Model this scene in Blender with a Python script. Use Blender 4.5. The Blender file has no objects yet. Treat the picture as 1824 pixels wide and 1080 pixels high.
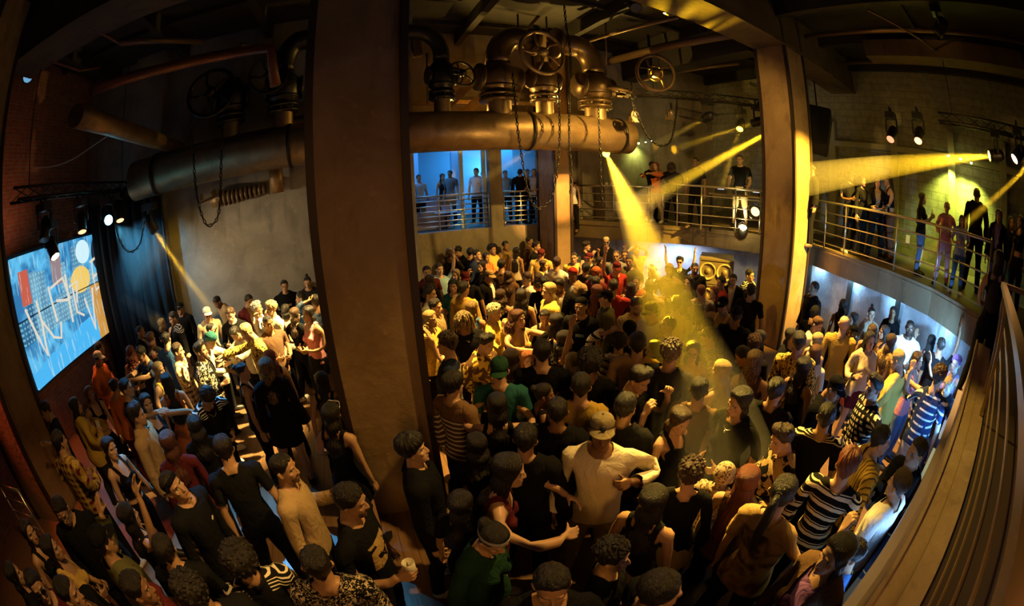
import bpy, bmesh, math, random
import numpy as np
from mathutils import Vector, Matrix, Quaternion
from mathutils.kdtree import KDTree
R = math.radians
rng = random.Random(7)
sc = bpy.context.scene
COL = sc.collection

# ------------------------------------------------------------------ helpers
def link(name, me, mat=None, parent=None):
    o = bpy.data.objects.new(name, me)
    COL.objects.link(o)
    if mat is not None and me is not None:
        for m in (mat if isinstance(mat, (list, tuple)) else [mat]):
            me.materials.append(m)
    if parent is not None:
        o.parent = parent
    return o

def empty(name, loc=(0, 0, 0), rz=0.0):
    o = bpy.data.objects.new(name, None)
    o.empty_display_size = 0.2
    COL.objects.link(o)
    o.location = loc
    o.rotation_euler = (0, 0, rz)
    return o

def tag(o, label=None, cat=None, group=None, kind=None):
    if label: o['label'] = label
    if cat: o['category'] = cat
    if group: o['group'] = group
    if kind: o['kind'] = kind
    return o

def np_mesh(name, V, F, smooth=True, rest=None, mats=None):
    """V (n,3) array, F: list of index arrays (tri/quad (m,3)/(m,4) array or list of tuples)."""
    me = bpy.data.meshes.new(name)
    V = np.asarray(V, np.float32)
    if isinstance(F, np.ndarray):
        m, k = F.shape
        me.vertices.add(len(V)); me.vertices.foreach_set('co', V.ravel())
        me.loops.add(m * k); me.loops.foreach_set('vertex_index', F.astype(np.int32).ravel())
        me.polygons.add(m)
        me.polygons.foreach_set('loop_start', (np.arange(m) * k).astype(np.int32))
        me.polygons.foreach_set('loop_total', np.full(m, k, np.int32))
        me.update(calc_edges=True)
    else:
        me.from_pydata(V.tolist(), [], F)
        me.update()
    if smooth:
        me.polygons.foreach_set('use_smooth', np.ones(len(me.polygons), bool))
    if rest is not None:
        at = me.attributes.new('rest', 'FLOAT_VECTOR', 'POINT')
        at.data.foreach_set('vector', np.asarray(rest, np.float32).ravel())
    return me

class MB:
    """collects shapes, builds ONE mesh object"""
    def __init__(s): s.v = []; s.f = []; s.sm = []
    def add(s, V, F, smooth=False):
        b = len(s.v); s.v += [tuple(p) for p in V]
        s.f += [tuple(b + i for i in f) for f in F]; s.sm += [smooth] * len(F)
        return s
    def box(s, c, d, rz=0.0, M=None):
        hx, hy, hz = d[0] / 2, d[1] / 2, d[2] / 2
        P = [Vector((x, y, z)) for x in (-hx, hx) for y in (-hy, hy) for z in (-hz, hz)]
        rot = M if M is not None else Matrix.Rotation(rz, 3, 'Z')
        P = [rot @ p + Vector(c) for p in P]
        return s.add(P, [(0, 1, 3, 2), (4, 6, 7, 5), (0, 4, 5, 1), (2, 3, 7, 6), (0, 2, 6, 4), (1, 5, 7, 3)])
    def bar(s, a, b, w, h=None, up=(0, 0, 1)):
        a, b = Vector(a), Vector(b); d = b - a
        if d.length < 1e-6: return s
        h = h or w; z = d.normalized(); u = Vector(up)
        if abs(z.dot(u)) > 0.98: u = Vector((1, 0, 0))
        x = z.cross(u).normalized(); y = x.cross(z).normalized()
        P = [q + x * (i * w / 2) + y * (j * h / 2) for q in (a, b) for i, j in ((-1, -1), (1, -1), (1, 1), (-1, 1))]
        return s.add(P, [(3, 2, 1, 0), (4, 5, 6, 7), (0, 1, 5, 4), (1, 2, 6, 5), (2, 3, 7, 6), (3, 0, 4, 7)])
    def tube(s, pts, r, n=10, caps=True, closed=False):
        pts = [Vector(p) for p in pts]; N = len(pts)
        rs = r if isinstance(r, (list, tuple)) else [r] * N
        V = []; pu = None
        for i, p in enumerate(pts):
            if closed: t = pts[(i + 1) % N] - pts[i - 1]
            else: t = pts[min(i + 1, N - 1)] - pts[max(i - 1, 0)]
            t.normalize()
            if pu is None:
                u = Vector((0, 0, 1)) if abs(t.z) < 0.9 else Vector((1, 0, 0))
                u = (u - t * u.dot(t)).normalized()
            else:
                u = (pu - t * pu.dot(t)).normalized()
            pu = u; w = t.cross(u)
            V += [p + (u * math.cos(2 * math.pi * k / n) + w * math.sin(2 * math.pi * k / n)) * rs[i] for k in range(n)]
        F = []
        for i in range(N if closed else N - 1):
            j = (i + 1) % N
            for k in range(n):
                l = (k + 1) % n
                F.append((i * n + k, i * n + l, j * n + l, j * n + k))
        s.add(V, F, True)
        if caps and not closed:
            b = len(s.v) - N * n
            s.f.append(tuple(b + k for k in range(n))[::-1]); s.sm.append(False)
            s.f.append(tuple(b + (N - 1) * n + k for k in range(n))); s.sm.append(False)
        return s
    def lathe(s, prof, c=(0, 0, 0), axis=(0, 0, 1), n=20):
        z = Vector(axis).normalized()
        u = Vector((1, 0, 0)) if abs(z.x) < 0.9 else Vector((0, 1, 0))
        u = (u - z * u.dot(z)).normalized(); w = z.cross(u); c = Vector(c)
        V = []; F = []
        for r, h in prof:
            V += [c + z * h + (u * math.cos(2 * math.pi * k / n) + w * math.sin(2 * math.pi * k / n)) * max(r, 1e-4) for k in range(n)]
        for i in range(len(prof) - 1):
            for k in range(n):
                l = (k + 1) % n
                F.append((i * n + k, i * n + l, (i + 1) * n + l, (i + 1) * n + k))
        return s.add(V, F, True)
    def torus(s, c, Rr, r, axis=(0, 0, 1), n=28, m=8, a0=0, a1=2 * math.pi):
        z = Vector(axis).normalized()
        u = Vector((1, 0, 0)) if abs(z.x) < 0.9 else Vector((0, 1, 0))
        u = (u - z * u.dot(z)).normalized(); w = z.cross(u); c = Vector(c)
        full = abs(a1 - a0) > 6.28
        k = n if full else n + 1
        pts = [c + (u * math.cos(a0 + (a1 - a0) * i / n) + w * math.sin(a0 + (a1 - a0) * i / n)) * Rr for i in range(k)]
        return s.tube(pts, r, m, closed=full)
    def sphere(s, c, r, n=12, m=8, sc3=(1, 1, 1)):
        V = [Vector(c) + Vector((0, 0, -r * sc3[2]))]; F = []
        for i in range(1, m):
            a = -math.pi / 2 + math.pi * i / m
            V += [Vector(c) + Vector((r * sc3[0] * math.cos(a) * math.cos(2 * math.pi * k / n), r * sc3[1] * math.cos(a) * math.sin(2 * math.pi * k / n), r * sc3[2] * math.sin(a))) for k in range(n)]
        V.append(Vector(c) + Vector((0, 0, r * sc3[2])))
        for k in range(n):
            l = (k + 1) % n
            F.append((0, 1 + l, 1 + k)); F.append((len(V) - 1, 1 + (m - 2) * n + k, 1 + (m - 2) * n + l))
            for i in range(m - 2):
                F.append((1 + i * n + k, 1 + i * n + l, 1 + (i + 1) * n + l, 1 + (i + 1) * n + k))
        return s.add(V, F, True)
    def prism(s, poly, z0, z1):
        n = len(poly)
        V = [(x, y, z0) for x, y in poly] + [(x, y, z1) for x, y in poly]
        F = [tuple(range(n))[::-1], tuple(range(n, 2 * n))] + [(i, (i + 1) % n, n + (i + 1) % n, n + i) for i in range(n)]
        return s.add(V, F)
    def mesh(s, name):
        me = bpy.data.meshes.new(name)
        me.from_pydata([tuple(p) for p in s.v], [], s.f)
        me.polygons.foreach_set('use_smooth', s.sm)
        me.update()
        bm = bmesh.new(); bm.from_mesh(me); bmesh.ops.recalc_face_normals(bm, faces=bm.faces); bm.to_mesh(me); bm.free()
        return me
    def build(s, name, mat=None, parent=None):
        return link(name, s.mesh(name), mat, parent)

# ------------------------------------------------------------------ node helper
class NT:
    def __init__(s, name):
        s.m = bpy.data.materials.new(name); s.m.use_nodes = True
        s.t = s.m.node_tree; s.n = s.t.nodes; s.l = s.t.links
        s.n.clear()
        s.out = s.n.new('ShaderNodeOutputMaterial')
    def val(s, inp, v):
        if hasattr(v, 'is_output') or isinstance(v, bpy.types.NodeSocket): s.l.new(v, inp)
        else: inp.default_value = v
    def math(s, op, a, b=0.0, c=None):
        n = s.n.new('ShaderNodeMath'); n.operation = op
        s.val(n.inputs[0], a); s.val(n.inputs[1], b)
        if c is not None: s.val(n.inputs[2], c)
        return n.outputs[0]
    def mix(s, f, a, b):
        n = s.n.new('ShaderNodeMix'); n.data_type = 'RGBA'
        s.val(n.inputs[0], f); s.val(n.inputs[6], rgba(a)); s.val(n.inputs[7], rgba(b))
        return n.outputs[2]
    def attr(s, name='rest'):
        n = s.n.new('ShaderNodeAttribute'); n.attribute_name = name
        return n.outputs['Vector']
    def obj(s):
        return s.n.new('ShaderNodeTexCoord').outputs['Object']
    def sep(s, v):
        n = s.n.new('ShaderNodeSeparateXYZ'); s.l.new(v, n.inputs[0]); return n.outputs
    def scale(s, v, sc3):
        n = s.n.new('ShaderNodeVectorMath'); n.operation = 'MULTIPLY'
        s.l.new(v, n.inputs[0]); n.inputs[1].default_value = sc3
        return n.outputs[0]
    def noise(s, v, scale=5, detail=3, rough=0.5, dist=0.0):
        n = s.n.new('ShaderNodeTexNoise'); s.l.new(v, n.inputs['Vector'])
        n.inputs['Scale'].default_value = scale; n.inputs['Detail'].default_value = detail
        n.inputs['Roughness'].default_value = rough; n.inputs['Distortion'].default_value = dist
        return n.outputs['Fac']
    def voro(s, v, scale=5, feat='F1'):
        n = s.n.new('ShaderNodeTexVoronoi'); n.feature = feat; s.l.new(v, n.inputs['Vector'])
        n.inputs['Scale'].default_value = scale
        return n.outputs[0]
    def ramp(s, f, stops):
        n = s.n.new('ShaderNodeValToRGB'); s.l.new(f, n.inputs[0]); cr = n.color_ramp
        while len(cr.elements) < len(stops): cr.elements.new(0.5)
        for e, (p, c) in zip(cr.elements, stops):
            e.position = p; e.color = rgba(c) if not isinstance(c, (int, float)) else (c, c, c, 1)
        return n.outputs[0]
    def bump(s, h, strength=0.3, dist=0.01):
        n = s.n.new('ShaderNodeBump'); s.l.new(h, n.inputs['Height'])
        n.inputs['Strength'].default_value = strength; n.inputs['Distance'].default_value = dist
        return n.outputs[0]
    def bsdf(s, color, rough=0.7, metal=0.0, normal=None, spec=None, emit=None, estr=0.0, sheen=0.0, alpha=None):
        b = s.n.new('ShaderNodeBsdfPrincipled')
        s.val(b.inputs['Base Color'], rgba(color)); s.val(b.inputs['Roughness'], rough)
        s.val(b.inputs['Metallic'], metal)
        if spec is not None: b.inputs['Specular IOR Level'].default_value = spec
        if normal is not None: s.l.new(normal, b.inputs['Normal'])
        if emit is not None:
            s.val(b.inputs['Emission Color'], rgba(emit)); s.val(b.inputs['Emission Strength'], estr)
        s.l.new(b.outputs[0], s.out.inputs[0])
        return s.m

def rgba(c):
    if isinstance(c, bpy.types.NodeSocket): return c
    if isinstance(c, str): c = COLORS[c]
    return (*c[:3], 1.0)

# plain albedo names
COLORS = dict(
    black=(.006, .006, .007), jet=(.004, .004, .005), charcoal=(.022, .021, .023), grey=(.16, .16, .17), silver=(.42, .42, .44),
    white=(.78, .77, .74), cream=(.66, .58, .42), beige=(.50, .40, .27), tan=(.36, .25, .13), camel=(.40, .26, .10), brown=(.10, .055, .03),
    darkbrown=(.035, .02, .012), olive=(.09, .085, .035), khaki=(.26, .21, .11), navy=(.02, .03, .075), blue=(.05, .14, .36), denim=(.06, .10, .19),
    lightblue=(.28, .47, .66), teal=(.02, .10, .105), green=(.015, .05, .028), red=(.30, .028, .022), maroon=(.085, .013, .016), orange=(.62, .17, .04),
    rust=(.30, .09, .03), yellow=(.72, .50, .10), mustard=(.45, .29, .05), gold=(.55, .36, .10), pink=(.60, .24, .26), purple=(.22, .10, .34),
    lilac=(.42, .30, .55), blond=(.58, .42, .18), platinum=(.80, .72, .50), auburn=(.10, .035, .018), ginger=(.40, .13, .04), ash=(.22, .17, .11),
    dkhair=(.014, .010, .008), brhair=(.06, .032, .017), greyhair=(.30, .31, .33), copper=(.20, .05, .025))

_mc = {}
def mat(name, color, rough=0.6, metal=0.0, **k):
    key = (name, str(color), rough, metal, str(k))
    if key not in _mc:
        t = NT(name); _mc[key] = t.bsdf(color, rough, metal, **k)
    return _mc[key]
def emis(name, color, strength):
    key = ('em', name, str(color), strength)
    if key not in _mc:
        t = NT(name); _mc[key] = t.bsdf((.02, .02, .02), 0.5, emit=color, estr=strength)
    return _mc[key]
# ------------------------------------------------------------------ the human template (rest pose, facing -Y, 1.75 m)
ARM = Vector((math.sin(R(38)), 0, -math.cos(R(38))))
def loft(mb, rings, n=22, p=2.3):
    """rings (z, half width, y front, y back[, x centre])"""
    V = []; F = []
    for rg in rings:
        z, w, yf, yb = rg[:4]; xc = rg[4] if len(rg) > 4 else 0
        for k in range(n):
            a = 2 * math.pi * k / n
            c, s_ = math.cos(a), math.sin(a)
            cx = math.copysign(abs(c) ** (2 / p), c); sy = math.copysign(abs(s_) ** (2 / p), s_)
            V.append((xc + w * cx, (yf + yb) / 2 + (yb - yf) / 2 * sy, z))
    m = len(rings)
    for i in range(m - 1):
        for k in range(n):
            l = (k + 1) % n
            F.append((i * n + k, i * n + l, (i + 1) * n + l, (i + 1) * n + k))
    F.append(tuple(range(n))[::-1]); F.append(tuple(range((m - 1) * n, m * n)))
    mb.add(V, F, True)
def limb(mb, pts, rs, n=14):
    pts = [Vector(p) for p in pts]
    d0 = (pts[0] - pts[1]).normalized(); d1 = (pts[-1] - pts[-2]).normalized()
    P = [pts[0] + d0 * rs[0] * .95, pts[0] + d0 * rs[0] * .7] + pts + [pts[-1] + d1 * rs[-1] * .7, pts[-1] + d1 * rs[-1] * .95]
    Q = [rs[0] * .3, rs[0] * .7] + list(rs) + [rs[-1] * .7, rs[-1] * .3]
    mb.tube(P, Q, n)

class Tpl: pass
def joints(sex):
    f = sex == 'f'
    sx = .158 if f else .178
    S = Vector((sx, .012, 1.415)); E_ = S + ARM * .285; W = E_ + (ARM + Vector((0, -.10, 0))).normalized() * .25
    J = dict(pelvis=(0, 0, .95), spine=(0, .005, 1.08), chest=(0, .01, 1.26), neck=(0, .022, 1.475), head=(0, .012, 1.545))
    for sd, s in (('L', 1), ('R', -1)):
        m = lambda v: Vector((v.x * s, v.y, v.z))
        J['uarm' + sd] = m(S); J['farm' + sd] = m(E_); J['hand' + sd] = m(W)
        J['thigh' + sd] = Vector((.092 * s, 0, .90)); J['shin' + sd] = Vector((.098 * s, -.012, .49)); J['foot' + sd] = Vector((.102 * s, .018, .085))
    return {k: Vector(v) for k, v in J.items()}
BONES = ['pelvis', 'spine', 'chest', 'neck', 'head'] + [b + s for s in 'LR' for b in ('uarm', 'farm', 'hand', 'thigh', 'shin', 'foot')] + \
        ['fin%d%s%s' % (i, 'ab'[j], s) for s in 'LR' for i in range(5) for j in range(2)]
BI = {b: i for i, b in enumerate(BONES)}
PARENT = dict(spine='pelvis', chest='spine', neck='chest', head='neck')
for s_ in 'LR':
    PARENT.update({'uarm' + s_: 'chest', 'farm' + s_: 'uarm' + s_, 'hand' + s_: 'farm' + s_, 'thigh' + s_: 'pelvis', 'shin' + s_: 'thigh' + s_, 'foot' + s_: 'shin' + s_})
    for i in range(5):
        PARENT['fin%da%s' % (i, s_)] = 'hand' + s_; PARENT['fin%db%s' % (i, s_)] = 'fin%da%s' % (i, s_)

def fingers(J):
    """finger chains (root, mid, tip, radius) for both hands"""
    out = {}
    for sd, s in (('L', 1), ('R', -1)):
        W = J['hand' + sd]; d = (W - J['farm' + sd]).normalized()
        wd = Vector((0, -1, 0)); wd = (wd - d * wd.dot(d)).normalized()       # towards the thumb
        nrm = d.cross(wd) * s                                                   # palm normal
        if nrm.x * s > 0: nrm = -nrm
        for i, (o, l0, l1, r, st) in enumerate(((.031, .040, .034, .0088, .088), (.0105, .045, .038, .0092, .093), (-.0105, .042, .036, .0088, .089), (-.030, .033, .028, .0078, .080))):
            sp = (d + wd * o * 2.2).normalized()
            a = W + d * st + wd * o
            out['fin%d%s' % (i, sd)] = (a, a + sp * l0, a + sp * (l0 + l1), r, wd, nrm)
        a = W + d * .030 + wd * .030 + nrm * .010; sp = (d * .72 + wd * .62 + nrm * .28).normalized()
        out['fin4' + sd] = (a, a + sp * .044, a + sp * .074, .0102, wd, nrm)
        out['palm' + sd] = (W, d, wd, nrm)
    return out

def make_template(sex):
    f = sex == 'f'
    J = joints(sex); FG = fingers(J)
    mb = MB()
    if f:
        tor = [(.80, .085, -.07, .075), (.845, .158, -.092, .108), (.90, .172, -.098, .122), (.96, .166, -.095, .112), (1.02, .142, -.088, .094), (1.08, .122, -.085, .085),
               (1.14, .118, -.088, .088), (1.20, .126, -.098, .095), (1.27, .138, -.108, .102), (1.33, .146, -.104, .104), (1.39, .150, -.088, .098), (1.43, .138, -.066, .086), (1.46, .098, -.046, .074), (1.49, .052, -.035, .068)]
    else:
        tor = [(.80, .085, -.07, .07), (.845, .152, -.095, .098), (.90, .165, -.10, .108), (.96, .162, -.10, .10), (1.02, .152, -.10, .092), (1.08, .146, -.10, .092),
               (1.14, .148, -.102, .096), (1.20, .158, -.108, .102), (1.27, .170, -.116, .108), (1.33, .178, -.114, .110), (1.39, .180, -.098, .104), (1.435, .166, -.072, .092), (1.465, .118, -.05, .080), (1.495, .062, -.040, .074)]
    loft(mb, tor, 26)
    if f:
        for s in (1, -1):
            mb.sphere((.072 * s, -.092, 1.262), .056, 16, 10, (1, .95, 1))
    rn = .049 if f else .058
    mb.tube([(0, .03, 1.44), (0, .026, 1.48), (0, .018, 1.53), (0, .010, 1.58)], [rn * 1.25, rn * 1.06, rn, rn * .98], 18)
    for s in (1, -1):   # trapezius
        mb.tube([(0, .045, 1.50), (.06 * s, .035, 1.475), (.13 * s, .022, 1.435)], [.035, .042 if not f else .034, .045], 12)
    hd = [(1.527, .022, -.070, -.028), (1.540, .040, -.084, .000), (1.560, .051, -.088, .030), (1.585, .060, -.087, .056), (1.61, .066, -.085, .074), (1.64, .0710, -.083, .086),
          (1.67, .0735, -.086, .094), (1.70, .0718, -.082, .091), (1.722, .062, -.068, .078), (1.739, .043, -.045, .054), (1.7485, .018, -.016, .022)]
    hd2 = [(z, w * (.96 if f else 1), yf, yb) for z, w, yf, yb in hd]
    loft(mb, hd2, 28, 2.15)
    mb.tube([(0, -.078, 1.652), (0, -.090, 1.632), (0, -.100, 1.612), (0, -.103, 1.602), (0, -.088, 1.594)], [.006, .0085, .0105, .0115, .008], 12)
    for s in (1, -1):
        mb.sphere((.0105 * s, -.093, 1.601), .0085, 10, 6)
        mb.tube([(.010 * s, -.085, 1.659), (.030 * s, -.0845, 1.664), (.050 * s, -.072, 1.658)], [.006, .0075, .006], 8)
        mb.sphere((.045 * s, -.058, 1.617), .017, 10, 6)
        mb.tube([(.071 * s, .004, 1.604), (.077 * s, .012, 1.622), (.080 * s, .020, 1.645), (.075 * s, .010, 1.658)], [.008, .011, .014, .009], 10)
    mb.sphere((0, -.086, 1.5755), .0200, 12, 8, (1.05, .5, .34)); mb.sphere((0, -.084, 1.5645), .0185, 12, 8, (1.0, .55, .36))
    mb.sphere((0, -.080, 1.5385), .016, 10, 8, (1.2, .7, .8))
    ua = (.041, .043, .036, .034) if f else (.053, .051, .044, .040)
    fa = (.034, .036, .030, .0225) if f else (.040, .044, .036, .028)
    for sd, s in (('L', 1), ('R', -1)):
        S, E_, W = J['uarm' + sd], J['farm' + sd], J['hand' + sd]
        mb.sphere(S + Vector((-.004 * s, 0, 0)), .056 if f else .069, 16, 10)
        limb(mb, [S, S.lerp(E_, .35), S.lerp(E_, .75), E_], ua)
        limb(mb, [E_, E_.lerp(W, .25), E_.lerp(W, .65), W], fa)
        W_, d, wd, nrm = FG['palm' + sd]
        k = .92 if f else 1.0
        for o in (-.028, -.010, .010, .027):
            mb.tube([W + d * .004 + wd * o * .55, W + d * .045 + wd * o, W + d * .092 + wd * o * 1.08], [.0150, .0148, .0112], 10)
        mb.tube([W + d * .012 + wd * .012, W + d * .036 + wd * .034 + nrm * .008, W + d * .055 + wd * .040 + nrm * .012], [.014, .0155, .0115], 10)
        for i in range(5):
            a, b, c, r, _, _ = FG['fin%d%s' % (i, sd)]
            limb(mb, [a - (b - a) * .3, a, b, c - (c - b) * .18], [r * k * 1.12, r * k * 1.08, r * k, r * k * .82], 10)
        H, K, A = J['thigh' + sd], J['shin' + sd], J['foot' + sd]
        th = (.090, .092, .074, .056, .052) if f else (.086, .088, .074, .058, .054)
        limb(mb, [H + Vector((0, .004, .0)), H.lerp(K, .2), H.lerp(K, .6), H.lerp(K, .92), K], th, 18)
        limb(mb, [K, K.lerp(A, .25) + Vector((0, .016, 0)), K.lerp(A, .6) + Vector((0, .008, 0)), A], (.050, .056, .044, .036), 16)
        mb.tube([A + Vector((0, .035, -.048)), A + Vector((0, .012, -.045)), A + Vector((.004 * s, -.06, -.048)), A + Vector((.010 * s, -.135, -.056)), A + Vector((.010 * s, -.185, -.062)), A + Vector((.010 * s, -.200, -.064))],
                [.020, .038, .041, .036, .024, .010], 14)
    me = mb.mesh('tmp')
    o = link('tmp', me)
    def run(mods):
        for typ, kw in mods:
            m = o.modifiers.new('m', typ)
            for k_, v_ in kw.items(): setattr(m, k_, v_)
        dg = bpy.context.evaluated_depsgraph_get(); dg.update()
        me2 = bpy.data.meshes.new_from_object(o.evaluated_get(dg))
        o.modifiers.clear(); old = o.data; o.data = me2; bpy.data.meshes.remove(old)
    run([('REMESH', dict(mode='VOXEL', voxel_size=.0058, use_smooth_shade=True)), ('SMOOTH', dict(factor=.5, iterations=4))])
    V = get_v(o.data)
    # eye sockets
    for s in (1, -1):
        d2 = (V[:, 0] - .031 * s) ** 2 / .015 ** 2 + (V[:, 2] - 1.640) ** 2 / .0105 ** 2
        g = np.exp(-d2) * (V[:, 1] < -.03); V[:, 1] += .0085 * g
    o.data.vertices.foreach_set('co', V.astype(np.float32).ravel())
    vg = o.vertex_groups.new(name='keep')
    keep = np.clip((V[:, 2] - 1.50) / .05, 0, 1) * np.where(V[:, 1] < .02, 1, .35)
    for sd in 'LR':
        W = np.array(J['hand' + sd]); dd = np.linalg.norm(V - (W + np.array(FG['palm' + sd][1]) * .09), axis=1)
        keep = np.maximum(keep, np.clip((.14 - dd) / .04, 0, 1) * .8)
    for lv in range(1, 11):
        idx = np.where((keep > (lv - 1) / 10 + 1e-3) & (keep <= lv / 10 + 1e-3))[0]
        if len(idx): vg.add([int(i) for i in idx], lv / 10, 'REPLACE')
    T = Tpl(); T.sex = sex; T.J = J; T.FG = FG
    hi = o.data.copy()
    nf = len(o.data.polygons)
    run([('DECIMATE', dict(ratio=min(1, 15000 / (2 * nf)), vertex_group='keep', vertex_group_factor=4.0, invert_vertex_group=True))])
    T.V = get_v(o.data); T.F = get_f(o.data)
    T.W = weights(T.V, J, FG, T.F)
    T.N = normals(T.V, T.F)
    bpy.data.objects.remove(o)
    kd = KDTree(len(T.V))
    for i, p in enumerate(T.V): kd.insert(p, i)
    kd.balance(); T.kd = kd
    return T

def get_v(me):
    V = np.empty(len(me.vertices) * 3, np.float32); me.vertices.foreach_get('co', V)
    return V.reshape(-1, 3).astype(np.float64)
def get_f(me):
    me.calc_loop_triangles()
    F = np.empty(len(me.loop_triangles) * 3, np.int32); me.loop_triangles.foreach_get('vertices', F)
    return F.reshape(-1, 3)
def normals(V, F):
    n = np.cross(V[F[:, 1]] - V[F[:, 0]], V[F[:, 2]] - V[F[:, 0]])
    N = np.zeros_like(V)
    for k in range(3): np.add.at(N, F[:, k], n)
    return N / np.maximum(np.linalg.norm(N, axis=1, keepdims=True), 1e-12)
def smooth_field(Wt, F, it):
    E = np.concatenate([F[:, [0, 1]], F[:, [1, 2]], F[:, [2, 0]]])
    E = np.concatenate([E, E[:, ::-1]])
    cnt = np.bincount(E[:, 0], minlength=len(Wt))[:, None]
    for _ in range(it):
        A = np.zeros_like(Wt); np.add.at(A, E[:, 0], Wt[E[:, 1]])
        Wt = .5 * Wt + .5 * A / np.maximum(cnt, 1)
    return Wt
def sstep(x, a, b):
    t = np.clip((x - a) / (b - a), 0, 1); return t * t * (3 - 2 * t)
def weights(V, J, FG, F):
    n = len(V); W = np.zeros((n, len(BONES)))
    x, y, z = V.T
    # arm coordinate for both sides
    armmask = np.zeros(n, bool); leg = (z < .88)
    for sd, s in (('L', 1), ('R', -1)):
        S, E_, Wr = (np.array(J[k + sd]) for k in ('uarm', 'farm', 'hand'))
        d1 = (E_ - S) / np.linalg.norm(E_ - S); d2 = (Wr - E_) / np.linalg.norm(Wr - E_)
        t1 = (V - S) @ d1; r1 = np.linalg.norm((V - S) - np.outer(t1, d1), axis=1)
        t2 = (V - E_) @ d2; r2 = np.linalg.norm((V - E_) - np.outer(t2, d2), axis=1)
        L1 = np.linalg.norm(E_ - S); L2 = np.linalg.norm(Wr - E_)
        ina = (x * s > 0) & (((t1 > -.02) & (r1 < .085) & (t1 < L1 + .03)) | ((t2 > -.03) & (r2 < .085))) & ((V - S) @ np.array([s * .82, 0, -.57]) > -.002)
        a = np.where(ina, 1.0, 0.0)
        el = sstep(t2, -.03, .03); wr = sstep(t2, L2 - .018, L2 + .018)
        W[:, BI['uarm' + sd]] += a * (1 - el); W[:, BI['farm' + sd]] += a * el * (1 - wr); W[:, BI['hand' + sd]] += a * wr
        # fingers
        best = np.full(n, 1e9); bi = np.full(n, -1); bt = np.zeros(n)
        for i in range(5):
            p, m, q, r, _, _ = FG['fin%d%s' % (i, sd)]
            for j, (u, v) in enumerate(((p, m), (m, q))):
                u = np.array(u); v = np.array(v); d = v - u; L = np.linalg.norm(d); d /= L
                t = np.clip((V - u) @ d, 0, L); dist = np.linalg.norm(V - u - np.outer(t, d), axis=1)
                tt = (V - u) @ d
                upd = (dist < best); best = np.where(upd, dist, best)
                bi = np.where(upd, i * 2 + j, bi); bt = np.where(upd, tt, bt)
        for i in range(10):
            nm = 'fin%d%s%s' % (i // 2, 'ab'[i % 2], sd)
            sel = (bi == i) & (best < .016) & ina & (wr > .9)
            if i % 2 == 0: sel &= bt > -.004
            W[sel] = 0; W[sel, BI[nm]] = 1
        armmask |= ina
        # legs
        lg = leg & ~armmask & (x * s >= 0)
        kn = sstep(z, .53, .45); an = sstep(z, .115, .075)
        W[lg, BI['thigh' + sd]] += (1 - kn)[lg]; W[lg, BI['shin' + sd]] += (kn * (1 - an))[lg]; W[lg, BI['foot' + sd]] += (kn * an)[lg]
    t = ~armmask & ~leg
    a1 = sstep(z, .98, 1.12); a2 = sstep(z, 1.14, 1.30); a3 = sstep(z, 1.45, 1.49); a4 = sstep(z, 1.51, 1.555)
    a4 = np.where((y < -.03) & (z > 1.515), 1.0, a4)
    for nm, wv in (('pelvis', 1 - a1), ('spine', a1 * (1 - a2)), ('chest', a2 * (1 - a3)), ('neck', a3 * (1 - a4)), ('head', a3 * a4)):
        W[t, BI[nm]] += wv[t]
    fix = W.copy()
    W = smooth_field(W, F, 14)
    hand = np.zeros(n)
    for sd in 'LR':
        hand = np.maximum(hand, sstep(np.linalg.norm(V - np.array(J['hand' + sd]), axis=1), .10, .05) * 0)
    fm = fix[:, [i for i, b in enumerate(BONES) if b.startswith('fin')]].sum(1) > .5
    fs = smooth_field(fix, F, 2)
    W[fm] = fs[fm]
    hm = z > 1.57; W[hm] = fix[hm]
    return W / np.maximum(W.sum(1, keepdims=True), 1e-9)

def minrot(a, b):
    a = Vector(a).normalized(); b = Vector(b).normalized()
    return a.rotation_difference(b).to_matrix()

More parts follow.
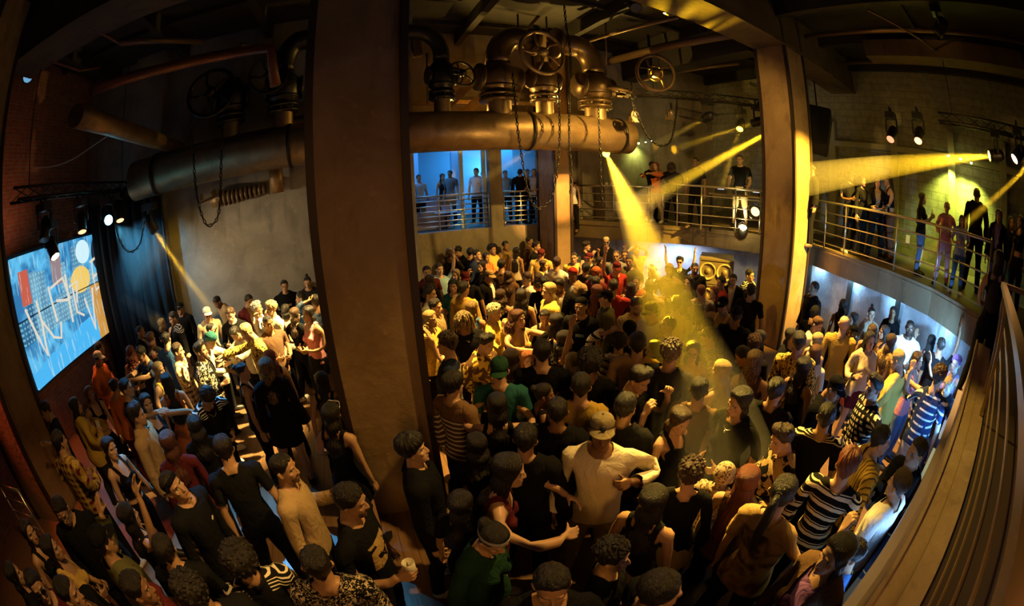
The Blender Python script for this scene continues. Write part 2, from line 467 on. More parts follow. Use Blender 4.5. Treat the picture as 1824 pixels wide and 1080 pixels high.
def solve_pose(T, P):
    """P: dict with lean (deg forward), twist, nod, turn, tilt, armL/armR = (upper dir, fore dir[, hand dir]) in the chest frame (x: own left, -y: ahead), curl, legs"""
    J = T.J; M = {}; O = {}
    RX = lambda a: Matrix.Rotation(R(a), 3, 'X'); RZ = lambda a: Matrix.Rotation(R(a), 3, 'Z'); RY = lambda a: Matrix.Rotation(R(a), 3, 'Y')
    lean = P.get('lean', 0); side = P.get('side', 0)
    M['pelvis'] = RY(-side * .6) ; O['pelvis'] = J['pelvis'] + Vector(P.get('shift', (0, 0, 0)))
    def place(b, rot):
        p = PARENT[b]; M[b] = rot; O[b] = O[p] + M[p] @ (J[b] - J[p])
    place('spine', RX(lean * .45) @ RY(side * .4))
    place('chest', RZ(P.get('twist', 0)) @ RX(lean) @ RY(side))
    ch = M['chest']
    hr = RZ(P.get('turn', 0) + P.get('twist', 0) * .5) @ RX(P.get('nod', 0) + lean * .35) @ RY(P.get('tilt', 0))
    place('neck', RZ(P.get('turn', 0) * .4) @ RX(lean * .7 + P.get('nod', 0) * .3))
    place('head', hr)
    for sd, s in (('L', 1), ('R', -1)):
        u, fo = P['arm' + sd][:2]
        u = ch @ Vector((u[0] * s, u[1], u[2])); fo = ch @ Vector((fo[0] * s, fo[1], fo[2]))
        r0 = J['farm' + sd] - J['uarm' + sd]; r1 = J['hand' + sd] - J['farm' + sd]
        sh = Vector((0, 0, 0))
        place('uarm' + sd, minrot(ch @ r0, u) @ ch)
        up = max(0, u.normalized().z)           # shoulder rises with a raised arm
        O['uarm' + sd] += Vector((-.02 * s * up, 0, .035 * up))
        place('farm' + sd, minrot(M['uarm' + sd] @ r1, fo) @ M['uarm' + sd])
        hd = M['farm' + sd]
        if len(P['arm' + sd]) > 2:
            tw = P['arm' + sd][2]; ax = (hd @ r1).normalized()
            hd = Matrix.Rotation(R(tw) * s, 3, ax) @ hd
        place('hand' + sd, hd)
        cu = P.get('curl' + sd, P.get('curl', 25))
        for i in range(5):
            _, d, wd, nrm = T.FG['palm' + sd]
            c = cu * (1 + .12 * (i if i < 4 else -4.5))
            axis = d.cross(nrm).normalized()
            for j, k in ((0, .8), (1, 1.1)):
                b = 'fin%d%s%s' % (i, 'ab'[j], sd)
                J.setdefault('fin%da%s' % (i, sd), T.FG['fin%d%s' % (i, sd)][0]); J.setdefault('fin%db%s' % (i, sd), T.FG['fin%d%s' % (i, sd)][1])
                acc = c * (.8 if j == 0 else 1.9)
                place(b, M['hand' + sd] @ Matrix.Rotation(R(min(acc, 165)), 3, axis))
        st = P.get('leg' + sd, (0, 0, 0))        # forward swing, outward swing, knee bend
        th = M['pelvis'] @ RY(-st[1] * s) @ RX(-st[0])
        place('thigh' + sd, th)
        place('shin' + sd, th @ RX(st[2])); place('foot' + sd, M['pelvis'] @ RY(-st[1] * s * .3) @ RX(max(0, st[2] - st[0]) * .55))
    RM = np.zeros((len(BONES), 3, 3)); TR = np.zeros((len(BONES), 3))
    for b, i in BI.items():
        m = np.array(M[b]); RM[i] = m; TR[i] = np.array(O[b]) - m @ np.array(J[b])
    return RM, TR, M, O
def skin(V, W, pose):
    RM, TR = pose[:2]
    return np.einsum('nb,bij,nj->ni', W, RM, V, optimize=True) + W @ TR

# ------------------------------------------------------------------ garments cut from the template
def clip(D, g, both=False):
    """keep the g<0 side of every triangle; D = dict of per-vertex arrays + F"""
    F = D['F']; s = g < 0; n = s[F].sum(1)
    keep = [tuple(f) for f in F[n == 3]]
    if both: keep += [tuple(f) for f in F[n == 0]]
    new = {k: [] for k in D if k != 'F'}; cache = {}; base = len(g)
    def cut(i, j):
        k = (i, j) if i < j else (j, i)
        if k not in cache:
            t = g[i] / (g[i] - g[j])
            for q in new: new[q].append(D[q][i] * (1 - t) + D[q][j] * t)
            cache[k] = base + len(cache)
        return cache[k]
    for f in F[(n == 1) | (n == 2)]:
        f = [int(i) for i in f]
        while not (s[f[0]] and not s[f[2]]): f = f[1:] + f[:1]
        a, b, c = f
        if s[b]:
            p = cut(b, c); q = cut(a, c); keep += [(a, b, p), (a, p, q)]
            if both: keep.append((q, p, c))
        else:
            p = cut(a, b); q = cut(a, c); keep.append((a, p, q))
            if both: keep += [(p, b, c), (p, c, q)]
    out = {q: np.concatenate([D[q], np.array(new[q])]) if new[q] else D[q] for q in new}
    F = np.array(keep); u, inv = np.unique(F, return_inverse=True)
    out = {q: v[u] for q, v in out.items()}; out['F'] = inv.reshape(-1, 3)
    return out
def garment(T, fields, off, smooth=2, sk=0, pre=()):
    D = dict(V=T.V, N=T.N, W=T.W, F=T.F, A=T.A)
    cover = np.ones(len(T.V), bool)
    for fn in fields: cover &= fn(T.V, T.A[:, 0]) < -.012
    for fn in pre: D = clip(D, fn(D['V'], D['A'][:, 0]), True)
    for fn in fields: D = clip(D, fn(D['V'], D['A'][:, 0]))
    N = D['N'] / np.maximum(np.linalg.norm(D['N'], axis=1, keepdims=True), 1e-9)
    N = smooth_field(N, D['F'], smooth)
    V2 = D['V'] + N * off(D['V'])[:, None]
    if sk: V2 = smooth_keep(V2, D['F'], sk)
    g = Tpl(); g.V = V2; g.F = D['F']; g.W = D['W'] / D['W'].sum(1, keepdims=True); g.rest = D['V']; g.cover = cover
    return g
def smooth_keep(V, F, it):
    E = np.concatenate([F[:, [0, 1]], F[:, [1, 2]], F[:, [2, 0]]]); key = np.sort(E, 1)
    u, cnt = np.unique(key, axis=0, return_counts=True)
    bd = np.unique(u[cnt == 1]); S = smooth_field(V.copy(), F, it); S[bd] = V[bd]
    return S

def arm_coord(T):
    """distance along the arm from the shoulder, -1 elsewhere"""
    V = T.V; J = T.J; x, y, z = V.T; A = np.full(len(V), -1.0)
    for sd, s in (('L', 1), ('R', -1)):
        S, E_, Wr = (np.array(J[k + sd]) for k in ('uarm', 'farm', 'hand'))
        d1 = (E_ - S) / np.linalg.norm(E_ - S); d2 = (Wr - E_) / np.linalg.norm(Wr - E_); L1 = np.linalg.norm(E_ - S)
        t = (V - S) @ d1; r = np.linalg.norm(V - S - np.outer(t, d1), axis=1); t2 = (V - E_) @ d2; r2 = np.linalg.norm(V - E_ - np.outer(t2, d2), axis=1)
        m = (x * s > .10) & (z < 1.52) & (((t > .03) & (r < .10)) | ((t2 > 0) & (r2 < .14)))
        A = np.where(m, np.where(t2 > 0, L1 + t2, t), A)
    return A[:, None]
def make_garments(T):
    T.A = arm_coord(T)
    G = {}; f = T.sex == 'f'
    sleeve = lambda L: (lambda V, A: np.where(A > 0, A - L, -.1))
    hem = lambda h: (lambda V, A: np.where(A > 0, -.1, h - V[:, 2]))
    topz = lambda h: (lambda V, A: np.where(A > -.5, .1, V[:, 2] - h))
    def neck(rx, ry, yc=.012, z0=1.36):
        def g(V, A):
            v = 1 - np.sqrt((V[:, 0] / rx) ** 2 + ((V[:, 1] - yc) / ry) ** 2)
            return np.where(V[:, 2] > z0, np.where(V[:, 2] > 1.53, .2, v * .08), -.1)
        return g
    def tors(base, belly=.0):
        def f_(V):
            z = V[:, 2]
            return base + belly * np.exp(-((z - 1.02) / .14) ** 2) + (.008 if f else 0) * np.exp(-((z - 1.12) / .06) ** 2)
        return f_
    nw = .92 if f else 1.0
    def top(L, h, rx, ry, offs, yc=.012): return garment(T, [sleeve(L), hem(h), neck(rx * nw, ry, yc)], offs)
    G['tee'] = top(.185, .86, .080, .084, tors(.014, .016))
    G['long'] = top(.505, .87, .080, .082, tors(.016, .016))
    G['jacket'] = top(.515, .82, .072, .074, tors(.030, .018))
    G['jacket_open'] = garment(T, [sleeve(.515), hem(.82), neck(.072 * nw, .074), (lambda V, A: np.where((V[:, 1] < 0) & (A < 0), .022 + .05 * sstep(V[:, 2], .9, 1.45) - np.abs(V[:, 0]), -.1))], tors(.030, .018))
    G['hoodie'] = top(.505, .86, .072, .072, tors(.030, .020))
    G['crop'] = garment(T, [sleeve(.06), hem(1.10), neck(.092 * nw, .125, -.01)], tors(.012))
    def tank(h, zf):
        def g(V, A):
            x, y, z = np.abs(V[:, 0]), V[:, 1], V[:, 2]
            out = x - (.108 + .14 * (1 - sstep(z, 1.27, 1.345)))
            zz = zf + .07 * sstep(y, -.05, .07)
            inn = np.minimum(.070 - x, z - zz)
            return np.maximum(np.maximum(out, inn), z - 1.53)
        pre = [lambda V, A, s=s, q=q: np.where(V[:, 2] > 1.2, V[:, 0] * s - q, -.1) for s in (1, -1) for q in (.070, .104)] + [lambda V, A: V[:, 2] - 1.42]
        return garment(T, [(lambda V, A: np.where(A > 0, A - .02, -.1)), hem(h), g], tors(.011, .010), pre=pre)
    G['tank'] = tank(.88, 1.36); G['cami'] = tank(1.09, 1.315)
    def legs(b, t, base, fl=0.0): return garment(T, [topz(t), lambda V, A: b - V[:, 2]], lambda V: base + fl * sstep(V[:, 2], .6, .1))
    G['jeans'] = legs(.075, 1.00, .013, .012); G['baggy'] = legs(.07, 1.00, .026, .03); G['leggings'] = legs(.09, 1.02, .006); G['shorts'] = legs(.52, 1.0, .022, .0)
    G['shoes'] = garment(T, [lambda V, A: V[:, 2] - .105], lambda V: .015 - .006 * sstep(V[:, 2], .06, .1), 0, 0)
    # skirts: a bell of its own
    def skirt(bottom, w0, w1):
        n = 40; rows = 9; V = []; Wt = np.zeros((n * rows, len(BONES)))
        for i in range(rows):
            t = i / (rows - 1); z = 1.03 + (bottom - 1.03) * t
            for k in range(n):
                a = 2 * math.pi * k / n
                hw = (.150 if not f else .146) + sstep(np.array(t), 0, .35) * (.045 if f else .035) + w1 * t
                hd = .108 + sstep(np.array(t), 0, .35) * .032 + w1 * t
                wob = 1 + .035 * t * math.sin(k * 2 * math.pi / n * 7)
                V.append((hw * wob * math.cos(a), .006 + hd * wob * math.sin(a), z))
                j = i * n + k
                lw = sstep(np.array(z), .98, .72) * .5 * sstep(np.array(abs(math.cos(a))), 0, .5)
                Wt[j, BI['pelvis']] = 1 - lw; Wt[j, BI['thigh' + ('L' if math.cos(a) > 0 else 'R')]] = lw
        F = np.array([(i * n + k, i * n + (k + 1) % n, (i + 1) * n + (k + 1) % n, (i + 1) * n + k) for i in range(rows - 1) for k in range(n)])
        g = Tpl(); g.V = np.array(V); g.F = F; g.W = Wt; g.rest = g.V.copy(); return g
    G['skirt'] = skirt(.60, 0, .03); G['mini'] = skirt(.70, 0, .02); G['gown'] = skirt(.22, 0, .10)
    return G
# ------------------------------------------------------------------ head wear, hair (rest coordinates, bound to the head)
HC = Vector((0, .006, 1.655))
def head_radii(T):
    from mathutils.bvhtree import BVHTree
    bv = BVHTree.FromPolygons([Vector(p) for p in T.V], [tuple(int(i) for i in f) for f in T.F])
    ne, na = 40, 72
    tab = np.zeros((ne, na))
    for i in range(ne):
        el = R(90 - i * 170 / (ne - 1))
        for k in range(na):
            ph = 2 * math.pi * k / na
            d = Vector((math.sin(ph) * math.cos(el), -math.cos(ph) * math.cos(el), math.sin(el)))
            h = bv.ray_cast(HC, d, .3)
            tab[i, k] = h[3] if h[0] is not None else .11
    # ears out of the hair base: smooth over azimuth
    for _ in range(2): tab = (np.roll(tab, 1, 1) + tab + np.roll(tab, -1, 1)) / 3
    return tab
def hrad(T, el, ph):
    ne, na = T.HR.shape
    e = np.clip((90 - el) / 170 * (ne - 1), 0, ne - 1.001); a = (ph % 360) / 360 * na
    i = np.floor(e).astype(int); k = np.floor(a).astype(int); fe = e - i; fa = a - k
    t = T.HR; k0 = k % na; k1 = (k + 1) % na
    return (t[i, k0] * (1 - fe) + t[i + 1, k0] * fe) * (1 - fa) + (t[i, k1] * (1 - fe) + t[i + 1, k1] * fe) * fa
def lump(P, f, seed):
    r = np.random.RandomState(seed); s = 0
    for _ in range(7):
        d = r.normal(size=3); d /= np.linalg.norm(d)
        s = s + np.sin(P @ d * f * (0.7 + .6 * r.rand()) + r.rand() * 6.28)
    return s / 3.0
def dome(T, bound, thick, n=72, m=15, tuck=True):
    """bound(|phi|)->lowest elevation, thick(el, phi)->offset; rows from crown to rim"""
    ph = np.arange(n) * 360 / n; ap = np.where(ph > 180, 360 - ph, ph)
    b = bound(ap); V = []
    for i in range(m + 1):
        t = min(i / (m - 1), 1.0) if i < m else 1.0
        el = 90 - (90 - b) * t
        r = hrad(T, el, ph) + thick(el, ap) * (1 - .72 * max(0, (t - .6) / .4) ** 2)
        if i == m: r = hrad(T, el - 3, ph) - .006
        e = np.radians(el); p = np.radians(ph)
        V.append(np.stack([np.sin(p) * np.cos(e) * r, -np.cos(p) * np.cos(e) * r, np.sin(e) * r], 1) + np.array(HC))
    V = np.concatenate(V)
    F = [(i * n + k, (i + 1) * n + k, (i + 1) * n + (k + 1) % n, i * n + (k + 1) % n) for i in range(m) for k in range(n)]
    return V, F
def hl(pts):
    xs, ys = zip(*pts)
    return lambda a: np.interp(a, xs, ys)
HL_SHORT = hl([(0, 34), (28, 34), (48, 22), (60, 4), (78, -6), (92, 4), (105, -14), (125, -36), (150, -48), (180, -52)])
HL_TIGHT = hl([(0, 36), (30, 34), (50, 22), (66, 2), (80, 0), (94, 4), (108, -16), (130, -36), (180, -50)])
HL_FRINGE = hl([(0, 17), (35, 17), (52, 8), (66, -8), (80, -10), (105, -18), (130, -38), (180, -52)])
HL_LONG = hl([(0, 40), (18, 37), (40, 20), (55, -6), (68, -26), (90, -34), (180, -44)])

def hair_mesh(T, style, seed=0):
    """-> (V, F list, weights bone split 'head' or array)"""
    r = np.random.RandomState(seed); V = F = None; extra = MB()
    if style in ('short', 'crew', 'pomp', 'curly', 'afro', 'mop', 'quiff', 'tuft'):
        th = dict(crew=.005, short=.013, pomp=.014, curly=.024, afro=.052, mop=.028, quiff=.014, tuft=.02)[style]
        def thick(el, ap):
            t = th * (.45 + .55 * sstep(el, -30, 45))
            if style == 'pomp': t = t + .040 * sstep(el, 25, 60) * sstep(ap, 120, 0)
            if style == 'quiff': t = t + .026 * sstep(el, 30, 62) * sstep(ap, 150, 10)
            if style == 'afro': t = th * (.75 + .25 * sstep(el, -50, 0))
            if style == 'short': t = t + .010 * sstep(el, 40, 80)
            if style == 'tuft': t = t + .02 * sstep(el, 30, 70)
            return t
        V, F = dome(T, HL_FRINGE if style == 'mop' else HL_SHORT, thick)
        Nv = (V - np.array(HC)); L = np.linalg.norm(Nv, axis=1, keepdims=True); Nv /= L
        if style in ('curly', 'afro'):
            V = V + Nv * (lump(V, 260, seed) * .006)[:, None] * sstep(L, .09, .105)
            rows = V.reshape(-1, 72, 3)
            for i in range(0 if style == 'curly' else 0, 13):
                for k in range(0, 72, 3):
                    if r.rand() < .62 * math.sin(math.radians(min(90, 12 + i * 9))):
                        p = rows[i, (k + int(r.randint(3))) % 72]; q = (p - np.array(HC)); q /= np.linalg.norm(q)
                        extra.sphere(p - q * .003, .010 + .006 * r.rand(), 7, 5)
        elif style in ('mop', 'tuft', 'quiff'):
            ph = np.arctan2(V[:, 0], -V[:, 1]); V = V + Nv * (.004 * np.sin(ph * 17 + r.rand() * 6 + V[:, 2] * 60) + .004 * np.sin(ph * 29 + V[:, 2] * 30))[:, None] * sstep(L, .09, .105)
        else:
            V = V + Nv * (lump(V, 210, seed) * .0032 + lump(V, 420, seed + 9) * .0018)[:, None] * sstep(L, .085, .10)
    elif style in ('long', 'wavy', 'bob', 'longest', 'frizz'):
        V, F = dome(T, HL_LONG, lambda el, ap: .010 + .012 * sstep(el, -20, 40))
        n = 72; base = V[-2 * n:-n].reshape(n, 3)
        zend = dict(long=1.26, wavy=1.28, bob=1.47, longest=1.08, frizz=1.33)[style]
        cols = [k for k in range(n) if 46 <= min(k * 5, 360 - k * 5)]
        cols = sorted(cols, key=lambda k: k)         # runs round the back
        rows = 16; G = np.zeros((rows, len(cols), 3))
        side = 1 if seed % 2 else -1
        for j, k in enumerate(cols):
            ph = R(k * 5.0); p0 = V[(len(V) // n - 3) * n + k] * 1.0
            sx = math.sin(ph); bk = -math.cos(ph)
            vol = {'frizz': .05, 'wavy': .018, 'bob': .012}.get(style, .004)
            fr = 1 - sstep(np.array(abs(ph - math.pi)), 0, R(125))      # 1 at the back
            ze = zend + .05 * (1 - fr) + .02 * r.rand()
            for i in range(rows):
                t = i / (rows - 1); z = p0[2] + (ze - p0[2]) * t
                # envelope round neck and back
                zz = np.array(z); nk = sstep(zz, 1.60, 1.50); dn = sstep(zz, 1.47, 1.36)
                wx = (.088 + vol) * (1 - .12 * nk) + .024 * dn
                yb = (.102 + vol * .7) - .02 * nk + .045 * dn * (1 if fr > .3 else .6)
                xe = wx * sx; ye = (yb if bk > 0 else .055) * max(bk, -.35) + (.012 + .085 * dn * (1 - fr) * (1 if bk < .2 else .4))
                a = sstep(np.array(t), 0, .22)
                wv = 0
                if style in ('wavy', 'frizz'): wv = .010 * math.sin(z * 55 + j * .9) * t
                cl = .005 * math.sin(j * 1.7 + seed) + .003 * math.sin(j * 3.1 + z * 20)
                G[i, j] = (p0[0] * (1 - a) + xe * a + wv + cl * sx * a, p0[1] * (1 - a) + ye * a + cl * bk * a + wv * .4, z)
        b = len(V); nc = len(cols)
        ctr = np.stack([np.zeros(rows * nc), np.full(rows * nc, .03), G.reshape(-1, 3)[:, 2]], 1)
        Gi = G.reshape(-1, 3).copy(); dv = ctr - Gi; Gi += dv / np.maximum(np.linalg.norm(dv, axis=1, keepdims=True), 1e-6) * .020
        V = np.concatenate([V, G.reshape(-1, 3), Gi]); o2 = b + rows * nc
        for i in range(rows - 1):
            for j in range(nc - 1):
                F.append((b + i * nc + j, b + (i + 1) * nc + j, b + (i + 1) * nc + j + 1, b + i * nc + j + 1))
                F.append((o2 + i * nc + j, o2 + i * nc + j + 1, o2 + (i + 1) * nc + j + 1, o2 + (i + 1) * nc + j))
            for j, flip in ((0, 0), (nc - 1, 1)):
                q = (b + i * nc + j, o2 + i * nc + j, o2 + (i + 1) * nc + j, b + (i + 1) * nc + j); F.append(q if not flip else q[::-1])
        for j in range(nc - 1):
            i = rows - 1; F.append((b + i * nc + j, o2 + i * nc + j, o2 + i * nc + j + 1, b + i * nc + j + 1))
        if style == 'frizz':
            for q in range(160):
                p = V[b + r.randint(rows * nc)]; extra.sphere(p, .012 + .008 * r.rand(), 6, 4)
    elif style in ('bun', 'topknot', 'pony', 'slick'):
        V, F = dome(T, HL_TIGHT, lambda el, ap: .008 + .003 * sstep(el, 0, 60))
        if style == 'bun':
            extra.sphere((0, .098, 1.715), .040, 14, 10, (1, .85, .9)); extra.torus((0, .085, 1.712), .030, .010, (0, 1, .35))
        if style == 'topknot':
            extra.sphere((0, .035, 1.785), .033, 14, 10, (1, 1, 1.1)); extra.torus((0, .03, 1.757), .024, .008, (0, .2, 1))
        if style == 'pony':
            pts = [Vector((0, .095, 1.70)), Vector((0, .135, 1.705)), Vector((0, .155, 1.66)), Vector((.004, .150, 1.56)), Vector((.008, .138, 1.44)), Vector((.006, .135, 1.33)), Vector((0, .136, 1.27))]
            extra.tube(pts, [.016, .022, .030, .034, .031, .022, .005], 12); extra.torus((0, .108, 1.703), .019, .006, (0, 1, .1))
    elif style == 'locs':
        V, F = dome(T, HL_SHORT, lambda el, ap: .012 + .004 * sstep(el, 0, 60))
        for ring, (el, n) in enumerate(((72, 7), (50, 13), (28, 18), (8, 18))):
            for k in range(n):
                ph = 360 * (k + .5 * (ring % 2)) / n; a = min(ph, 360 - ph)
                if el < 30 and a < 38: continue
                rr = float(hrad(T, np.array([el * 1.0]), np.array([ph]))[0]) + .012
                e, p = R(el), R(ph); d = Vector((math.sin(p), -math.cos(p), 0))
                s0 = HC + Vector((math.sin(p) * math.cos(e), -math.cos(p) * math.cos(e), math.sin(e))) * rr
                L = .13 + .05 * r.rand(); out = HC + d * (.108 + .012 * r.rand()); out.z = 1.66
                end = HC + d * (.112 + .02 * r.rand()); end.z = 1.66 - L + .03 * ring
                extra.tube([s0, s0.lerp(out, .55) + Vector((0, 0, .014)), out, (out + end) / 2 + Vector((.006 * (r.rand() - .5), 0, 0)), end], [.009, .010, .0095, .009, .006], 7)
    b = len(V)
    if extra.v:
        V = np.concatenate([V, np.array([tuple(p) for p in extra.v])]); F = F + [tuple(b + i for i in f) for f in extra.f]
    W = np.zeros((len(V), len(BONES)))
    z = V[:, 2]; hw = sstep(z, 1.40, 1.57); W[:, BI['head']] = hw; W[:, BI['chest']] = 1 - hw
    g = Tpl(); g.V = V; g.F = F; g.W = W; g.rest = V; return g

def hat_mesh(T, kind):
    mb = MB(); brim = None
    if kind in ('cap', 'capback'):
        a0 = 180 if kind == 'capback' else 0
        bd = hl([(0, 30), (60, 26), (100, 16), (180, 6)]) if kind == 'cap' else hl([(0, 34), (60, 26), (100, 14), (180, 2)])
        V, F = dome(T, bd, lambda el, ap: .013 + .010 * sstep(el, 35, 60) * sstep(el, 95, 70), m=12)
        mb.add(V, F, True); mb.sphere((0, .006, float(V[:, 2].max())), .008, 8, 6)
        # visor
        vz = 1.700 if kind == 'cap' else 1.668; G = []
        n, m = 17, 6
        for j in range(m):
            for i in range(n):
                a = R(-62 + 124 * i / (n - 1)); rr = .088 + (.074 * math.cos(a * 1.15) ** .8) * j / (m - 1)
                x = math.sin(a) * (.080 + .012 * j / (m - 1)); y = -(math.cos(a) * .085 + (rr - .088))
                z = vz - .014 * (x / .09) ** 2 - .020 * j / (m - 1)
                if kind == 'capback': y = -y + .012
                G.append((x, y, z))
        b2 = MB()
        FF = [(j * n + i, j * n + i + 1, (j + 1) * n + i + 1, (j + 1) * n + i) for j in range(m - 1) for i in range(n - 1)]
        b2.add(G, FF, True); k = n * m; b2.add([(x, y, z - .004) for x, y, z in G], [f[::-1] for f in FF], True)
        b2.add([G[(m - 1) * n + i] for i in range(n)] + [(G[(m - 1) * n + i][0], G[(m - 1) * n + i][1], G[(m - 1) * n + i][2] - .004) for i in range(n)], [(i, i + 1, n + i + 1, n + i) for i in range(n - 1)])
        brim = b2
    elif kind == 'beanie':
        V, F = dome(T, hl([(0, 26), (60, 20), (100, 2), (180, -18)]), lambda el, ap: .016 + .012 * sstep(el, 40, 85), m=12); mb.add(V, F, True)
        V, F = dome(T, hl([(0, 24), (60, 18), (100, 0), (180, -20)]), lambda el, ap: .022 + 0 * el, m=12); V2 = V.reshape(-1, 72, 3)[7:].reshape(-1, 3)
        mb.add(V2, [(i * 72 + k, (i + 1) * 72 + k, (i + 1) * 72 + (k + 1) % 72, i * 72 + (k + 1) % 72) for i in range(len(V2) // 72 - 1) for k in range(72)], True)
    elif kind == 'bandana':
        V, F = dome(T, hl([(0, 24), (60, 22), (100, 10), (180, -14)]), lambda el, ap: .015 + 0 * el, m=12)
        keep = V.reshape(-1, 72, 3)[3:].reshape(-1, 3)
        mb.add(V, F, True); mb.sphere((0, .115, 1.635), .018, 8, 6); mb.tube([(0.01, .115, 1.635), (.03, .125, 1.59), (.035, .12, 1.55)], [.012, .016, .004], 8); mb.tube([(-.01, .115, 1.635), (-.025, .128, 1.60), (-.03, .122, 1.56)], [.012, .015, .004], 8)
    elif kind == 'hood':
        V, F = dome(T, hl([(0, 40), (30, 34), (50, 5), (62, -32), (80, -48), (180, -60)]), lambda el, ap: .034 + .016 * sstep(el, 30, 90), m=14); mb.add(V, F, True)
        mb.tube([(.075 * math.sin(a), .035 - .085 * math.cos(a) * (1 if math.cos(a) < 0 else .95), 1.500 - .02 * math.cos(a)) for a in np.linspace(0, 2 * math.pi, 25)[:-1]], .026, 8, closed=True)
    elif kind == 'headband':
        V, F = dome(T, hl([(0, 27), (60, 22), (100, 8), (180, -12)]), lambda el, ap: .019 + 0 * el, m=14); V2 = V.reshape(-1, 72, 3)[9:].reshape(-1, 3)
        mb.add(V2, [(i * 72 + k, (i + 1) * 72 + k, (i + 1) * 72 + (k + 1) % 72, i * 72 + (k + 1) % 72) for i in range(len(V2) // 72 - 1) for k in range(72)], True)
    return mb, brim

def glasses_mesh(kind, onhead=False):
    mb = MB(); zc = 1.640
    for s in (1, -1):
        c = Vector((.032 * s, -.104, zc))
        loop = [c + Vector((.0255 * math.cos(a), .004 * abs(math.cos(a)), .019 * math.sin(a) + .003 * math.cos(a) * s)) for a in np.linspace(0, 2 * math.pi, 21)[:-1]]
        mb.tube(loop, .0024, 6, closed=True)
        if kind == 'sun': mb.add([tuple(c + Vector((0, -.002, 0)))] + [tuple(p) for p in loop], [(0, 1 + i, 1 + (i + 1) % 20) for i in range(20)], True)
        mb.tube([c + Vector((.026 * s, .004, .006)), Vector((.074 * s, -.06, zc + .008)), Vector((.080 * s, .02, zc + .006)), Vector((.076 * s, .035, zc - .015))], .0022, 6)
    mb.tube([(-.008, -.105, zc + .004), (0, -.108, zc + .007), (.008, -.105, zc + .004)], .0022, 6)
    if onhead:
        M = Matrix.Translation((0, .006, 1.655)) @ Matrix.Rotation(R(-48), 4, 'X') @ Matrix.Translation((0, -.006 - .022, -1.655))
        mb.v = [tuple(M @ Vector(p)) for p in mb.v]
    return mb
# ------------------------------------------------------------------ materials of people
SKIN = [(.60, .39, .27), (.50, .30, .185), (.40, .225, .125), (.23, .115, .06), (.085, .042, .024)]
def skin_mat(tone, hc, sex, beard=False):
    key = ('skin', tone, hc, sex, beard)
    if key in _mc: return _mc[key]
    t = NT('skin'); P = t.attr(); x, y, z = t.sep(P)[:3]
    base = SKIN[tone]; dk = tuple(c * .72 for c in base)
    ax = t.math('ABSOLUTE', x); front = t.math('LESS_THAN', y, -.045)
    def ell(cx, cz, rx, rz, xx=ax, edge=.25):
        a = t.math('POWER', t.math('DIVIDE', t.math('SUBTRACT', xx, cx), rx), 2.0); b = t.math('POWER', t.math('DIVIDE', t.math('SUBTRACT', z, cz), rz), 2.0)
        n = t.n.new('ShaderNodeMapRange'); t.l.new(t.math('ADD', a, b), n.inputs[0])
        n.inputs[1].default_value = 1 + edge; n.inputs[2].default_value = 1 - edge; n.inputs[3].default_value = 0; n.inputs[4].default_value = 1
        return t.math('MULTIPLY', n.outputs[0], front)
    nz = t.noise(P, 60, 2)
    c = t.mix(t.math('MULTIPLY', nz, .35), base, dk)
    if beard:
        m = ell(0, 1.545, .085, .052, xx=ax, edge=.35)
        yb = t.math('LESS_THAN', y, .02)
        b2 = t.math('MULTIPLY', t.math('MULTIPLY', m, yb), t.math('ADD', .55, t.math('MULTIPLY', nz, .5)))
        c = t.mix(b2, c, COLORS[hc])
        c = t.mix(ell(0, 1.585, .026, .005, xx=x), c, COLORS[hc])
    lip = (base[0] * .95, base[1] * .50, base[2] * .50) if sex == 'f' else (base[0] * .84, base[1] * .60, base[2] * .58)
    c = t.mix(ell(0, 1.5705, .0235, .0095, xx=x), c, lip)
    c = t.mix(ell(0, 1.5705, .022, .0013, xx=x), c, (.05, .02, .015))
    bz = t.math('ADD', 1.6635, t.math('MULTIPLY', ax, -.03))
    c = t.mix(t.math('MULTIPLY', ell(.033, 1.6615, .020, .0042 if sex == 'm' else .003), .9), c, COLORS[hc] if hc not in ('blond', 'platinum', 'greyhair', 'lilac') else (.10, .06, .03))
    c = t.mix(ell(.0315, 1.6400, .0165, .0085), c, (.03, .018, .012))
    c = t.mix(ell(.0315, 1.6392, .0140, .0062), c, (.70, .68, .64))
    c = t.mix(ell(.0315, 1.6395, .0062, .0066), c, (.025, .014, .008))
    m = t.bsdf(c, .48, normal=t.bump(t.noise(P, 260, 2), .12, .002), spec=.4)
    _mc[key] = m; return m

def hair_mat(hc, streak=None, rim=None):
    key = ('hair', hc, streak)
    if key in _mc: return _mc[key]
    t = NT('hair'); P = t.attr()
    n1 = t.noise(t.scale(P, (95, 95, 7)), 1.6, 3, .6, .6)
    n2 = t.noise(P, 16, 2)
    base = COLORS[hc]; c = t.mix(t.math('MULTIPLY', n2, .6), tuple(v * .55 for v in base), tuple(min(1, v * 1.35) for v in base))
    if streak: c = t.mix(t.ramp(n1, [(.48, 0.0), (.60, 1.0)]), c, COLORS[streak])
    m = t.bsdf(c, .38, normal=t.bump(n1, 1.0, .012), spec=.5)
    _mc[key] = m; return m

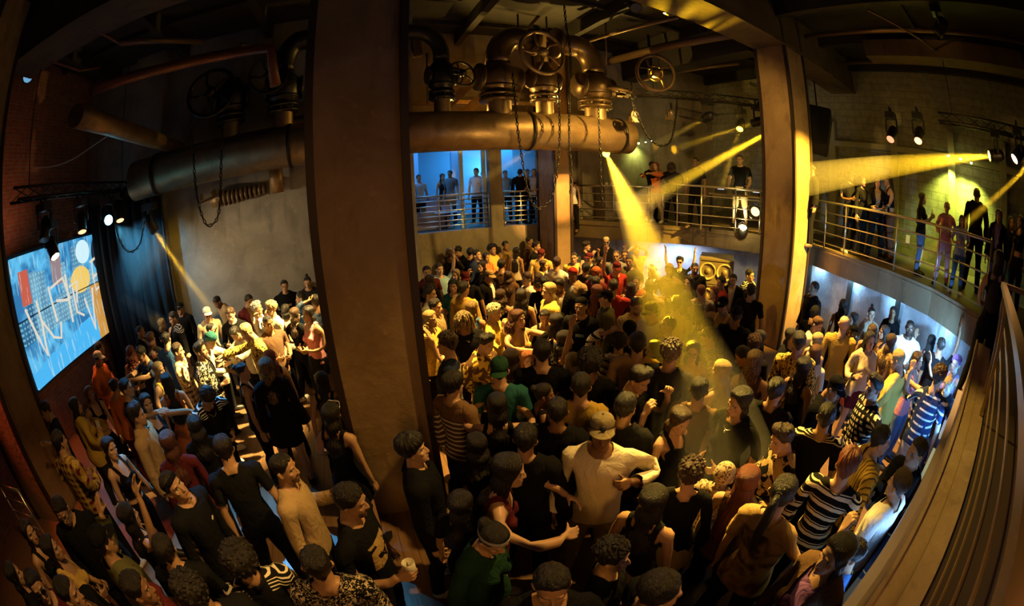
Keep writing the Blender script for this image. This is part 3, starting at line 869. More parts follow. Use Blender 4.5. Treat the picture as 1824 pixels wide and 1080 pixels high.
def cloth_mat(col, pat=None, col2=None):
    key = ('cloth', col, pat, col2)
    if key in _mc: return _mc[key]
    t = NT('cloth'); P = t.attr(); x, y, z = t.sep(P)[:3]
    A = COLORS[col]; B = COLORS[col2] if col2 else None
    wr = t.noise(t.scale(P, (1, 1, .55)), 11, 3, .55, .8)
    wv = t.noise(P, 420, 1)
    rough = .85
    frac = lambda v, p: t.math('FRACT', t.math('DIVIDE', v, p))
    lt = lambda v, a: t.math('LESS_THAN', v, a)
    c = A
    if pat == 'hs':      c = t.mix(lt(frac(z, .062), .36), A, B)
    elif pat == 'hs2':   c = t.mix(t.math('MULTIPLY', lt(frac(z, .085), .26), t.math('GREATER_THAN', t.noise(t.scale(P, (16, 16, 2)), 1, 1), .40)), A, B)
    elif pat == 'hs3':
        f = frac(z, .095); a = lt(f, .30); b_ = t.math('MULTIPLY', t.math('GREATER_THAN', f, .42), lt(f, .50)); c = t.mix(t.math('MAXIMUM', a, b_), A, B)
    elif pat == 'vs':    c = t.mix(lt(frac(x, .032), .32), A, B)
    elif pat == 'plaid':
        a = lt(frac(x, .075), .45); b_ = lt(frac(z, .075), .45); c = t.mix(t.math('MULTIPLY', t.math('ADD', a, b_), .5), A, B)
        l = t.math('MAXIMUM', lt(frac(t.math('ADD', x, .03), .075), .07), lt(frac(t.math('ADD', z, .03), .075), .07)); c = t.mix(t.math('MULTIPLY', l, .7), c, (.55, .40, .18))
    elif pat == 'check':
        u = t.math('FLOOR', t.math('DIVIDE', t.math('ADD', x, t.math('MULTIPLY', z, .25)), .026)); v = t.math('FLOOR', t.math('DIVIDE', t.math('SUBTRACT', z, t.math('MULTIPLY', x, .25)), .030))
        c = t.mix(t.math('MULTIPLY', t.math('FLOORED_MODULO', u, 2.0), t.math('FLOORED_MODULO', v, 2.0)), A, B)
    elif pat == 'grid':
        l = t.math('MAXIMUM', lt(frac(x, .028), .12), lt(frac(z, .024), .16)); c = t.mix(t.math('MULTIPLY', l, .75), A, B)
    elif pat == 'floral':
        c = t.mix(t.ramp(t.noise(P, 26, 3, .6, 1.6), [(.52, 0.0), (.56, 1.0)]), A, B)
    elif pat == 'speck':
        c = t.mix(t.ramp(t.noise(P, 62, 2, .5, 1.2), [(.53, 0.0), (.57, 1.0)]), A, B)
    elif pat == 'baroque':
        n = t.noise(t.scale(P, (1, 1, .42)), 20, 2, .5, 2.6); c = t.mix(t.ramp(n, [(.45, 0.0), (.48, 1.0), (.57, 1.0), (.60, 0.0)]), A, B)
    elif pat == 'leopard':
        c = t.mix(t.ramp(t.voro(P, 34), [(.30, 0.0), (.36, 1.0)]), B, A)
    elif pat == 'camo':
        c = t.mix(t.ramp(t.noise(P, 13, 2, .5, .8), [(.47, 0.0), (.49, 1.0)]), A, B)
    elif pat == 'blocks':
        n = t.voro(t.scale(P, (1, .4, 1.2)), 11); c = t.mix(t.ramp(n, [(.28, 0.0), (.30, 1.0)]), B, A)
    elif pat == 'logo':      # a lettered box on the chest
        m = t.math('MULTIPLY', t.math('MULTIPLY', lt(t.math('ABSOLUTE', t.math('SUBTRACT', x, .025)), .062), lt(t.math('ABSOLUTE', t.math('SUBTRACT', z, 1.262)), .021)), lt(y, 0.0)); c = t.mix(m, A, B)
    elif pat == 'mark':      # a small emblem
        m = t.math('MULTIPLY', lt(t.math('ADD', t.math('POWER', t.math('DIVIDE', t.math('SUBTRACT', x, .07), .022), 2.0), t.math('POWER', t.math('DIVIDE', t.math('SUBTRACT', z, 1.30), .016), 2.0)), 1.0), lt(y, 0.0)); c = t.mix(m, A, B)
    elif pat == 'chest':     # a wide printed panel on the front
        m = t.math('MULTIPLY', t.math('MULTIPLY', lt(t.math('ABSOLUTE', t.math('ADD', x, .03)), .095), lt(t.math('ABSOLUTE', t.math('SUBTRACT', z, 1.23)), .12)), lt(y, 0.0))
        m = t.math('MULTIPLY', m, t.math('GREATER_THAN', t.noise(P, 14, 2), .42)); c = t.mix(m, A, B)
    elif pat == 'yoke':      # light shoulders, striped body
        s_ = t.mix(lt(frac(z, .05), .34), A, B); c = t.mix(t.math('GREATER_THAN', z, 1.335), s_, (.16, .09, .045))
    elif pat == 'track':     # shoulder stripes
        l = lt(frac(t.math('ADD', z, t.math('MULTIPLY', t.math('ABSOLUTE', x), .28)), .022), .34); c = t.mix(t.math('MULTIPLY', l, t.math('MULTIPLY', t.math('GREATER_THAN', z, 1.40), t.math('GREATER_THAN', t.math('ABSOLUTE', x), .075))), A, B)
    elif pat == 'collar':
        l = lt(frac(z, .018), .45); c = t.mix(t.math('MULTIPLY', l, t.math('GREATER_THAN', z, 1.452)), A, B)
    elif pat == 'half':
        c = t.mix(t.math('GREATER_THAN', t.math('ADD', z, t.math('MULTIPLY', x, .6)), 1.28), A, B)
    elif pat == 'print':     # a blurred picture printed over the back
        n = t.noise(P, 7, 2, .5, 1.0); m = t.math('MULTIPLY', lt(t.math('ABSOLUTE', x), .15), t.math('MULTIPLY', lt(z, 1.40), t.math('GREATER_THAN', y, 0.0))); c = t.mix(t.math('MULTIPLY', t.ramp(n, [(.42, 0.0), (.60, 1.0)]), m), A, B)
    elif pat == 'sheen': rough = .38
    elif pat == 'denimwash': c = t.mix(t.noise(P, 9, 3), A, tuple(v * 1.7 for v in A))
    h = t.math('ADD', t.math('MULTIPLY', wr, 1.0), t.math('MULTIPLY', wv, .04))
    m = t.bsdf(c, rough, normal=t.bump(h, .75, .035), spec=.10)
    _mc[key] = m; return m
def knit(col): return mat('felt', COLORS[col], .9)

# ------------------------------------------------------------------ poses: (upper arm, forearm[, twist]) per side in own frame (x outward, -y ahead)
DN = ((.20, .05, -1), (.16, -.18, -1)); DN2 = ((.28, .0, -1), (.10, -.35, -.9))
POSES = {
    'dn': dict(L=DN, R=DN), 'dn2': dict(L=DN2, R=DN),
    'hp': dict(L=((.30, -.05, -1), (-.55, -.85, -.05)), R=((.30, -.05, -1), (-.55, -.85, .05)), curl=50),
    'cr': dict(L=((.28, -.22, -1), (-.95, -.55, .12)), R=((.28, -.26, -1), (-.95, -.62, .0)), curl=40),
    'dr': dict(L=DN, R=((.30, -.12, -1), (-.12, -.95, .32)), curlR=62),
    'dl': dict(R=DN, L=((.30, -.12, -1), (-.12, -.95, .32)), curlL=62),
    'ph': dict(L=((.25, -.38, -1), (-.42, -.80, .55)), R=((.25, -.38, -1), (-.42, -.80, .55)), curl=55),
    'ru': dict(L=DN, R=((.45, -.25, .85), (.05, -.20, 1.0)), curlR=14), 'lu': dict(R=DN, L=((.45, -.25, .85), (.05, -.20, 1.0)), curlL=14),
    'bu': dict(L=((.62, -.20, .70), (.10, -.15, 1)), R=((.62, -.20, .70), (.10, -.15, 1)), curl=18),
    'fist': dict(L=DN, R=((.62, -.1, -.35), (.18, -.35, 1)), curlR=85), 'fistl': dict(R=DN, L=((.62, -.1, -.35), (.18, -.35, 1)), curlL=85),
    'exl': dict(R=DN2, L=((.55, -.85, .02), (.25, -1, .05)), curl=12), 'exr': dict(L=DN2, R=((.55, -.85, .02), (.25, -1, .05)), curl=12),
    'exb': dict(L=((.30, -.95, -.1), (-.12, -1, .18)), R=((.30, -.95, -.1), (-.12, -1, .18)), curl=35),
    'hug': dict(L=((.50, -.80, -.05), (-.55, -.85, .08)), R=((.50, -.80, -.15), (-.55, -.85, -.02)), curl=30),
    'fc': dict(L=((.30, -.62, -.62), (-.30, -.26, 1)), R=((.30, -.62, -.62), (-.30, -.26, 1)), curl=45),
    'fr': dict(L=DN, R=((.28, -.72, -.55), (-.22, -.02, 1)), curlR=40), 'fl': dict(R=DN, L=((.28, -.72, -.55), (-.22, -.02, 1)), curlL=40),
    'hh': dict(L=((.85, -.25, .55), (-.90, .05, .55)), R=DN, curl=35), 'hb': dict(L=((.85, -.15, .60), (-.95, .22, .35)), R=((.85, -.15, .60), (-.95, .22, .35)), curl=35),
    'rl': dict(L=((.25, -.45, -1), (-.15, -.95, -.25)), R=((.25, -.45, -1), (-.15, -.95, -.25)), curl=60),
    'dj': dict(L=((.28, -.30, -1), (-.05, -.85, -.55)), R=((.28, -.30, -1), (-.05, -.85, -.55)), curl=35),
    'wv': dict(L=DN, R=((.55, -.35, -.30), (.22, -.45, 1)), curlR=12), 'wl': dict(R=DN, L=((.55, -.35, -.30), (.22, -.45, 1)), curlL=12),
    'fob': dict(R=DN, L=((.95, .10, -.55), (-.80, -.60, .12)), curlL=70),
    'hip': dict(R=DN, L=((.75, .22, -.75), (-.62, -.50, -.45)), curl=45),
}
TP = {}
def person_setup():
    for s in 'mf':
        T = make_template(s); T.HR = head_radii(T); T.G = make_garments(T); T.hair = {}; T.hat = {}
        TP[s] = T
def bind_head(V):
    W = np.zeros((len(V), len(BONES))); W[:, BI['head']] = 1; return W
def rigid(name, mb, pose, root, m, s):
    V = np.array([tuple(p) for p in mb.v])
    Vp = skin(V, bind_head(V), pose) * s
    me = np_mesh(name, Vp, [tuple(f) for f in mb.f], rest=V); me.polygons.foreach_set('use_smooth', [bool(q) for q in mb.sm])
    return link(name, me, m, root)

HELD = []
def person(loc, rz, sex='m', h=None, tone=1, hair='short', hc='dkhair', streak=None, top='tee', tc='black', pat=None, tc2=None, under=None, bot='jeans', bc='black',
           arms='dn', nod=0, turn=0, lean=0, side=0, twist=0, tilt=0, hat=None, hatc='black', glasses=None, neck=None, beard=False, label=None, group=None, seed=0, rowz=0.0, walk=None, cat='person', mark=None):
    T = TP[sex]; r = random.Random(seed * 7 + 3)
    h = h or (1.76 if sex == 'm' else 1.64); s = h / 1.75
    root = empty('person', loc, rz)
    tag(root, label, cat, group)
    A = POSES[arms]
    P = dict(armL=A['L'], armR=A['R'], curl=A.get('curl', 22), lean=lean, nod=nod, turn=turn, side=side, twist=twist, tilt=tilt)
    for k in ('curlL', 'curlR'):
        if k in A: P[k] = A[k]
    a = r.uniform(-4, 7); b = r.uniform(-4, 7)
    P['legL'] = (a, r.uniform(2, 6), max(0, a * .6) + 3); P['legR'] = (b, r.uniform(2, 6), max(0, b * .6) + 3)
    if walk: P['legL'] = (walk, 3, walk * .6); P['legR'] = (-walk * .6, 3, walk * .35)
    pose = solve_pose(T, P)
    keys = [bot if bot in ('jeans', 'baggy', 'leggings', 'shorts') else None, 'shoes', {'dress': 'tank', 'gown': 'tank'}.get(top, top)]
    if top == 'jacket' and under: keys[2] = 'jacket_open'
    cov = np.zeros(len(T.V))
    for k_ in keys:
        if k_: cov = np.maximum(cov, T.G[k_].cover)
    Vb = skin(T.V - T.N * (.007 * cov)[:, None], T.W, pose) * s; dz = -Vb[:, 2].min() + .004
    up = np.array([0, 0, dz])
    def put(name, V, F, m, rest):
        return link(name, np_mesh(name, V + up, F, rest=rest), m, root)
    put('body', Vb, T.F, skin_mat(tone, hc, sex, beard), T.V)
    def wear(name, key, m):
        g = T.G[key]; V = skin(g.V, g.W, pose) * s
        return put(name, V, g.F, m, g.rest)
    if bot in ('jeans', 'baggy', 'leggings', 'shorts'):
        wear('trousers' if bot != 'shorts' else 'shorts', bot, cloth_mat(bc, 'denimwash' if bc in ('denim', 'blue', 'lightblue') else None))
    elif bot: wear('skirt', bot, cloth_mat(bc))
    if top in ('jacket',) and under: wear('undershirt', 'tee', cloth_mat(under))
    if top == 'jacket':
        g = T.G['jacket']
        if under:
            keyj = 'jacket_open'
            wear('jacket', keyj, cloth_mat(tc, pat, tc2))
        else: wear('jacket', 'jacket', cloth_mat(tc, pat, tc2))
    elif top == 'hoodie':
        o = wear('hoodie', 'hoodie', cloth_mat(tc, pat, tc2))
        if hat != 'hood':
            mb = MB(); mb.tube([(.088 * math.sin(q), .040 - .074 * math.cos(q), 1.478 + .020 * -math.cos(q)) for q in np.linspace(0, 2 * math.pi, 25)[:-1]], [.022 + .020 * max(0, -math.cos(q)) for q in np.linspace(0, 2 * math.pi, 25)[:-1]], 8, closed=True)
            V = np.array([tuple(p) for p in mb.v]); W = np.zeros((len(V), len(BONES))); W[:, BI['chest']] = 1
            put('hood', skin(V, W, pose) * s, [tuple(f) for f in mb.f], cloth_mat(tc), V)
    elif top == 'dress':
        wear('dress', 'tank', cloth_mat(tc, pat, tc2)); wear('skirt', 'mini', cloth_mat(tc, pat, tc2))
    elif top == 'gown':
        wear('dress', 'tank', cloth_mat(tc, pat, tc2)); wear('skirt', 'gown', cloth_mat(tc, pat, tc2))
    elif top: wear({'tee': 'shirt', 'long': 'shirt', 'tank': 'tank_top', 'cami': 'camisole', 'crop': 'crop_top'}[top], top, cloth_mat(tc, pat, tc2))
    # shoes
    g = T.G['shoes']; V = skin(g.V, g.W, pose) * s; c = g.rest[g.F].mean(1)[:, 0]
    shm = mat('leather', COLORS[r.choice(['black', 'black', 'white', 'charcoal', 'brown'])], .45)
    for q in (1, -1):
        F = g.F[c * q > 0]; u, inv = np.unique(F, return_inverse=True)
        put('shoe', V[u], inv.reshape(-1, 3), shm, g.rest[u])
    # hair
    hs = hair
    if hat in ('cap', 'capback', 'beanie', 'hood', 'bandana') and hair in ('short', 'pomp', 'curly', 'afro', 'mop', 'quiff', 'tuft'): hs = 'crew'
    if hs and hs != 'bald':
        key = (hs, seed % 4)
        if key not in T.hair: T.hair[key] = hair_mesh(T, hs, seed % 4)
        g = T.hair[key]; put('hair', skin(g.V, g.W, pose) * s, g.F, hair_mat(hc, streak), g.rest)
    if hat:
        if hat not in T.hat: T.hat[hat] = hat_mesh(T, hat)
        mb, brim = T.hat[hat]
        nm = {'cap': 'cap', 'capback': 'cap', 'beanie': 'beanie', 'bandana': 'bandana', 'hood': 'hood', 'headband': 'headband'}[hat]
        m = cloth_mat(hatc) if hat != 'hood' else cloth_mat(tc, pat, tc2)
        o = rigid(nm, mb, pose, root, m, s); o.location = up
        if brim:
            o2 = rigid('visor', brim, pose, o, m, s)
        if mark and hat in ('cap', 'capback'):
            q = MB(); sg = -1 if hat == 'cap' else 1
            q.lathe([(.0001, .004), (.016, .003), (.020, 0), (.018, -.004)], (0, sg * .098, 1.716), (0, sg * .9, .35), 14)
            rigid('emblem', q, pose, o, mat('emblem', COLORS[mark], .5), s)
    if glasses:
        kind, col, onh = {'g': ('eye', 'black', False), 's': ('sun', 'black', False), 'sh': ('sun', 'black', True), 'wh': ('sun', 'white', True), 'r': ('sun', 'red', False), 'w': ('sun', 'white', False)}[glasses]
        fm = mat('frame', COLORS[col], .25)
        o = rigid('glasses' if kind == 'eye' else 'sunglasses', glasses_mesh(kind, onh), pose, root, fm if kind == 'eye' or col == 'black' else fm, s); o.location = up
    if neck:
        q = MB(); n = 26
        pts = [Vector((.070 * math.sin(t_), .012 - .078 * math.cos(t_) - .030 * max(0, math.cos(t_)), 1.475 - .075 * max(0, math.cos(t_)) ** 1.5)) for t_ in np.linspace(0, 2 * math.pi, n + 1)[:-1]]
        q.tube(pts, .0042, 6, closed=True)
        if neck == 'pend': q.sphere((0, -.110, 1.392), .012, 8, 6)
        V = np.array([tuple(p) for p in q.v]); W = np.zeros((len(V), len(BONES))); W[:, BI['chest']] = 1
        put('necklace', skin(V, W, pose) * s, [tuple(f) for f in q.f], mat('chain', (.75, .66, .45), .25, 1.0), V)
    # where the hands are, for things they hold
    RM, TR, M, O = pose; out = {}
    mw = Matrix.Translation(Vector(loc)) @ Matrix.Rotation(rz, 4, 'Z')
    for sd in 'LR':
        W_, d, wd, nrm = T.FG['palm' + sd]
        p = O['hand' + sd] + M['hand' + sd] @ (d * .085 + nrm * .034)
        hp = Vector(p) * s; hp.z += dz
        out[sd] = (mw @ hp, (mw.to_3x3() @ (M['hand' + sd] @ wd)).normalized(), (mw.to_3x3() @ (M['hand' + sd] @ d)).normalized())
    root['_h'] = 0; del root['_h']
    return root, out
# ------------------------------------------------------------------ camera: a 15 mm full-frame fisheye held out over the balcony rail
FPX, PITCH, ROLL, YAW, HCAM = 743.2, R(16.64), R(-2.07), R(21.0), 3.3
_f = Vector((math.sin(YAW) * math.cos(PITCH), math.cos(YAW) * math.cos(PITCH), -math.sin(PITCH)))
_r = Vector((math.cos(YAW), -math.sin(YAW), 0)); _u = _r.cross(_f)
CX = _r * math.cos(ROLL) + _u * math.sin(ROLL); CY = -_r * math.sin(ROLL) + _u * math.cos(ROLL)
CAMP = Vector((0, 0, HCAM))
def ray(x, y):
    """direction seen at a point of the 1824 x 1080 photograph"""
    x -= 912; y = 540 - y; r = math.hypot(x, y)
    th = 2 * math.asin(min(1, r / (2 * FPX))); s = math.sin(th) / max(r, 1e-9)
    return CX * (x * s) + CY * (y * s) + _f * math.cos(th)
def atz(x, y, z): d = ray(x, y); return CAMP + d * ((z - HCAM) / d.z)
def atv(x, y, v): d = ray(x, y); return CAMP + d * (v / d.y)
def atu(x, y, u): d = ray(x, y); return CAMP + d * (u / d.x)
def atd(x, y, D): d = ray(x, y); return CAMP + d * (D / math.hypot(d.x, d.y))
cam = bpy.data.cameras.new('camera'); cam.type = 'PANO'
cam.sensor_width = 36.0; cam.sensor_fit = 'HORIZONTAL'
lens = FPX / 1824 * 36.0
for tgt in (cam, getattr(cam, 'cycles', None)):
    try:
        tgt.panorama_type = 'FISHEYE_EQUISOLID'; tgt.fisheye_lens = lens; tgt.fisheye_fov = R(200)
    except Exception: pass
co = bpy.data.objects.new('camera', cam); COL.objects.link(co)
co.matrix_world = Matrix((( CX.x, CY.x, -_f.x, 0), (CX.y, CY.y, -_f.y, 0), (CX.z, CY.z, -_f.z, HCAM), (0, 0, 0, 1)))
cam.clip_start = .01; cam.clip_end = 100
sc.camera = co

# ------------------------------------------------------------------ surfaces
def concrete(name, a, b, scale=1.2, rough=.82, st=.35):
    t = NT(name); P = t.obj()
    n = t.noise(P, scale, 5, .62, .6); n2 = t.noise(P, scale * 7, 4, .6); n3 = t.noise(t.scale(P, (1, 1, .25)), scale * 3.2, 3, .5, .5)
    c = t.mix(t.ramp(n, [(.35, 0.0), (.68, 1.0)]), a, b)
    c = t.mix(t.math('MULTIPLY', t.ramp(n3, [(.55, 0.0), (.72, 1.0)]), .55), c, tuple(v * .45 for v in a))
    c = t.mix(t.math('MULTIPLY', t.ramp(n2, [(.60, 0.0), (.75, 1.0)]), .35), c, tuple(min(1, v * 1.5) for v in b))
    return t.bsdf(c, rough, normal=t.bump(t.math('ADD', n2, n), st, .02))
def block_wall(name, a, b, bw, bh, mort, axis='v'):
    """bricks or blocks; axis: which grid axis the wall runs along"""
    t = NT(name); P = t.obj(); s = t.sep(P)
    cb = t.n.new('ShaderNodeCombineXYZ'); t.l.new(s[1] if axis == 'v' else s[0], cb.inputs[0]); t.l.new(s[2], cb.inputs[1])
    br = t.n.new('ShaderNodeTexBrick'); t.l.new(cb.outputs[0], br.inputs['Vector'])
    br.inputs['Color1'].default_value = rgba(a); br.inputs['Color2'].default_value = rgba(b); br.inputs['Mortar'].default_value = rgba(mort)
    br.inputs['Scale'].default_value = 1.0; br.inputs['Brick Width'].default_value = bw; br.inputs['Row Height'].default_value = bh
    br.inputs['Mortar Size'].default_value = .012; br.inputs['Mortar Smooth'].default_value = .3
    n = t.noise(P, 7, 4); c = t.mix(t.math('MULTIPLY', t.ramp(n, [(.4, 0.0), (.7, 1.0)]), .5), br.outputs['Color'], tuple(v * .4 for v in a))
    h = t.math('ADD', t.math('MULTIPLY', br.outputs['Fac'], -1.0), t.math('MULTIPLY', n, .5))
    return t.bsdf(c, .85, normal=t.bump(h, .6, .012))
M_COL = concrete('column_concrete', (.22, .135, .062), (.33, .22, .11), 1.5)
M_WALL = concrete('wall_plaster', (.16, .135, .10), (.28, .24, .18), 1.0)
M_GREY = concrete('wall_grey', (.17, .155, .13), (.30, .275, .23), .9)
M_BLUEW = concrete('wall_rough', (.30, .31, .33), (.52, .52, .52), 1.3, .8, .8)
M_LEDGE = concrete('ledge_concrete', (.30, .21, .12), (.42, .31, .18), 2.2, .8, .6)
M_DARK = mat('dark_paint', (.016, .014, .013), .6)
M_SOFF = concrete('ceiling_dark', (.010, .008, .006), (.022, .017, .012), 1.0, .7, .3)
M_BEAM = concrete('beam_plaster', (.055, .034, .015), (.10, .062, .028), 1.1)
M_BRICK = block_wall('brick', (.28, .10, .055), (.20, .075, .045), .23, .075, (.20, .17, .14), 'v')
M_BLOCK = block_wall('block', (.30, .28, .20), (.25, .235, .17), .46, .20, (.20, .185, .13), 'v')
M_STEEL = mat('rail_steel', (.62, .58, .50), .28, .9)
M_IRON = mat('dark_iron', (.035, .030, .026), .42, .85)
M_BRONZE = None
def rust_metal():
    t = NT('pipe_metal'); P = t.obj(); n = t.noise(P, 3.2, 5, .6, .4); n2 = t.noise(P, 22, 3)
    c = t.mix(t.ramp(n, [(.35, 0.0), (.7, 1.0)]), (.20, .125, .055), (.34, .23, .11))
    return t.bsdf(c, t.math('ADD', .34, t.math('MULTIPLY', n2, .25)), .65, normal=t.bump(n2, .25, .008))
M_PIPE = rust_metal()
def floor_mat():
    t = NT('dance_floor'); P = t.obj(); s = t.sep(P)
    f = t.math('FRACT', t.math('DIVIDE', s[0], .16)); seam = t.math('LESS_THAN', f, .03)
    n = t.noise(t.scale(P, (7, .8, 1)), 3, 4, .6); c = t.mix(n, (.11, .055, .026), (.25, .14, .07)); c = t.mix(seam, c, (.02, .012, .008))
    return t.bsdf(c, t.math('ADD', .22, t.math('MULTIPLY', n, .2)), normal=t.bump(t.math('SUBTRACT', n, seam), .25, .01))
M_FLOOR = floor_mat()
def struct(name, mb, m): o = mb.build(name, m); o['kind'] = 'structure'; return o

Z2 = 2.2
EDGE = [(5.6, 10.3), (6.25, 9.35), (7.05, 8.35), (8.05, 7.25), (8.75, 6.1), (9.20, 4.75), (8.55, 3.39), (8.08, 1.99), (7.60, .95), (6.62, -.16)]
b = MB(); b.box((1.5, 5, -.1), (21, 17.4, .2)); struct('floor', b, M_FLOOR)
# ceiling with joists
b = MB(); b.box((2.75, 5.6, 7.55), (20, 18.4, .2))
for u in (-6.1, -4.0, -1.9, .4, 2.7, 5.3, 7.6, 9.7, 11.75): b.box((u, 5.6, 7.28), (.16, 18.3, .34))
for v in (-2, 1.4, 7.3, 9.4): b.box((2.75, v, 7.40), (19.9, .10, .14))
struct('ceiling', b, M_SOFF)
# walls
b = MB(); b.box((-7.15, 4.0, 3.75), (.25, 15.2, 7.5)); struct('wall_left', b, M_BRICK)
b = MB(); b.box((-2.9, 9.0, 3.75), (8.4, .25, 7.5)); b.box((-4.95, 8.80, 3.75), (.95, .2, 7.5)); b.box((1.2, 9.75, 3.75), (.25, 1.5, 7.5)); struct('wall_back_left', b, M_GREY)
b = MB()    # back wall with the openings of the lounge
W0 = 2.13; W1 = 4.55
b.box((3.55, 10.42, W0 / 2), (4.9, .25, W0)); b.box((3.55, 10.42, (W1 + 7.5) / 2), (4.9, .25, 7.5 - W1))
for u0, u1 in ((1.1, 1.42), (3.46, 3.80), (4.86, 6.0)): b.box(((u0 + u1) / 2, 10.42, (W0 + W1) / 2), (u1 - u0, .25, W1 - W0))
struct('wall_back', b, M_WALL)
b = MB(); b.box((9.2, 10.45, 3.75), (6.4, .25, 7.5)); b.box((9.0, 10.25, 3.2), (.16, .16, 2.0)); b.box((6.1, 10.26, 3.6), (.12, .14, 2.8)); struct('wall_back_right', b, M_WALL)
b = MB(); b.box((12.1, 4.0, 3.75), (.25, 13.2, 7.5)); struct('wall_right', b, M_BLOCK)
b = MB(); b.box((2.5, -3.45, 3.75), (19.5, .25, 7.5)); struct('wall_front', b, M_DARK)
# pilasters of the balcony wall
b = MB()
for v in (-.6, 1.15, 3.05, 5.2): b.box((11.9, v, 3.9), (.18, .22, 3.4))
b.box((11.88, 2, 4.95), (.16, 12, .16)); struct('trim_1', b, mat('trim_paint', (.30, .28, .16), .6))
# mezzanine slab (right and back) and its fascia
poly = EDGE + [(11.97, -.16), (11.97, 10.3)]
b = MB(); b.prism(poly, Z2 - .16, Z2); struct('floor_balcony', b, mat('balcony_floor', (.10, .075, .05), .5))
b = MB()
for (x0, y0), (x1, y1) in zip(EDGE, EDGE[1:]):
    b.bar((x0, y0, 1.98), (x1, y1, 1.98), .10, .46)
    b.bar((x0, y0, 2.13), (x1, y1, 2.13), .15, .05)
struct('trim_2', b, concrete('fascia', (.15, .11, .06), (.22, .16, .09), 1.0))
# wall under the mezzanine, set back
inn = []
for i, (x, y) in enumerate(EDGE):
    x0, y0 = EDGE[max(0, i - 1)]; x1, y1 = EDGE[min(len(EDGE) - 1, i + 1)]
    d = Vector((x1 - x0, y1 - y0)).normalized(); n = Vector((-d.y, d.x)); inn.append((x + n.x * .45, y + n.y * .45))
b = MB()
for (x0, y0), (x1, y1) in zip(inn, inn[1:]): b.bar((x0, y0, .875), (x1, y1, .875), .15, 1.78)
struct('wall_under_balcony', b, M_BLUEW)
b = MB()
for i in (5, 6, 7): x, y = inn[i]; x -= .12; b.box((x, y, .88), (.12, .12, 1.75))
struct('trim_3', b, mat('post_paint', (.03, .022, .016), .5))
# columns, square, with dark steel edges
def column(name, u0, v0, w, top, lab, m=M_COL, w2=None):
    w2 = w2 or w
    b = MB(); b.box((u0 + w / 2, v0 + w2 / 2, top / 2), (w, w2, top)); o = struct(name, b, m)
    b = MB(); e = .035
    for x in (u0, u0 + w):
        for y in (v0, v0 + w2): b.box((x, y, top / 2), (e * 2, e * 2, top))
    t = b.build('steel_edge', mat('edge_steel', (.035, .02, .016), .55, .3)); t.parent = o
    return o
column('column_front', -.36, 3.45, .80, 7.4, '')
column('column_right', 7.69, 4.31, .80, 7.4, '')
column('column_left', -6.29, 3.34, .80, 7.4, '')
column('column_back', 4.80, 9.28, .47, 7.4, '', w2=.95)
# beams over the columns
b = MB(); b.box((3.0, 4.71, 6.95), (18, .84, .95)); b.box((3.0, 4.28, 6.50), (18, .06, .06)); struct('beam_main', b, M_BEAM)
b = MB(); b.box((8.1, 7.9, 6.85), (.5, 5.0, .6)); struct('beam_cross', b, M_DARK)
# own balcony: slab, rough concrete kerb
b = MB(); b.box((1.5, -1.80, 2.08), (16.2, 2.9, .20)); b.box((-6.0, .2, 2.08), (.01, .01, .01)); struct('floor_own_balcony', b, mat('balcony_boards', (.05, .035, .028), .5))
b = MB(); b.box((1.4, -.17, 1.95), (10.6, .10, .55)); b.box((1.4, -.25, 2.17), (10.6, .16, .10)); b.bar((-3.9, -.118, 2.20), (6.66, -.118, 2.20), .02, .10)
struct('kerb', b, M_LEDGE)
b = MB(); b.box((1.4, -.10, 1.62), (10.6, .10, .12)); struct('trim_4', b, mat('kerb_edge', (.36, .30, .42), .35, .2))
# ------------------------------------------------------------------ railings
def railing(name, pts, z0, z1, n, label, m=M_STEEL, r=.018, posts=None, group=None, top_r=.024, post_r=.018):
    root = empty(name, (pts[0][0], pts[0][1], z0)); tag(root, label, 'railing', group)
    off = Vector(root.location)
    b = MB(); b.tube([Vector((x, y, z1)) - off for x, y in pts], top_r, 8); b.build('handrail', m, root)
    for i in range(n):
        z = z0 + .12 + (z1 - z0 - .12) * i / n
        q = MB(); q.tube([Vector((x, y, z)) - off for x, y in pts], r * .7, 6); q.build('rail', m, root)
    for x, y in (posts or pts):
        q = MB(); q.tube([Vector((x, y, z0)) - off, Vector((x, y, z1)) - off], post_r, 8); q.build('post', m, root)
    return root
def along(P, step):
    out = []
    for (x0, y0), (x1, y1) in zip(P, P[1:]):
        k = max(1, round(math.hypot(x1 - x0, y1 - y0) / step))
        out += [(x0 + (x1 - x0) * i / k, y0 + (y1 - y0) * i / k) for i in range(k)]
    return out + [P[-1]]
E2 = [(x + .06, y + .02) for x, y in EDGE]
railing('railing', E2[5:10], Z2, Z2 + 1.02, 4, 'steel railing of the right hand balcony above the blue wall', posts=along(E2[5:10], 1.0))
dj = [(7.30, 8.05), (7.15, 7.35), (7.35, 6.72), (7.85, 6.05), (8.30, 5.62), (8.75, 5.4)]
railing('railing', dj, Z2 + .05, Z2 + 1.08, 4, 'curved steel railing round the platform of the disc jockey', posts=along(dj, .75))
railing('railing', [(5.9, 9.95), (6.3, 9.4), (6.75, 8.85), (7.2, 8.3)], Z2, Z2 + .98, 4, 'steel railing between the back column and the curved platform', posts=[(5.9, 9.95), (6.5, 9.15), (7.12, 8.4)])
railing('railing', [(5.35, 10.62), (6.2, 10.28)], Z2, Z2 + .9, 3, 'thin dark railing just right of the square back column', m=M_IRON)
railing('railing', [(1.46, 10.33), (3.42, 10.33)], W0 + .02, W0 + .92, 6, 'railing in the wide lounge opening of the back wall', posts=[(1.46, 10.33), (2.1, 10.33), (2.75, 10.33), (3.42, 10.33)], r=.022)
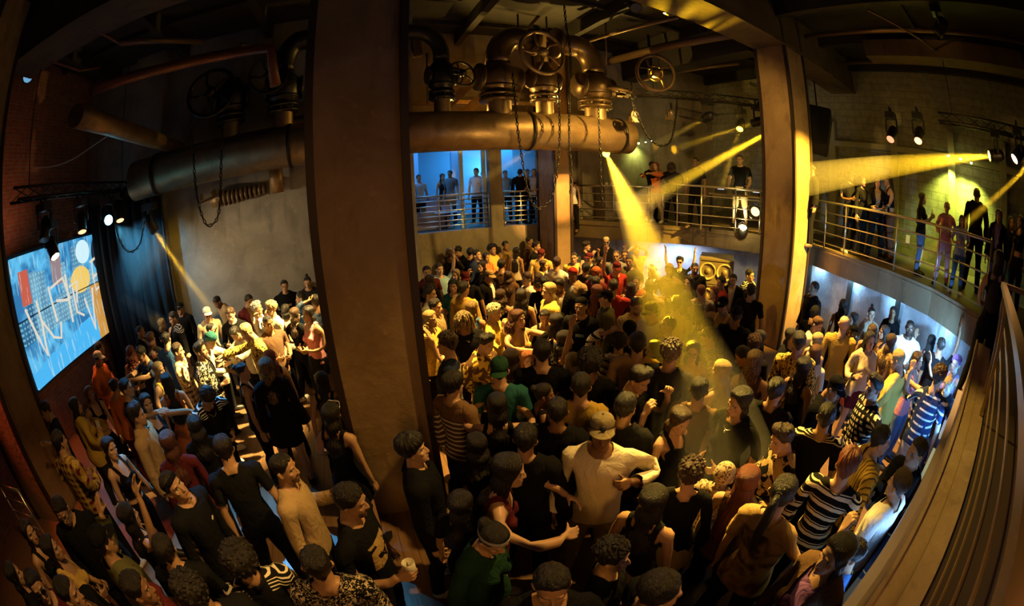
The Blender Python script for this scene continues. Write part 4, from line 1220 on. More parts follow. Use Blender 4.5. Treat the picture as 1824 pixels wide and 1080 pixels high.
railing('railing', [(3.84, 10.33), (4.80, 10.33)], W0 + .02, W0 + .92, 6, 'railing in the narrow lounge opening of the back wall', posts=[(3.84, 10.33), (4.32, 10.33), (4.80, 10.33)], r=.022)
# the near railing we look through: flat bars, a broad handrail with a return at its end
M_BRASS = mat('worn_bar', (.55, .42, .22), .32, .8)
root = empty('railing', (3.3, -.3, Z2)); tag(root, 'near railing of long bars running along the rough concrete ledge', 'railing'); off = Vector(root.location)
for z, v in ((2.33, -.335), (2.46, -.325), (2.60, -.315), (2.74, -.305), (2.88, -.295)):
    b = MB(); b.bar(Vector((-4, v, z)) - off, Vector((4.1, v, z)) - off, .008, .016); b.build('rail', M_BRASS, root)
b = MB(); b.bar(Vector((-4, -.235, 3.0)) - off, Vector((3.45, -.235, 3.0)) - off, .05, .035); b.bar(Vector((3.44, -.235, 3.0)) - off, Vector((3.44, -.75, 3.0)) - off, .05, .035); b.build('handrail', M_BRASS, root)
for u in (-3.2, -1.6, 3.0, 3.44):
    b = MB(); b.bar(Vector((u, -.31, 2.15)) - off, Vector((u, -.25, 3.0)) - off, .03, .03); b.build('post', M_BRASS, root)
# red-lit barrier at the lower left
root = railing('barrier', [(-5.75, 2.62), (-5.05, 2.58)], .02, 1.12, 5, 'low metal barrier beside the left column', r=.02)
# steps down behind the rail end
b = MB()
for i in range(5): b.box((4.0 + i * .32, -1.0, (2.2 - .2 * (i + 1)) / 2), (.32, 1.2, 2.2 - .2 * (i + 1)))
struct('stairs', b, M_DARK)
# ------------------------------------------------------------------ video wall
SV = (5.30, 9.50); SZ = (1.26, 3.62); SU = -6.86
def screen_mat():
    t = NT('screen_picture'); P = t.obj(); s = t.sep(P)
    U = t.math('DIVIDE', t.math('SUBTRACT', s[1], SV[0]), SV[1] - SV[0]); Zn = t.math('DIVIDE', t.math('SUBTRACT', s[2], SZ[0]), SZ[1] - SZ[0])
    def box(a, b_, c, d):
        m = t.math('MULTIPLY', t.math('GREATER_THAN', U, a), t.math('LESS_THAN', U, b_)); return t.math('MULTIPLY', m, t.math('MULTIPLY', t.math('GREATER_THAN', Zn, c), t.math('LESS_THAN', Zn, d)))
    def ell(a, c, ra, rc):
        x = t.math('POWER', t.math('DIVIDE', t.math('SUBTRACT', U, a), ra), 2.0); y = t.math('POWER', t.math('DIVIDE', t.math('SUBTRACT', Zn, c), rc), 2.0); return t.math('LESS_THAN', t.math('ADD', x, y), 1.0)
    n = t.noise(t.scale(P, (1, 1.6, 1)), 1.6, 3, .6, .8)
    c = t.mix(t.ramp(n, [(.40, 0.0), (.60, 1.0)]), (.02, .13, .30), (.08, .36, .60))
    cityf = t.math('MULTIPLY', t.math('FLOOR', t.math('MULTIPLY', U, 15)), 7.31); hgt = t.math('ADD', .52, t.math('MULTIPLY', t.math('FRACT', t.math('MULTIPLY', t.math('SINE', cityf), 43.7)), .46))
    tower = t.math('MULTIPLY', t.math('LESS_THAN', Zn, hgt), t.math('GREATER_THAN', Zn, .34))
    c = t.mix(t.math('MULTIPLY', tower, .75), c, t.mix(t.math('FRACT', t.math('MULTIPLY', t.math('SINE', cityf), 91.3)), (.01, .05, .12), (.16, .30, .38)))
    win = t.math('MULTIPLY', t.math('LESS_THAN', t.math('FRACT', t.math('MULTIPLY', Zn, 26)), .45), t.math('LESS_THAN', t.math('FRACT', t.math('MULTIPLY', U, 42)), .5))
    c = t.mix(t.math('MULTIPLY', t.math('MULTIPLY', win, tower), .5), c, (.22, .55, .66))
    c = t.mix(box(.05, .13, .62, .88), c, (.40, .08, .05)); c = t.mix(box(.33, .43, .66, .98), c, (.22, .16, .17))
    c = t.mix(t.math('LESS_THAN', t.math('ADD', Zn, t.math('MULTIPLY', n, .12)), t.math('ADD', .20, t.math('MULTIPLY', U, .16))), c, (.05, .33, .62))
    c = t.mix(box(.68, .86, .0, .52), c, t.mix(n, (.55, .26, .03), (.30, .16, .06))); c = t.mix(ell(.60, .62, .10, .12), c, (.62, .42, .10))
    c = t.mix(ell(.66, .86, .075, .11), c, (.45, .62, .68)); c = t.mix(ell(.86, .80, .11, .20), c, (.012, .02, .035)); c = t.mix(box(.84, .93, .16, .62), c, (.012, .02, .04))
    c = t.mix(t.math('MULTIPLY', t.math('GREATER_THAN', U, .93), t.math('LESS_THAN', Zn, .5)), c, (.02, .16, .42))
    dr = t.math('MULTIPLY', t.math('GREATER_THAN', t.noise(t.scale(P, (1, 6, .7)), 3, 2), .62), .5); c = t.mix(dr, c, (.36, .52, .58))
    return t.bsdf((.01, .01, .01), .3, emit=c, estr=SCREEN_E)
SCREEN_E = 1.45
root = empty('video_screen', (SU, 7.4, 2.4)); tag(root, 'big video wall of four panels showing a graffiti city', 'screen')
root.rotation_euler = (0, 0, 0); off = Vector(root.location)
M_SCR = screen_mat()
mid = (SV[0] + SV[1]) / 2; mz = 2.50
for y0, y1 in ((SV[0], mid), (mid, SV[1])):
    for z0, z1 in ((SZ[0], mz), (mz, SZ[1])):
        b = MB(); b.box((SU, (y0 + y1) / 2, (z0 + z1) / 2), (.10, y1 - y0 - .03, z1 - z0 - .03)); o = b.build('panel', M_SCR, root); o.location = -off
b = MB(); b.box((SU - .06, 7.4, 2.44), (.08, 4.3, 2.46)); o = b.build('mounting_frame', M_DARK, root); o.location = -off
def strokes(segs, w=.05):
    b = MB()
    for p in segs:
        pts = [Vector((SU + .062, SV[0] + a * (SV[1] - SV[0]), SZ[0] + c * (SZ[1] - SZ[0]))) for a, c in p]
        b.tube(pts, w * .55, 6)
    return b
b = strokes([[(.06, .60), (.12, .32), (.15, .18), (.17, .44), (.16, .62)], [(.17, .46), (.24, .28), (.30, .24), (.33, .36)], [(.28, .68), (.30, .38)], [(.30, .66), (.42, .70), (.46, .50)], [(.33, .54), (.44, .50)], [(.45, .72), (.44, .30)], [(.47, .60), (.55, .62), (.52, .44)], [(.50, .58), (.50, .36), (.56, .30)],
             [(.72, .74), (.83, .78), (.74, .74), (.73, .60), (.82, .62), (.73, .58), (.74, .46), (.85, .50)], [(.86, .84), (.88, .48)], [(.86, .82), (.96, .78), (.97, .58), (.88, .48)], [(.60, .44), (.645, .12), (.70, .50)]])
b2 = MB(); b2.v = b.v; b2.f = b.f; b2.sm = b.sm
o = b2.build('graffiti_lettering', emis('screen_white', (.80, .72, .60), .95), root); o.location = -off; o['label'] = 'cream painted letters'
# ------------------------------------------------------------------ the great pipe with valves
root = empty('pipe', (0, 8.0, 4.39)); tag(root, 'huge round pipe hung across the whole hall under the valves', 'pipe'); off = Vector(root.location)
b = MB(); b.lathe([(0, 0), (.41, 0), (.41, 11.0), (.36, 11.03), (0, 11.03)], (-4.85, 8, 4.39), (1, 0, 0), 40); o = b.build('tube', M_PIPE, root); o.location = -off
for u in (-4.2, -1.2, 3.55, 5.83):
    b = MB(); b.lathe([(.40, -.03), (.435, -.03), (.435, .03), (.40, .03)], (u, 8, 4.39), (1, 0, 0), 36); o = b.build('strap', M_IRON, root); o.location = -off
M_VALVE = mat('valve_paint', (.12, .075, .035), .38, .7)
def gate_valve(u, v, z, sR, wheel, wr, tilt, label, top, elbow=None, dark=False):
    """a stub with flanges, a bulbous body, a bonnet and a hand wheel"""
    root = empty('valve', (u, v, z)); tag(root, label, 'valve', 'pipe valves above the big pipe')
    def P(mb, nm, m): o = mb.build(nm, m, root); return o
    M1 = M_VALVE if not dark else M_IRON
    b = MB(); b.lathe([(sR, -.05), (sR, .34)], n=24); P(b, 'stub', M_PIPE)
    for zz in (.34, .62):
        b = MB(); b.lathe([(0, 0), (sR * 1.62, 0), (sR * 1.62, .055), (sR * 1.1, .06), (sR * 1.1, .11), (sR * 1.62, .115), (sR * 1.62, .17), (0, .17)], (0, 0, zz - .05), n=26)
        for k in range(8):
            a = 2 * math.pi * k / 8; b.lathe([(0, -.03), (.022, -.03), (.022, .20), (0, .20)], (sR * 1.42 * math.cos(a), sR * 1.42 * math.sin(a), zz - .05), n=6)
        P(b, 'flange', M1)
    b = MB(); b.lathe([(sR, .45), (sR * 1.5, .55), (sR * 1.75, .78), (sR * 1.6, .98), (sR * 1.05, 1.10), (sR * .9, 1.2)], n=26); b.lathe([(0, -sR * 1.9), (sR * 1.2, -sR * 1.9), (sR * 1.2, -sR * 1.7), (sR * .9, -sR * 1.6), (sR * .9, sR * 1.6), (sR * 1.2, sR * 1.7), (sR * 1.2, sR * 1.9), (0, sR * 1.9)], (0, 0, .80), (1, .2, 0), 22)
    P(b, 'valve_body', M1)
    if elbow:
        pts = [Vector((0, 0, 1.15))] + [Vector((elbow * .55 * (1 - math.cos(a)), 0, 1.25 + .55 * math.sin(a))) for a in np.linspace(0, math.pi / 2, 8)] + [Vector((elbow * 1.1, 0, 1.80))]
        b = MB(); b.tube(pts, sR * 1.05, 18); b.lathe([(0, -.05), (sR * 1.5, -.05), (sR * 1.5, .05), (0, .05)], pts[-1], (1, 0, 0), 20); P(b, 'elbow', M1)
    if wheel:
        ax = Vector(tilt).normalized(); c = Vector(wheel)
        b = MB(); b.torus(c, wr, wr * .085, ax, 40, 10); b.lathe([(0, -.05), (wr * .22, -.05), (wr * .22, .06), (wr * .10, .12), (0, .12)], c, ax, 18)
        u_ = Vector((0, 0, 1)) if abs(ax.z) < .9 else Vector((1, 0, 0)); u_ = (u_ - ax * u_.dot(ax)).normalized(); w_ = ax.cross(u_)
        for k in range(5):
            a = 2 * math.pi * k / 5 + .3; d = u_ * math.cos(a) + w_ * math.sin(a); e = w_ * math.cos(a) - u_ * math.sin(a)
            b.tube([c + d * wr * .18, c + d * wr * .5 + e * wr * .10, c + d * wr * .95], wr * .06, 8)
        P(b, 'hand_wheel', M_PIPE if not dark else M_IRON)
        b = MB(); b.tube([c + ax * .1, c * .5 + Vector((0, 0, .55)), Vector((0, 0, .85))], .03, 8); P(b, 'stem', M_IRON)
    return root
gate_valve(1.77, 8.0, 4.76, .16, (.30, -.45, .72), .27, (.25, -1, .25), 'dark valve with a small wheel under a bent pipe, first right of the big column', 1, -.9, True)
gate_valve(2.95, 8.0, 4.72, .25, None, 0, (0, 0, 1), 'stout valve with an elbow and no wheel, left of the large hand wheel', 1, .75)
gate_valve(3.97, 8.0, 4.76, .19, (-.30, -.62, 1.25), .49, (.08, -1, .10), 'valve carrying the large hand wheel that faces the hall', 1, None)
gate_valve(5.25, 8.0, 4.72, .25, None, 0, (0, 0, 1), 'stout valve with an elbow near the open end of the big pipe', 1, -.85)
gate_valve(-2.45, 8.0, 4.76, .19, (-.2, -.75, .80), .47, (.1, -1, .2), 'dark valve with a wheel above the pipe near the left wall', 1, None, True)
gate_valve(-1.35, 8.0, 4.76, .20, (-.2, -.6, .95), .36, (.2, -1, .1), 'dark valve with a chain wheel, just left of the big column', 1, .6, True)
# free hand wheel on its bracket
root = empty('hand_wheel', (6.64, 7.4, 6.0)); tag(root, 'pale spoked wheel hanging clear on the right of the valves', 'wheel')
b = MB(); ax = Vector((-.55, -1, -.05)); b.torus((0, 0, 0), .46, .045, ax, 44, 10); b.build('rim', M_PIPE, root)
axn = ax.normalized(); u_ = Vector((0, 0, 1)); u_ = (u_ - axn * u_.dot(axn)).normalized(); w_ = axn.cross(u_)
for k in range(4):
    a = 2 * math.pi * k / 4 + .5; d = u_ * math.cos(a) + w_ * math.sin(a); e = w_ * math.cos(a) - u_ * math.sin(a)
    b = MB(); b.tube([d * .08, d * .24 + e * .05, d * .44], .032, 8); b.build('spoke', M_PIPE, root)
b = MB(); b.lathe([(0, -.08), (.11, -.08), (.11, .05), (.05, .12), (0, .12)], axis=ax, n=20); b.torus((0, 0, 0), .19, .022, ax, 24, 8); b.build('hub', M_PIPE, root)
b = MB(); b.tube([(.03, .05, .05), (.35, .55, .25), (.4, .6, 1.3)], .04, 8); b.tube([(-.5, -.03, .06), (.55, -.1, .12)], .03, 8); b.build('bracket', M_IRON, root)
M_BARE2 = mat('galvanised', (.50, .42, .28), .35, .7)
# ------------------------------------------------------------------ chains
def chain(pts, label, link_=.075, m=M_IRON, r=.011):
    pts = [Vector(p) for p in pts]; L = [0]
    for a, c in zip(pts, pts[1:]): L.append(L[-1] + (c - a).length)
    n = int(L[-1] / link_); b = MB()
    for i in range(n):
        s = (i + .5) * L[-1] / n; k = max(j for j in range(len(L)) if L[j] <= s); k = min(k, len(pts) - 2)
        p = pts[k].lerp(pts[k + 1], (s - L[k]) / max(1e-6, L[k + 1] - L[k])); d = (pts[k + 1] - pts[k]).normalized()
        u = Vector((0, 1, 0)) if abs(d.y) < .9 else Vector((1, 0, 0)); u = (u - d * u.dot(d)).normalized()
        if i % 2: u = d.cross(u)
        hw = link_ * .30; hl = link_ * .62
        b.tube([p + d * hl * math.cos(a) + u * hw * math.sin(a) for a in np.linspace(0, 2 * math.pi, 9)[:-1]], r, 4, closed=True)
    o = b.build('hanging_chain', m); c = pts[0].copy(); o.data.transform(Matrix.Translation(-c)); o.location = c
    return tag(o, label, 'chain', 'hoist chains')
def pxline(P, v): return [atv(x, y, v) for x, y in P]
def smooth_pts(P, n=10):
    P = [Vector(p) for p in P]; out = []
    for i in range(len(P) - 1):
        p0, p1, p2, p3 = P[max(0, i - 1)], P[i], P[i + 1], P[min(len(P) - 1, i + 2)]
        for k in range(n):
            t = k / n; out.append(.5 * ((2 * p1) + (p2 - p0) * t + (2 * p0 - 5 * p1 + 4 * p2 - p3) * t * t + (3 * p1 - p0 - 3 * p2 + p3) * t ** 3))
    return out + [P[-1]]
chain(smooth_pts(pxline([(913, 130), (921, 220), (931, 290), (938, 330)], 7.3)), 'long chain in front of the lounge opening, left of the big loop')
chain(smooth_pts(pxline([(938, 330), (948, 362), (963, 371), (982, 352), (993, 300), (997, 230), (994, 130)], 7.3)), 'chain hanging in a loop before the square back column')
chain(smooth_pts(pxline([(1014, 150), (1014, 250), (1018, 300), (1016, 345)], 7.3)), 'straight chain hanging along the right edge of the back column')
chain(smooth_pts(pxline([(1066, 190), (1069, 280), (1071, 330), (1073, 366)], 7.3)), 'straight chain with a pale tail crossing the top of the wide yellow beam')
chain(smooth_pts(pxline([(1005, 10), (1009, 50), (1015, 85), (1017, 140)], 7.2)), 'pale chain coming down from the ceiling beside the large hand wheel')
chain(smooth_pts(pxline([(1124, 145), (1128, 185), (1140, 215), (1155, 245), (1177, 260), (1195, 250), (1204, 205), (1206, 170)], 7.1)), 'chain loop slung under the pale spoked wheel')
chain(smooth_pts(pxline([(340, 205), (344, 270), (350, 345), (362, 390), (373, 402), (388, 385), (393, 330), (397, 215)], 7.0)), 'chain loop hanging before the grey wall over the left crowd')
chain(smooth_pts(pxline([(203, 385), (210, 420), (222, 443), (236, 448), (250, 432), (257, 395)], 7.6)), 'dark cable loop slung between lamps beside the video wall', .07)
# ------------------------------------------------------------------ ceiling pipes, ducts, conduits
def pipe_run(pts, r, label, m=M_IRON, cat='pipe', group=None, n=12, name='conduit'):
    b = MB(); b.tube(pts, r, n); o = b.build(name, m); c = Vector(pts[0]); o.data.transform(Matrix.Translation(-c)); o.location = c
    return tag(o, label, cat, group)
M_DULL = mat('dull_pipe', (.16, .10, .05), .5, .5); M_RED = mat('oxide_pipe', (.14, .05, .03), .5, .4)
pipe_run([(-3.55, 4.1, 4.9), (-3.62, 5.2, 4.9), (-3.9, 8.6, 4.9)], .15, 'thick sloping pipe stub catching light at the upper left', M_PIPE)
pipe_run([(-3.5, 4.35, 5.25), (-2.9, 5.6, 5.65), (-1.9, 5.75, 5.65), (-1.2, 5.75, 5.6), (-1.1, 5.8, 5.0)], .085, 'red-brown pipe bent over the left end of the ceiling', M_RED)
for k, (P, rr) in enumerate((([(-4.1, 4.6, 6.5), (-4.05, 5.8, 6.5), (-2.8, 6.9, 6.5)], .03), ([(-5.3, 4.8, 6.5), (-5.25, 6.0, 6.5), (-4.9, 6.3, 6.5)], .03), ([(-4.0, 5.6, 6.48), (-2.8, 6.85, 6.48)], .05), ([(-2.2, 7.5, 6.5), (-1.4, 8.5, 6.5)], .05))):
    pipe_run(P, rr, ['thin bent conduit forming a peak at the upper left ceiling', 'thin conduit with an elbow above the left lamps', 'paired conduit under the left ceiling joists', 'short conduit just left of the big column top'][k], M_RED if k < 2 else M_DULL)
pipe_run(pxline([(985, 0), (905, 95)], 8.6), .05, 'bright conduit slanting down to the first valve', M_DULL)
pipe_run([(5.2, 8.2, 6.75), (5.8, 5.6, 6.75)], .045, 'thin conduit crossing above the spoked wheel', M_DULL); pipe_run([(6.6, 9.3, 6.72), (7.2, 5.3, 6.72)], .10, 'thick conduit under the ceiling left of the right column', M_DULL)
pipe_run([(8.5, 9.9, 6.7), (9.0, 6.6, 6.7)], .06, 'conduit high behind the top of the right column', M_DULL)
for k, (x, y0, y1) in enumerate(((922, 25, 75), (973, 30, 75), (1078, 20, 135), (760, 95, 185))):
    a = atv(x, y0, 8.0); c = atv(x + 2, y1, 8.0); pipe_run([a, c], .022, ['thin hanger rod left of the large hand wheel top', 'thin hanger rod right of the large hand wheel top', 'long pale hanger rod above the elbow at the pipe end', 'thin hanger rod next to the big column', 'short hanger rod high over the pipe end'][k], M_DULL, 'rod', name='hanger_rod')
for k, u in enumerate((8.65, 10.7)):
    pipe_run([(u, -2.5, 7.0), (u, 4.2, 7.0)], .05, ['long pipe along the ceiling right of the main beam', 'long pipe along the ceiling above the right balcony'][k], M_DULL)
b = MB(); b.box((9.7, .7, 6.92), (.55, 4.4, .40)); tag(b.build('air_duct', M_BEAM), 'flat tan duct under the ceiling at the upper right', 'duct')
pipe_run([(7.4, 2.0, 6.9), (8.9, 1.2, 6.9), (10.2, .6, 6.85)], .025, 'thin conduit crossing the tan duct', M_DULL)
# diagonal braces behind the valves
for k, (a, c) in enumerate((((738, 245), (860, 130)), ((820, 205), (905, 140)), ((745, 100), (738, 60)))):
    p, q = atv(*a, 8.9), atv(*c, 8.9); p.z = max(p.z, 4.4); b = MB(); b.bar(p, q, .20, .20); o = b.build('brace', M_PIPE); o.data.transform(Matrix.Translation(-p)); o.location = p
    tag(o, ['sloping steel brace behind the first valve', 'sloping steel brace behind the second valve', 'short steel brace touching the big column near the ceiling'][k], 'brace')
for k, z in enumerate((4.98, 5.32)):
    b = MB(); b.box((3.4, 9.6, z), (4.2, .12, .10)); tag(b.build('crossbar', M_PIPE), ['lower level bar behind the valves', 'upper level bar behind the valves'][k], 'bar')
b = MB(); b.box((-.9, 8.62, 4.75), (1.6, .3, .35)); b.box((-.9, 8.55, 5.15), (1.5, .2, .2)); tag(b.build('ledge_beam', M_PIPE), 'short brown beam on the wall left of the big column', 'beam')

root = empty('ring_flange', (5.72, 7.75, 5.42)); tag(root, 'loose bolted ring flange lying over the end of the big pipe', 'flange')
b = MB(); b.lathe([(.22, -.03), (.46, -.03), (.46, .04), (.22, .04), (.22, -.03)], (0, 0, 0), (.1, -.1, 1), 32); b.build('ring', M_PIPE, root)
for k in range(12):
    a = 2 * math.pi * k / 12; b = MB(); b.lathe([(0, -.07), (.026, -.07), (.026, .07), (0, .07)], (.36 * math.cos(a), .36 * math.sin(a), -.03 * math.cos(a) + .03 * math.sin(a)), (.1, -.1, 1), 6); b.build('bolt', M_IRON, root)
for k, (x, y, lab) in enumerate(((1131, 208, 'wire-caged hook block on the chain left of the pale spoked wheel'), (1196, 205, 'pale pulley block on the chain under the pale spoked wheel'))):
    p = atv(x, y, 7.15); root = empty('chain_block', p); tag(root, lab, 'pulley')
    b = MB(); b.torus((0, 0, 0), .13, .022, (.3, -1, 0), 20, 6); b.build('cage', M_PIPE, root); b = MB(); b.box((0, .03, -.06), (.22, .12, .12)); b.lathe([(0, -.05), (.07, -.05), (.07, .05), (0, .05)], (0, 0, .05), (0, 1, 0), 16); b.build('block', M_BARE2, root); b = MB(); b.tube([(0, 0, .13), (0, 0, .30)], .02, 6); b.build('hook', M_IRON, root)
p = atv(372, 356, 6.9); root = empty('chain_block', p); tag(root, 'pale metal cradle hung in the left chain loop', 'pulley')
b = MB(); b.box((0, 0, 0), (.34, .16, .04), M=Matrix.Rotation(R(-10), 3, 'Y')); b.box((.14, 0, .09), (.08, .12, .14)); b.box((-.15, 0, .07), (.03, .14, .10)); b.build('cradle', M_BARE2, root)
# ------------------------------------------------------------------ lamps: every light source hangs or stands in the hall
AMB = (1.0, .55, .014); WARM = (1.0, .66, .28); GRN = (.72, 1.0, .12); BLU = (.05, .38, 1.0); REDL = (1.0, .16, .05); CYA = (.12, .62, 1.0)
def look_q(d, roll=0): return Vector(d).to_track_quat('-Z', 'Y')
def spot(pos, tgt, power, deg, color, blend=.35, size=.04, parent=None, name='lamp_light'):
    l = bpy.data.lights.new(name, 'SPOT'); l.energy = power; l.color = color; l.spot_size = R(deg); l.spot_blend = blend; l.shadow_soft_size = size
    o = bpy.data.objects.new(name, l); COL.objects.link(o); d = Vector(tgt) - Vector(pos); o.rotation_mode = 'QUATERNION'; o.rotation_quaternion = look_q(d)
    o.location = Vector(pos) + d.normalized() * .24
    return o
def area(pos, tgt, power, sx, sy, color, name='wash_light', spread=180):
    l = bpy.data.lights.new(name, 'AREA'); l.energy = power; l.color = color; l.shape = 'RECTANGLE'; l.size = sx; l.size_y = sy; l.spread = R(spread)
    o = bpy.data.objects.new(name, l); COL.objects.link(o); o.location = pos; o.rotation_mode = 'QUATERNION'; o.rotation_quaternion = look_q(Vector(tgt) - Vector(pos)); return o
def point(pos, power, color, size=.03, name='bulb_light'):
    l = bpy.data.lights.new(name, 'POINT'); l.energy = power; l.color = color; l.shadow_soft_size = size
    o = bpy.data.objects.new(name, l); COL.objects.link(o); o.location = pos; return o
M_BODY = mat('lamp_housing', (.03, .028, .026), .4, .3); M_BARE = mat('lamp_metal', (.45, .40, .30), .35, .8)
def moving_head(pos, tgt, lens, label, hang=.34, group='moving head lamps', m=None, estr=40):
    """base on the truss, yoke, head with a lens"""
    m = m or M_BODY
    pos = Vector(pos); root = empty('stage_spotlight', pos); tag(root, label, 'lamp', group)
    d = (Vector(tgt) - pos).normalized()
    b = MB(); b.box((0, 0, hang + .05), (.28, .24, .14)); b.tube([(-.08, 0, hang + .10), (-.08, 0, hang + .24)], .025, 8); b.tube([(.08, 0, hang + .10), (.08, 0, hang + .24)], .025, 8); b.build('base', m, root)
    ax = Vector((-d.y, d.x, 0)); ax = ax.normalized() if ax.length > .05 else Vector((1, 0, 0))
    b = MB()
    for s in (1, -1): b.tube([ax * .03 * s + Vector((0, 0, hang)), ax * .15 * s + Vector((0, 0, hang - .04)), ax * .155 * s + Vector((0, 0, .10)), ax * .150 * s], .024, 8)
    b.build('yoke', m, root)
    b = MB(); b.lathe([(0, -.20), (.085, -.19), (.115, -.12), (.125, .02), (.115, .12), (.120, .20), (.10, .215)], (0, 0, 0), d, 20); h = b.build('head', m, root)
    b = MB(); b.lathe([(0, .206), (.098, .206)], (0, 0, 0), d, 20)
    if lens: b.build('lens', emis('lens', lens, estr), h)
    else: b.build('lens', mat('glass_lens', (.10, .10, .11), .08), h)
    return root
def par(pos, tgt, lens, label, estr=30, r=.11, group=None):
    pos = Vector(pos); root = empty('spotlight', pos); tag(root, label, 'lamp', group); d = (Vector(tgt) - pos).normalized()
    b = MB(); b.lathe([(0, -.16), (r * .7, -.15), (r, -.05), (r, .14), (r * .9, .14)], (0, 0, 0), d, 18); b.build('can', M_BODY, root)
    b = MB(); b.lathe([(0, .10), (r * .92, .10)], (0, 0, 0), d, 18); b.build('lens', emis('lens', lens, estr), root)
    ax = Vector((-d.y, d.x, 0)); ax = ax.normalized() if ax.length > .05 else Vector((1, 0, 0))
    b = MB(); b.tube([ax * (r + .02), ax * (r + .02) + Vector((0, 0, .14)), Vector((0, 0, .24)), ax * -(r + .02) + Vector((0, 0, .14)), ax * -(r + .02)], .012, 6); b.build('bracket', M_BODY, root)
    return root
def haze(name, pos, tgt, r0, r1, dens, color, label, aniso=.2, start=.25, over=0.0):
    """a cone of hazy air the lamp shines through"""
    pos = Vector(pos); tgt = Vector(tgt); d = tgt - pos; L = d.length + over; d.normalize(); pos2 = pos + d * start
    b = MB(); n = 28; k = L - start; rr = lambda t: r0 + (r1 - r0) * t
    b.lathe([(0, 0)] + [(rr(t), k * t) for t in (0, .25, .5, .75, 1.0)] + [(0, k)], (0, 0, 0), d, n)
    t = NT('hazy_air'); v = t.n.new('ShaderNodeVolumeScatter'); v.inputs['Color'].default_value = rgba(color); v.inputs['Density'].default_value = dens; v.inputs['Anisotropy'].default_value = aniso
    t.l.new(v.outputs[0], t.out.inputs['Volume'])
    o = b.build(name, t.m); o.location = pos2
    tag(o, label, 'haze', None, 'stuff'); return o
def bulb(pos, color, label, estr=60, r=.035, power=0, group=None):
    root = empty('small_lamp', pos); tag(root, label, 'lamp', group)
    b = MB(); b.sphere((0, 0, 0), r, 12, 8); b.build('bulb', emis('bulb', color, estr), root)
    b = MB(); b.lathe([(0, r * 2.4), (r * .8, r * 2.3), (r * 1.05, r * .5), (r * 1.0, r * .3)], n=14); b.build('socket', M_BODY, root)
    if power: point(Vector(pos) - Vector((0, 0, .06)), power, color)
    return root
# truss bars the lamps hang from
def truss(a, c, label):
    a, c = Vector(a), Vector(c); root = empty('truss', a); tag(root, label, 'truss'); d = c - a; L = d.length; dn = d.normalized(); sd = dn.cross(Vector((0, 0, 1))).normalized()
    offs = [sd * .12, -sd * .12, Vector((0, 0, .20))]
    for o_ in offs:
        b = MB(); b.tube([o_, d + o_], .024, 8); b.build('chord', M_IRON, root)
    b = MB(); n = max(2, int(L / .35))
    for i in range(n):
        p, q = dn * (L * i / n), dn * (L * (i + 1) / n)
        for j in range(3): b.tube([p + offs[j], q + offs[(j + 1) % 3]], .010, 5)
    b.build('lacing', M_IRON, root)
    for t_ in (.1, .9):
        b = MB(); b.tube([d * t_ + Vector((0, 0, .2)), d * t_ + Vector((0, 0, 7.4 - a.z))], .012, 6); b.build('hanger', M_IRON, root)
P3 = atz(1350, 217, 5.15); P4 = atz(1320, 222, 5.15)
truss((7.2, 8.9, 5.72), (11.2, 6.1, 5.72), 'lamp truss over the curved platform left of the right column')
truss((-5.6, 4.6, 4.35), (-5.6, 9.0, 4.35), 'lamp truss above the video wall')
truss((9.6, -2.6, 5.35), (9.6, 1.2, 5.35), 'lamp truss at the far upper right over the balcony')
K = 1.0
# beams on the right of the pipe
T3 = atv(1205, 265, 10.2); moving_head(P3, T3, AMB, 'bright stage lamp touching the left edge of the right column'); spot(P3, T3, 6000 * K, 4.5, AMB); haze('light_beam', P3, T3, .05, .26, .30, (1, 1, 1), 'thin upper amber beam from the lamp at the right column edge')
T4 = atv(1285, 335, 6.8); moving_head(P4, T4, AMB, 'bright stage lamp just left of the one at the column edge'); spot(P4, T4, 1600 * K, 5, AMB); haze('light_beam', P4, T4, .05, .17, .30, (1, 1, 1), 'short faint beam dropping towards the disc jockey')
PX = atd(1395, 222, 11.5); T2 = atd(1105, 383, 9.0); moving_head(PX, T2, AMB, 'stage lamp hidden behind the right column top'); spot(PX, T2, 30000 * K, 4.6, AMB); haze('light_beam', PX, T2, .06, .30, .30, (1, 1, 1), 'broad amber beam slanting from the right column down to the left')
PQ = atd(1262, 208, 10.6); T5 = atv(1170, 258, 10.2); moving_head(PQ, T5, None, 'tilted stage lamp hanging right of the pale spoked wheel'); spot(PQ, T5, 1500 * K, 5, AMB); haze('light_beam', PQ, T5, .06, .16, .30, (1, 1, 1), 'short dim beam under the pale spoked wheel')
# the wide beam from behind the pipe
P1 = atv(1078, 270, 9.35); T1 = atz(1285, 880, 1.0); moving_head(P1, T1, AMB, 'stage lamp behind the end of the big pipe', .3); spot(P1, T1, 42000 * K, 6.6, AMB, .5); haze('light_beam', P1, T1, .06, .56, .15, (1, 1, 1), 'wide yellow beam falling from the pipe end through the crowd')
for k, (a, c, lab) in enumerate((((4.75, 9.75, 4.30), (1.6, 9.6, 2.6), 'faint beam crossing the lounge openings down to the left'), ((1.5, 9.75, 4.30), (5.3, 9.0, 3.5), 'faint beam crossing the lounge openings to the back column'))):
    a, c = Vector(a), Vector(c); par(a, c, AMB, ['small lamp on the back wall by the back column', 'small lamp on the back wall beside the big column'][k], 8, .07); spot(a, c, 700 * K, 9, AMB); haze('light_beam', a, c, .05, .24, .16, (1, 1, 1), lab)
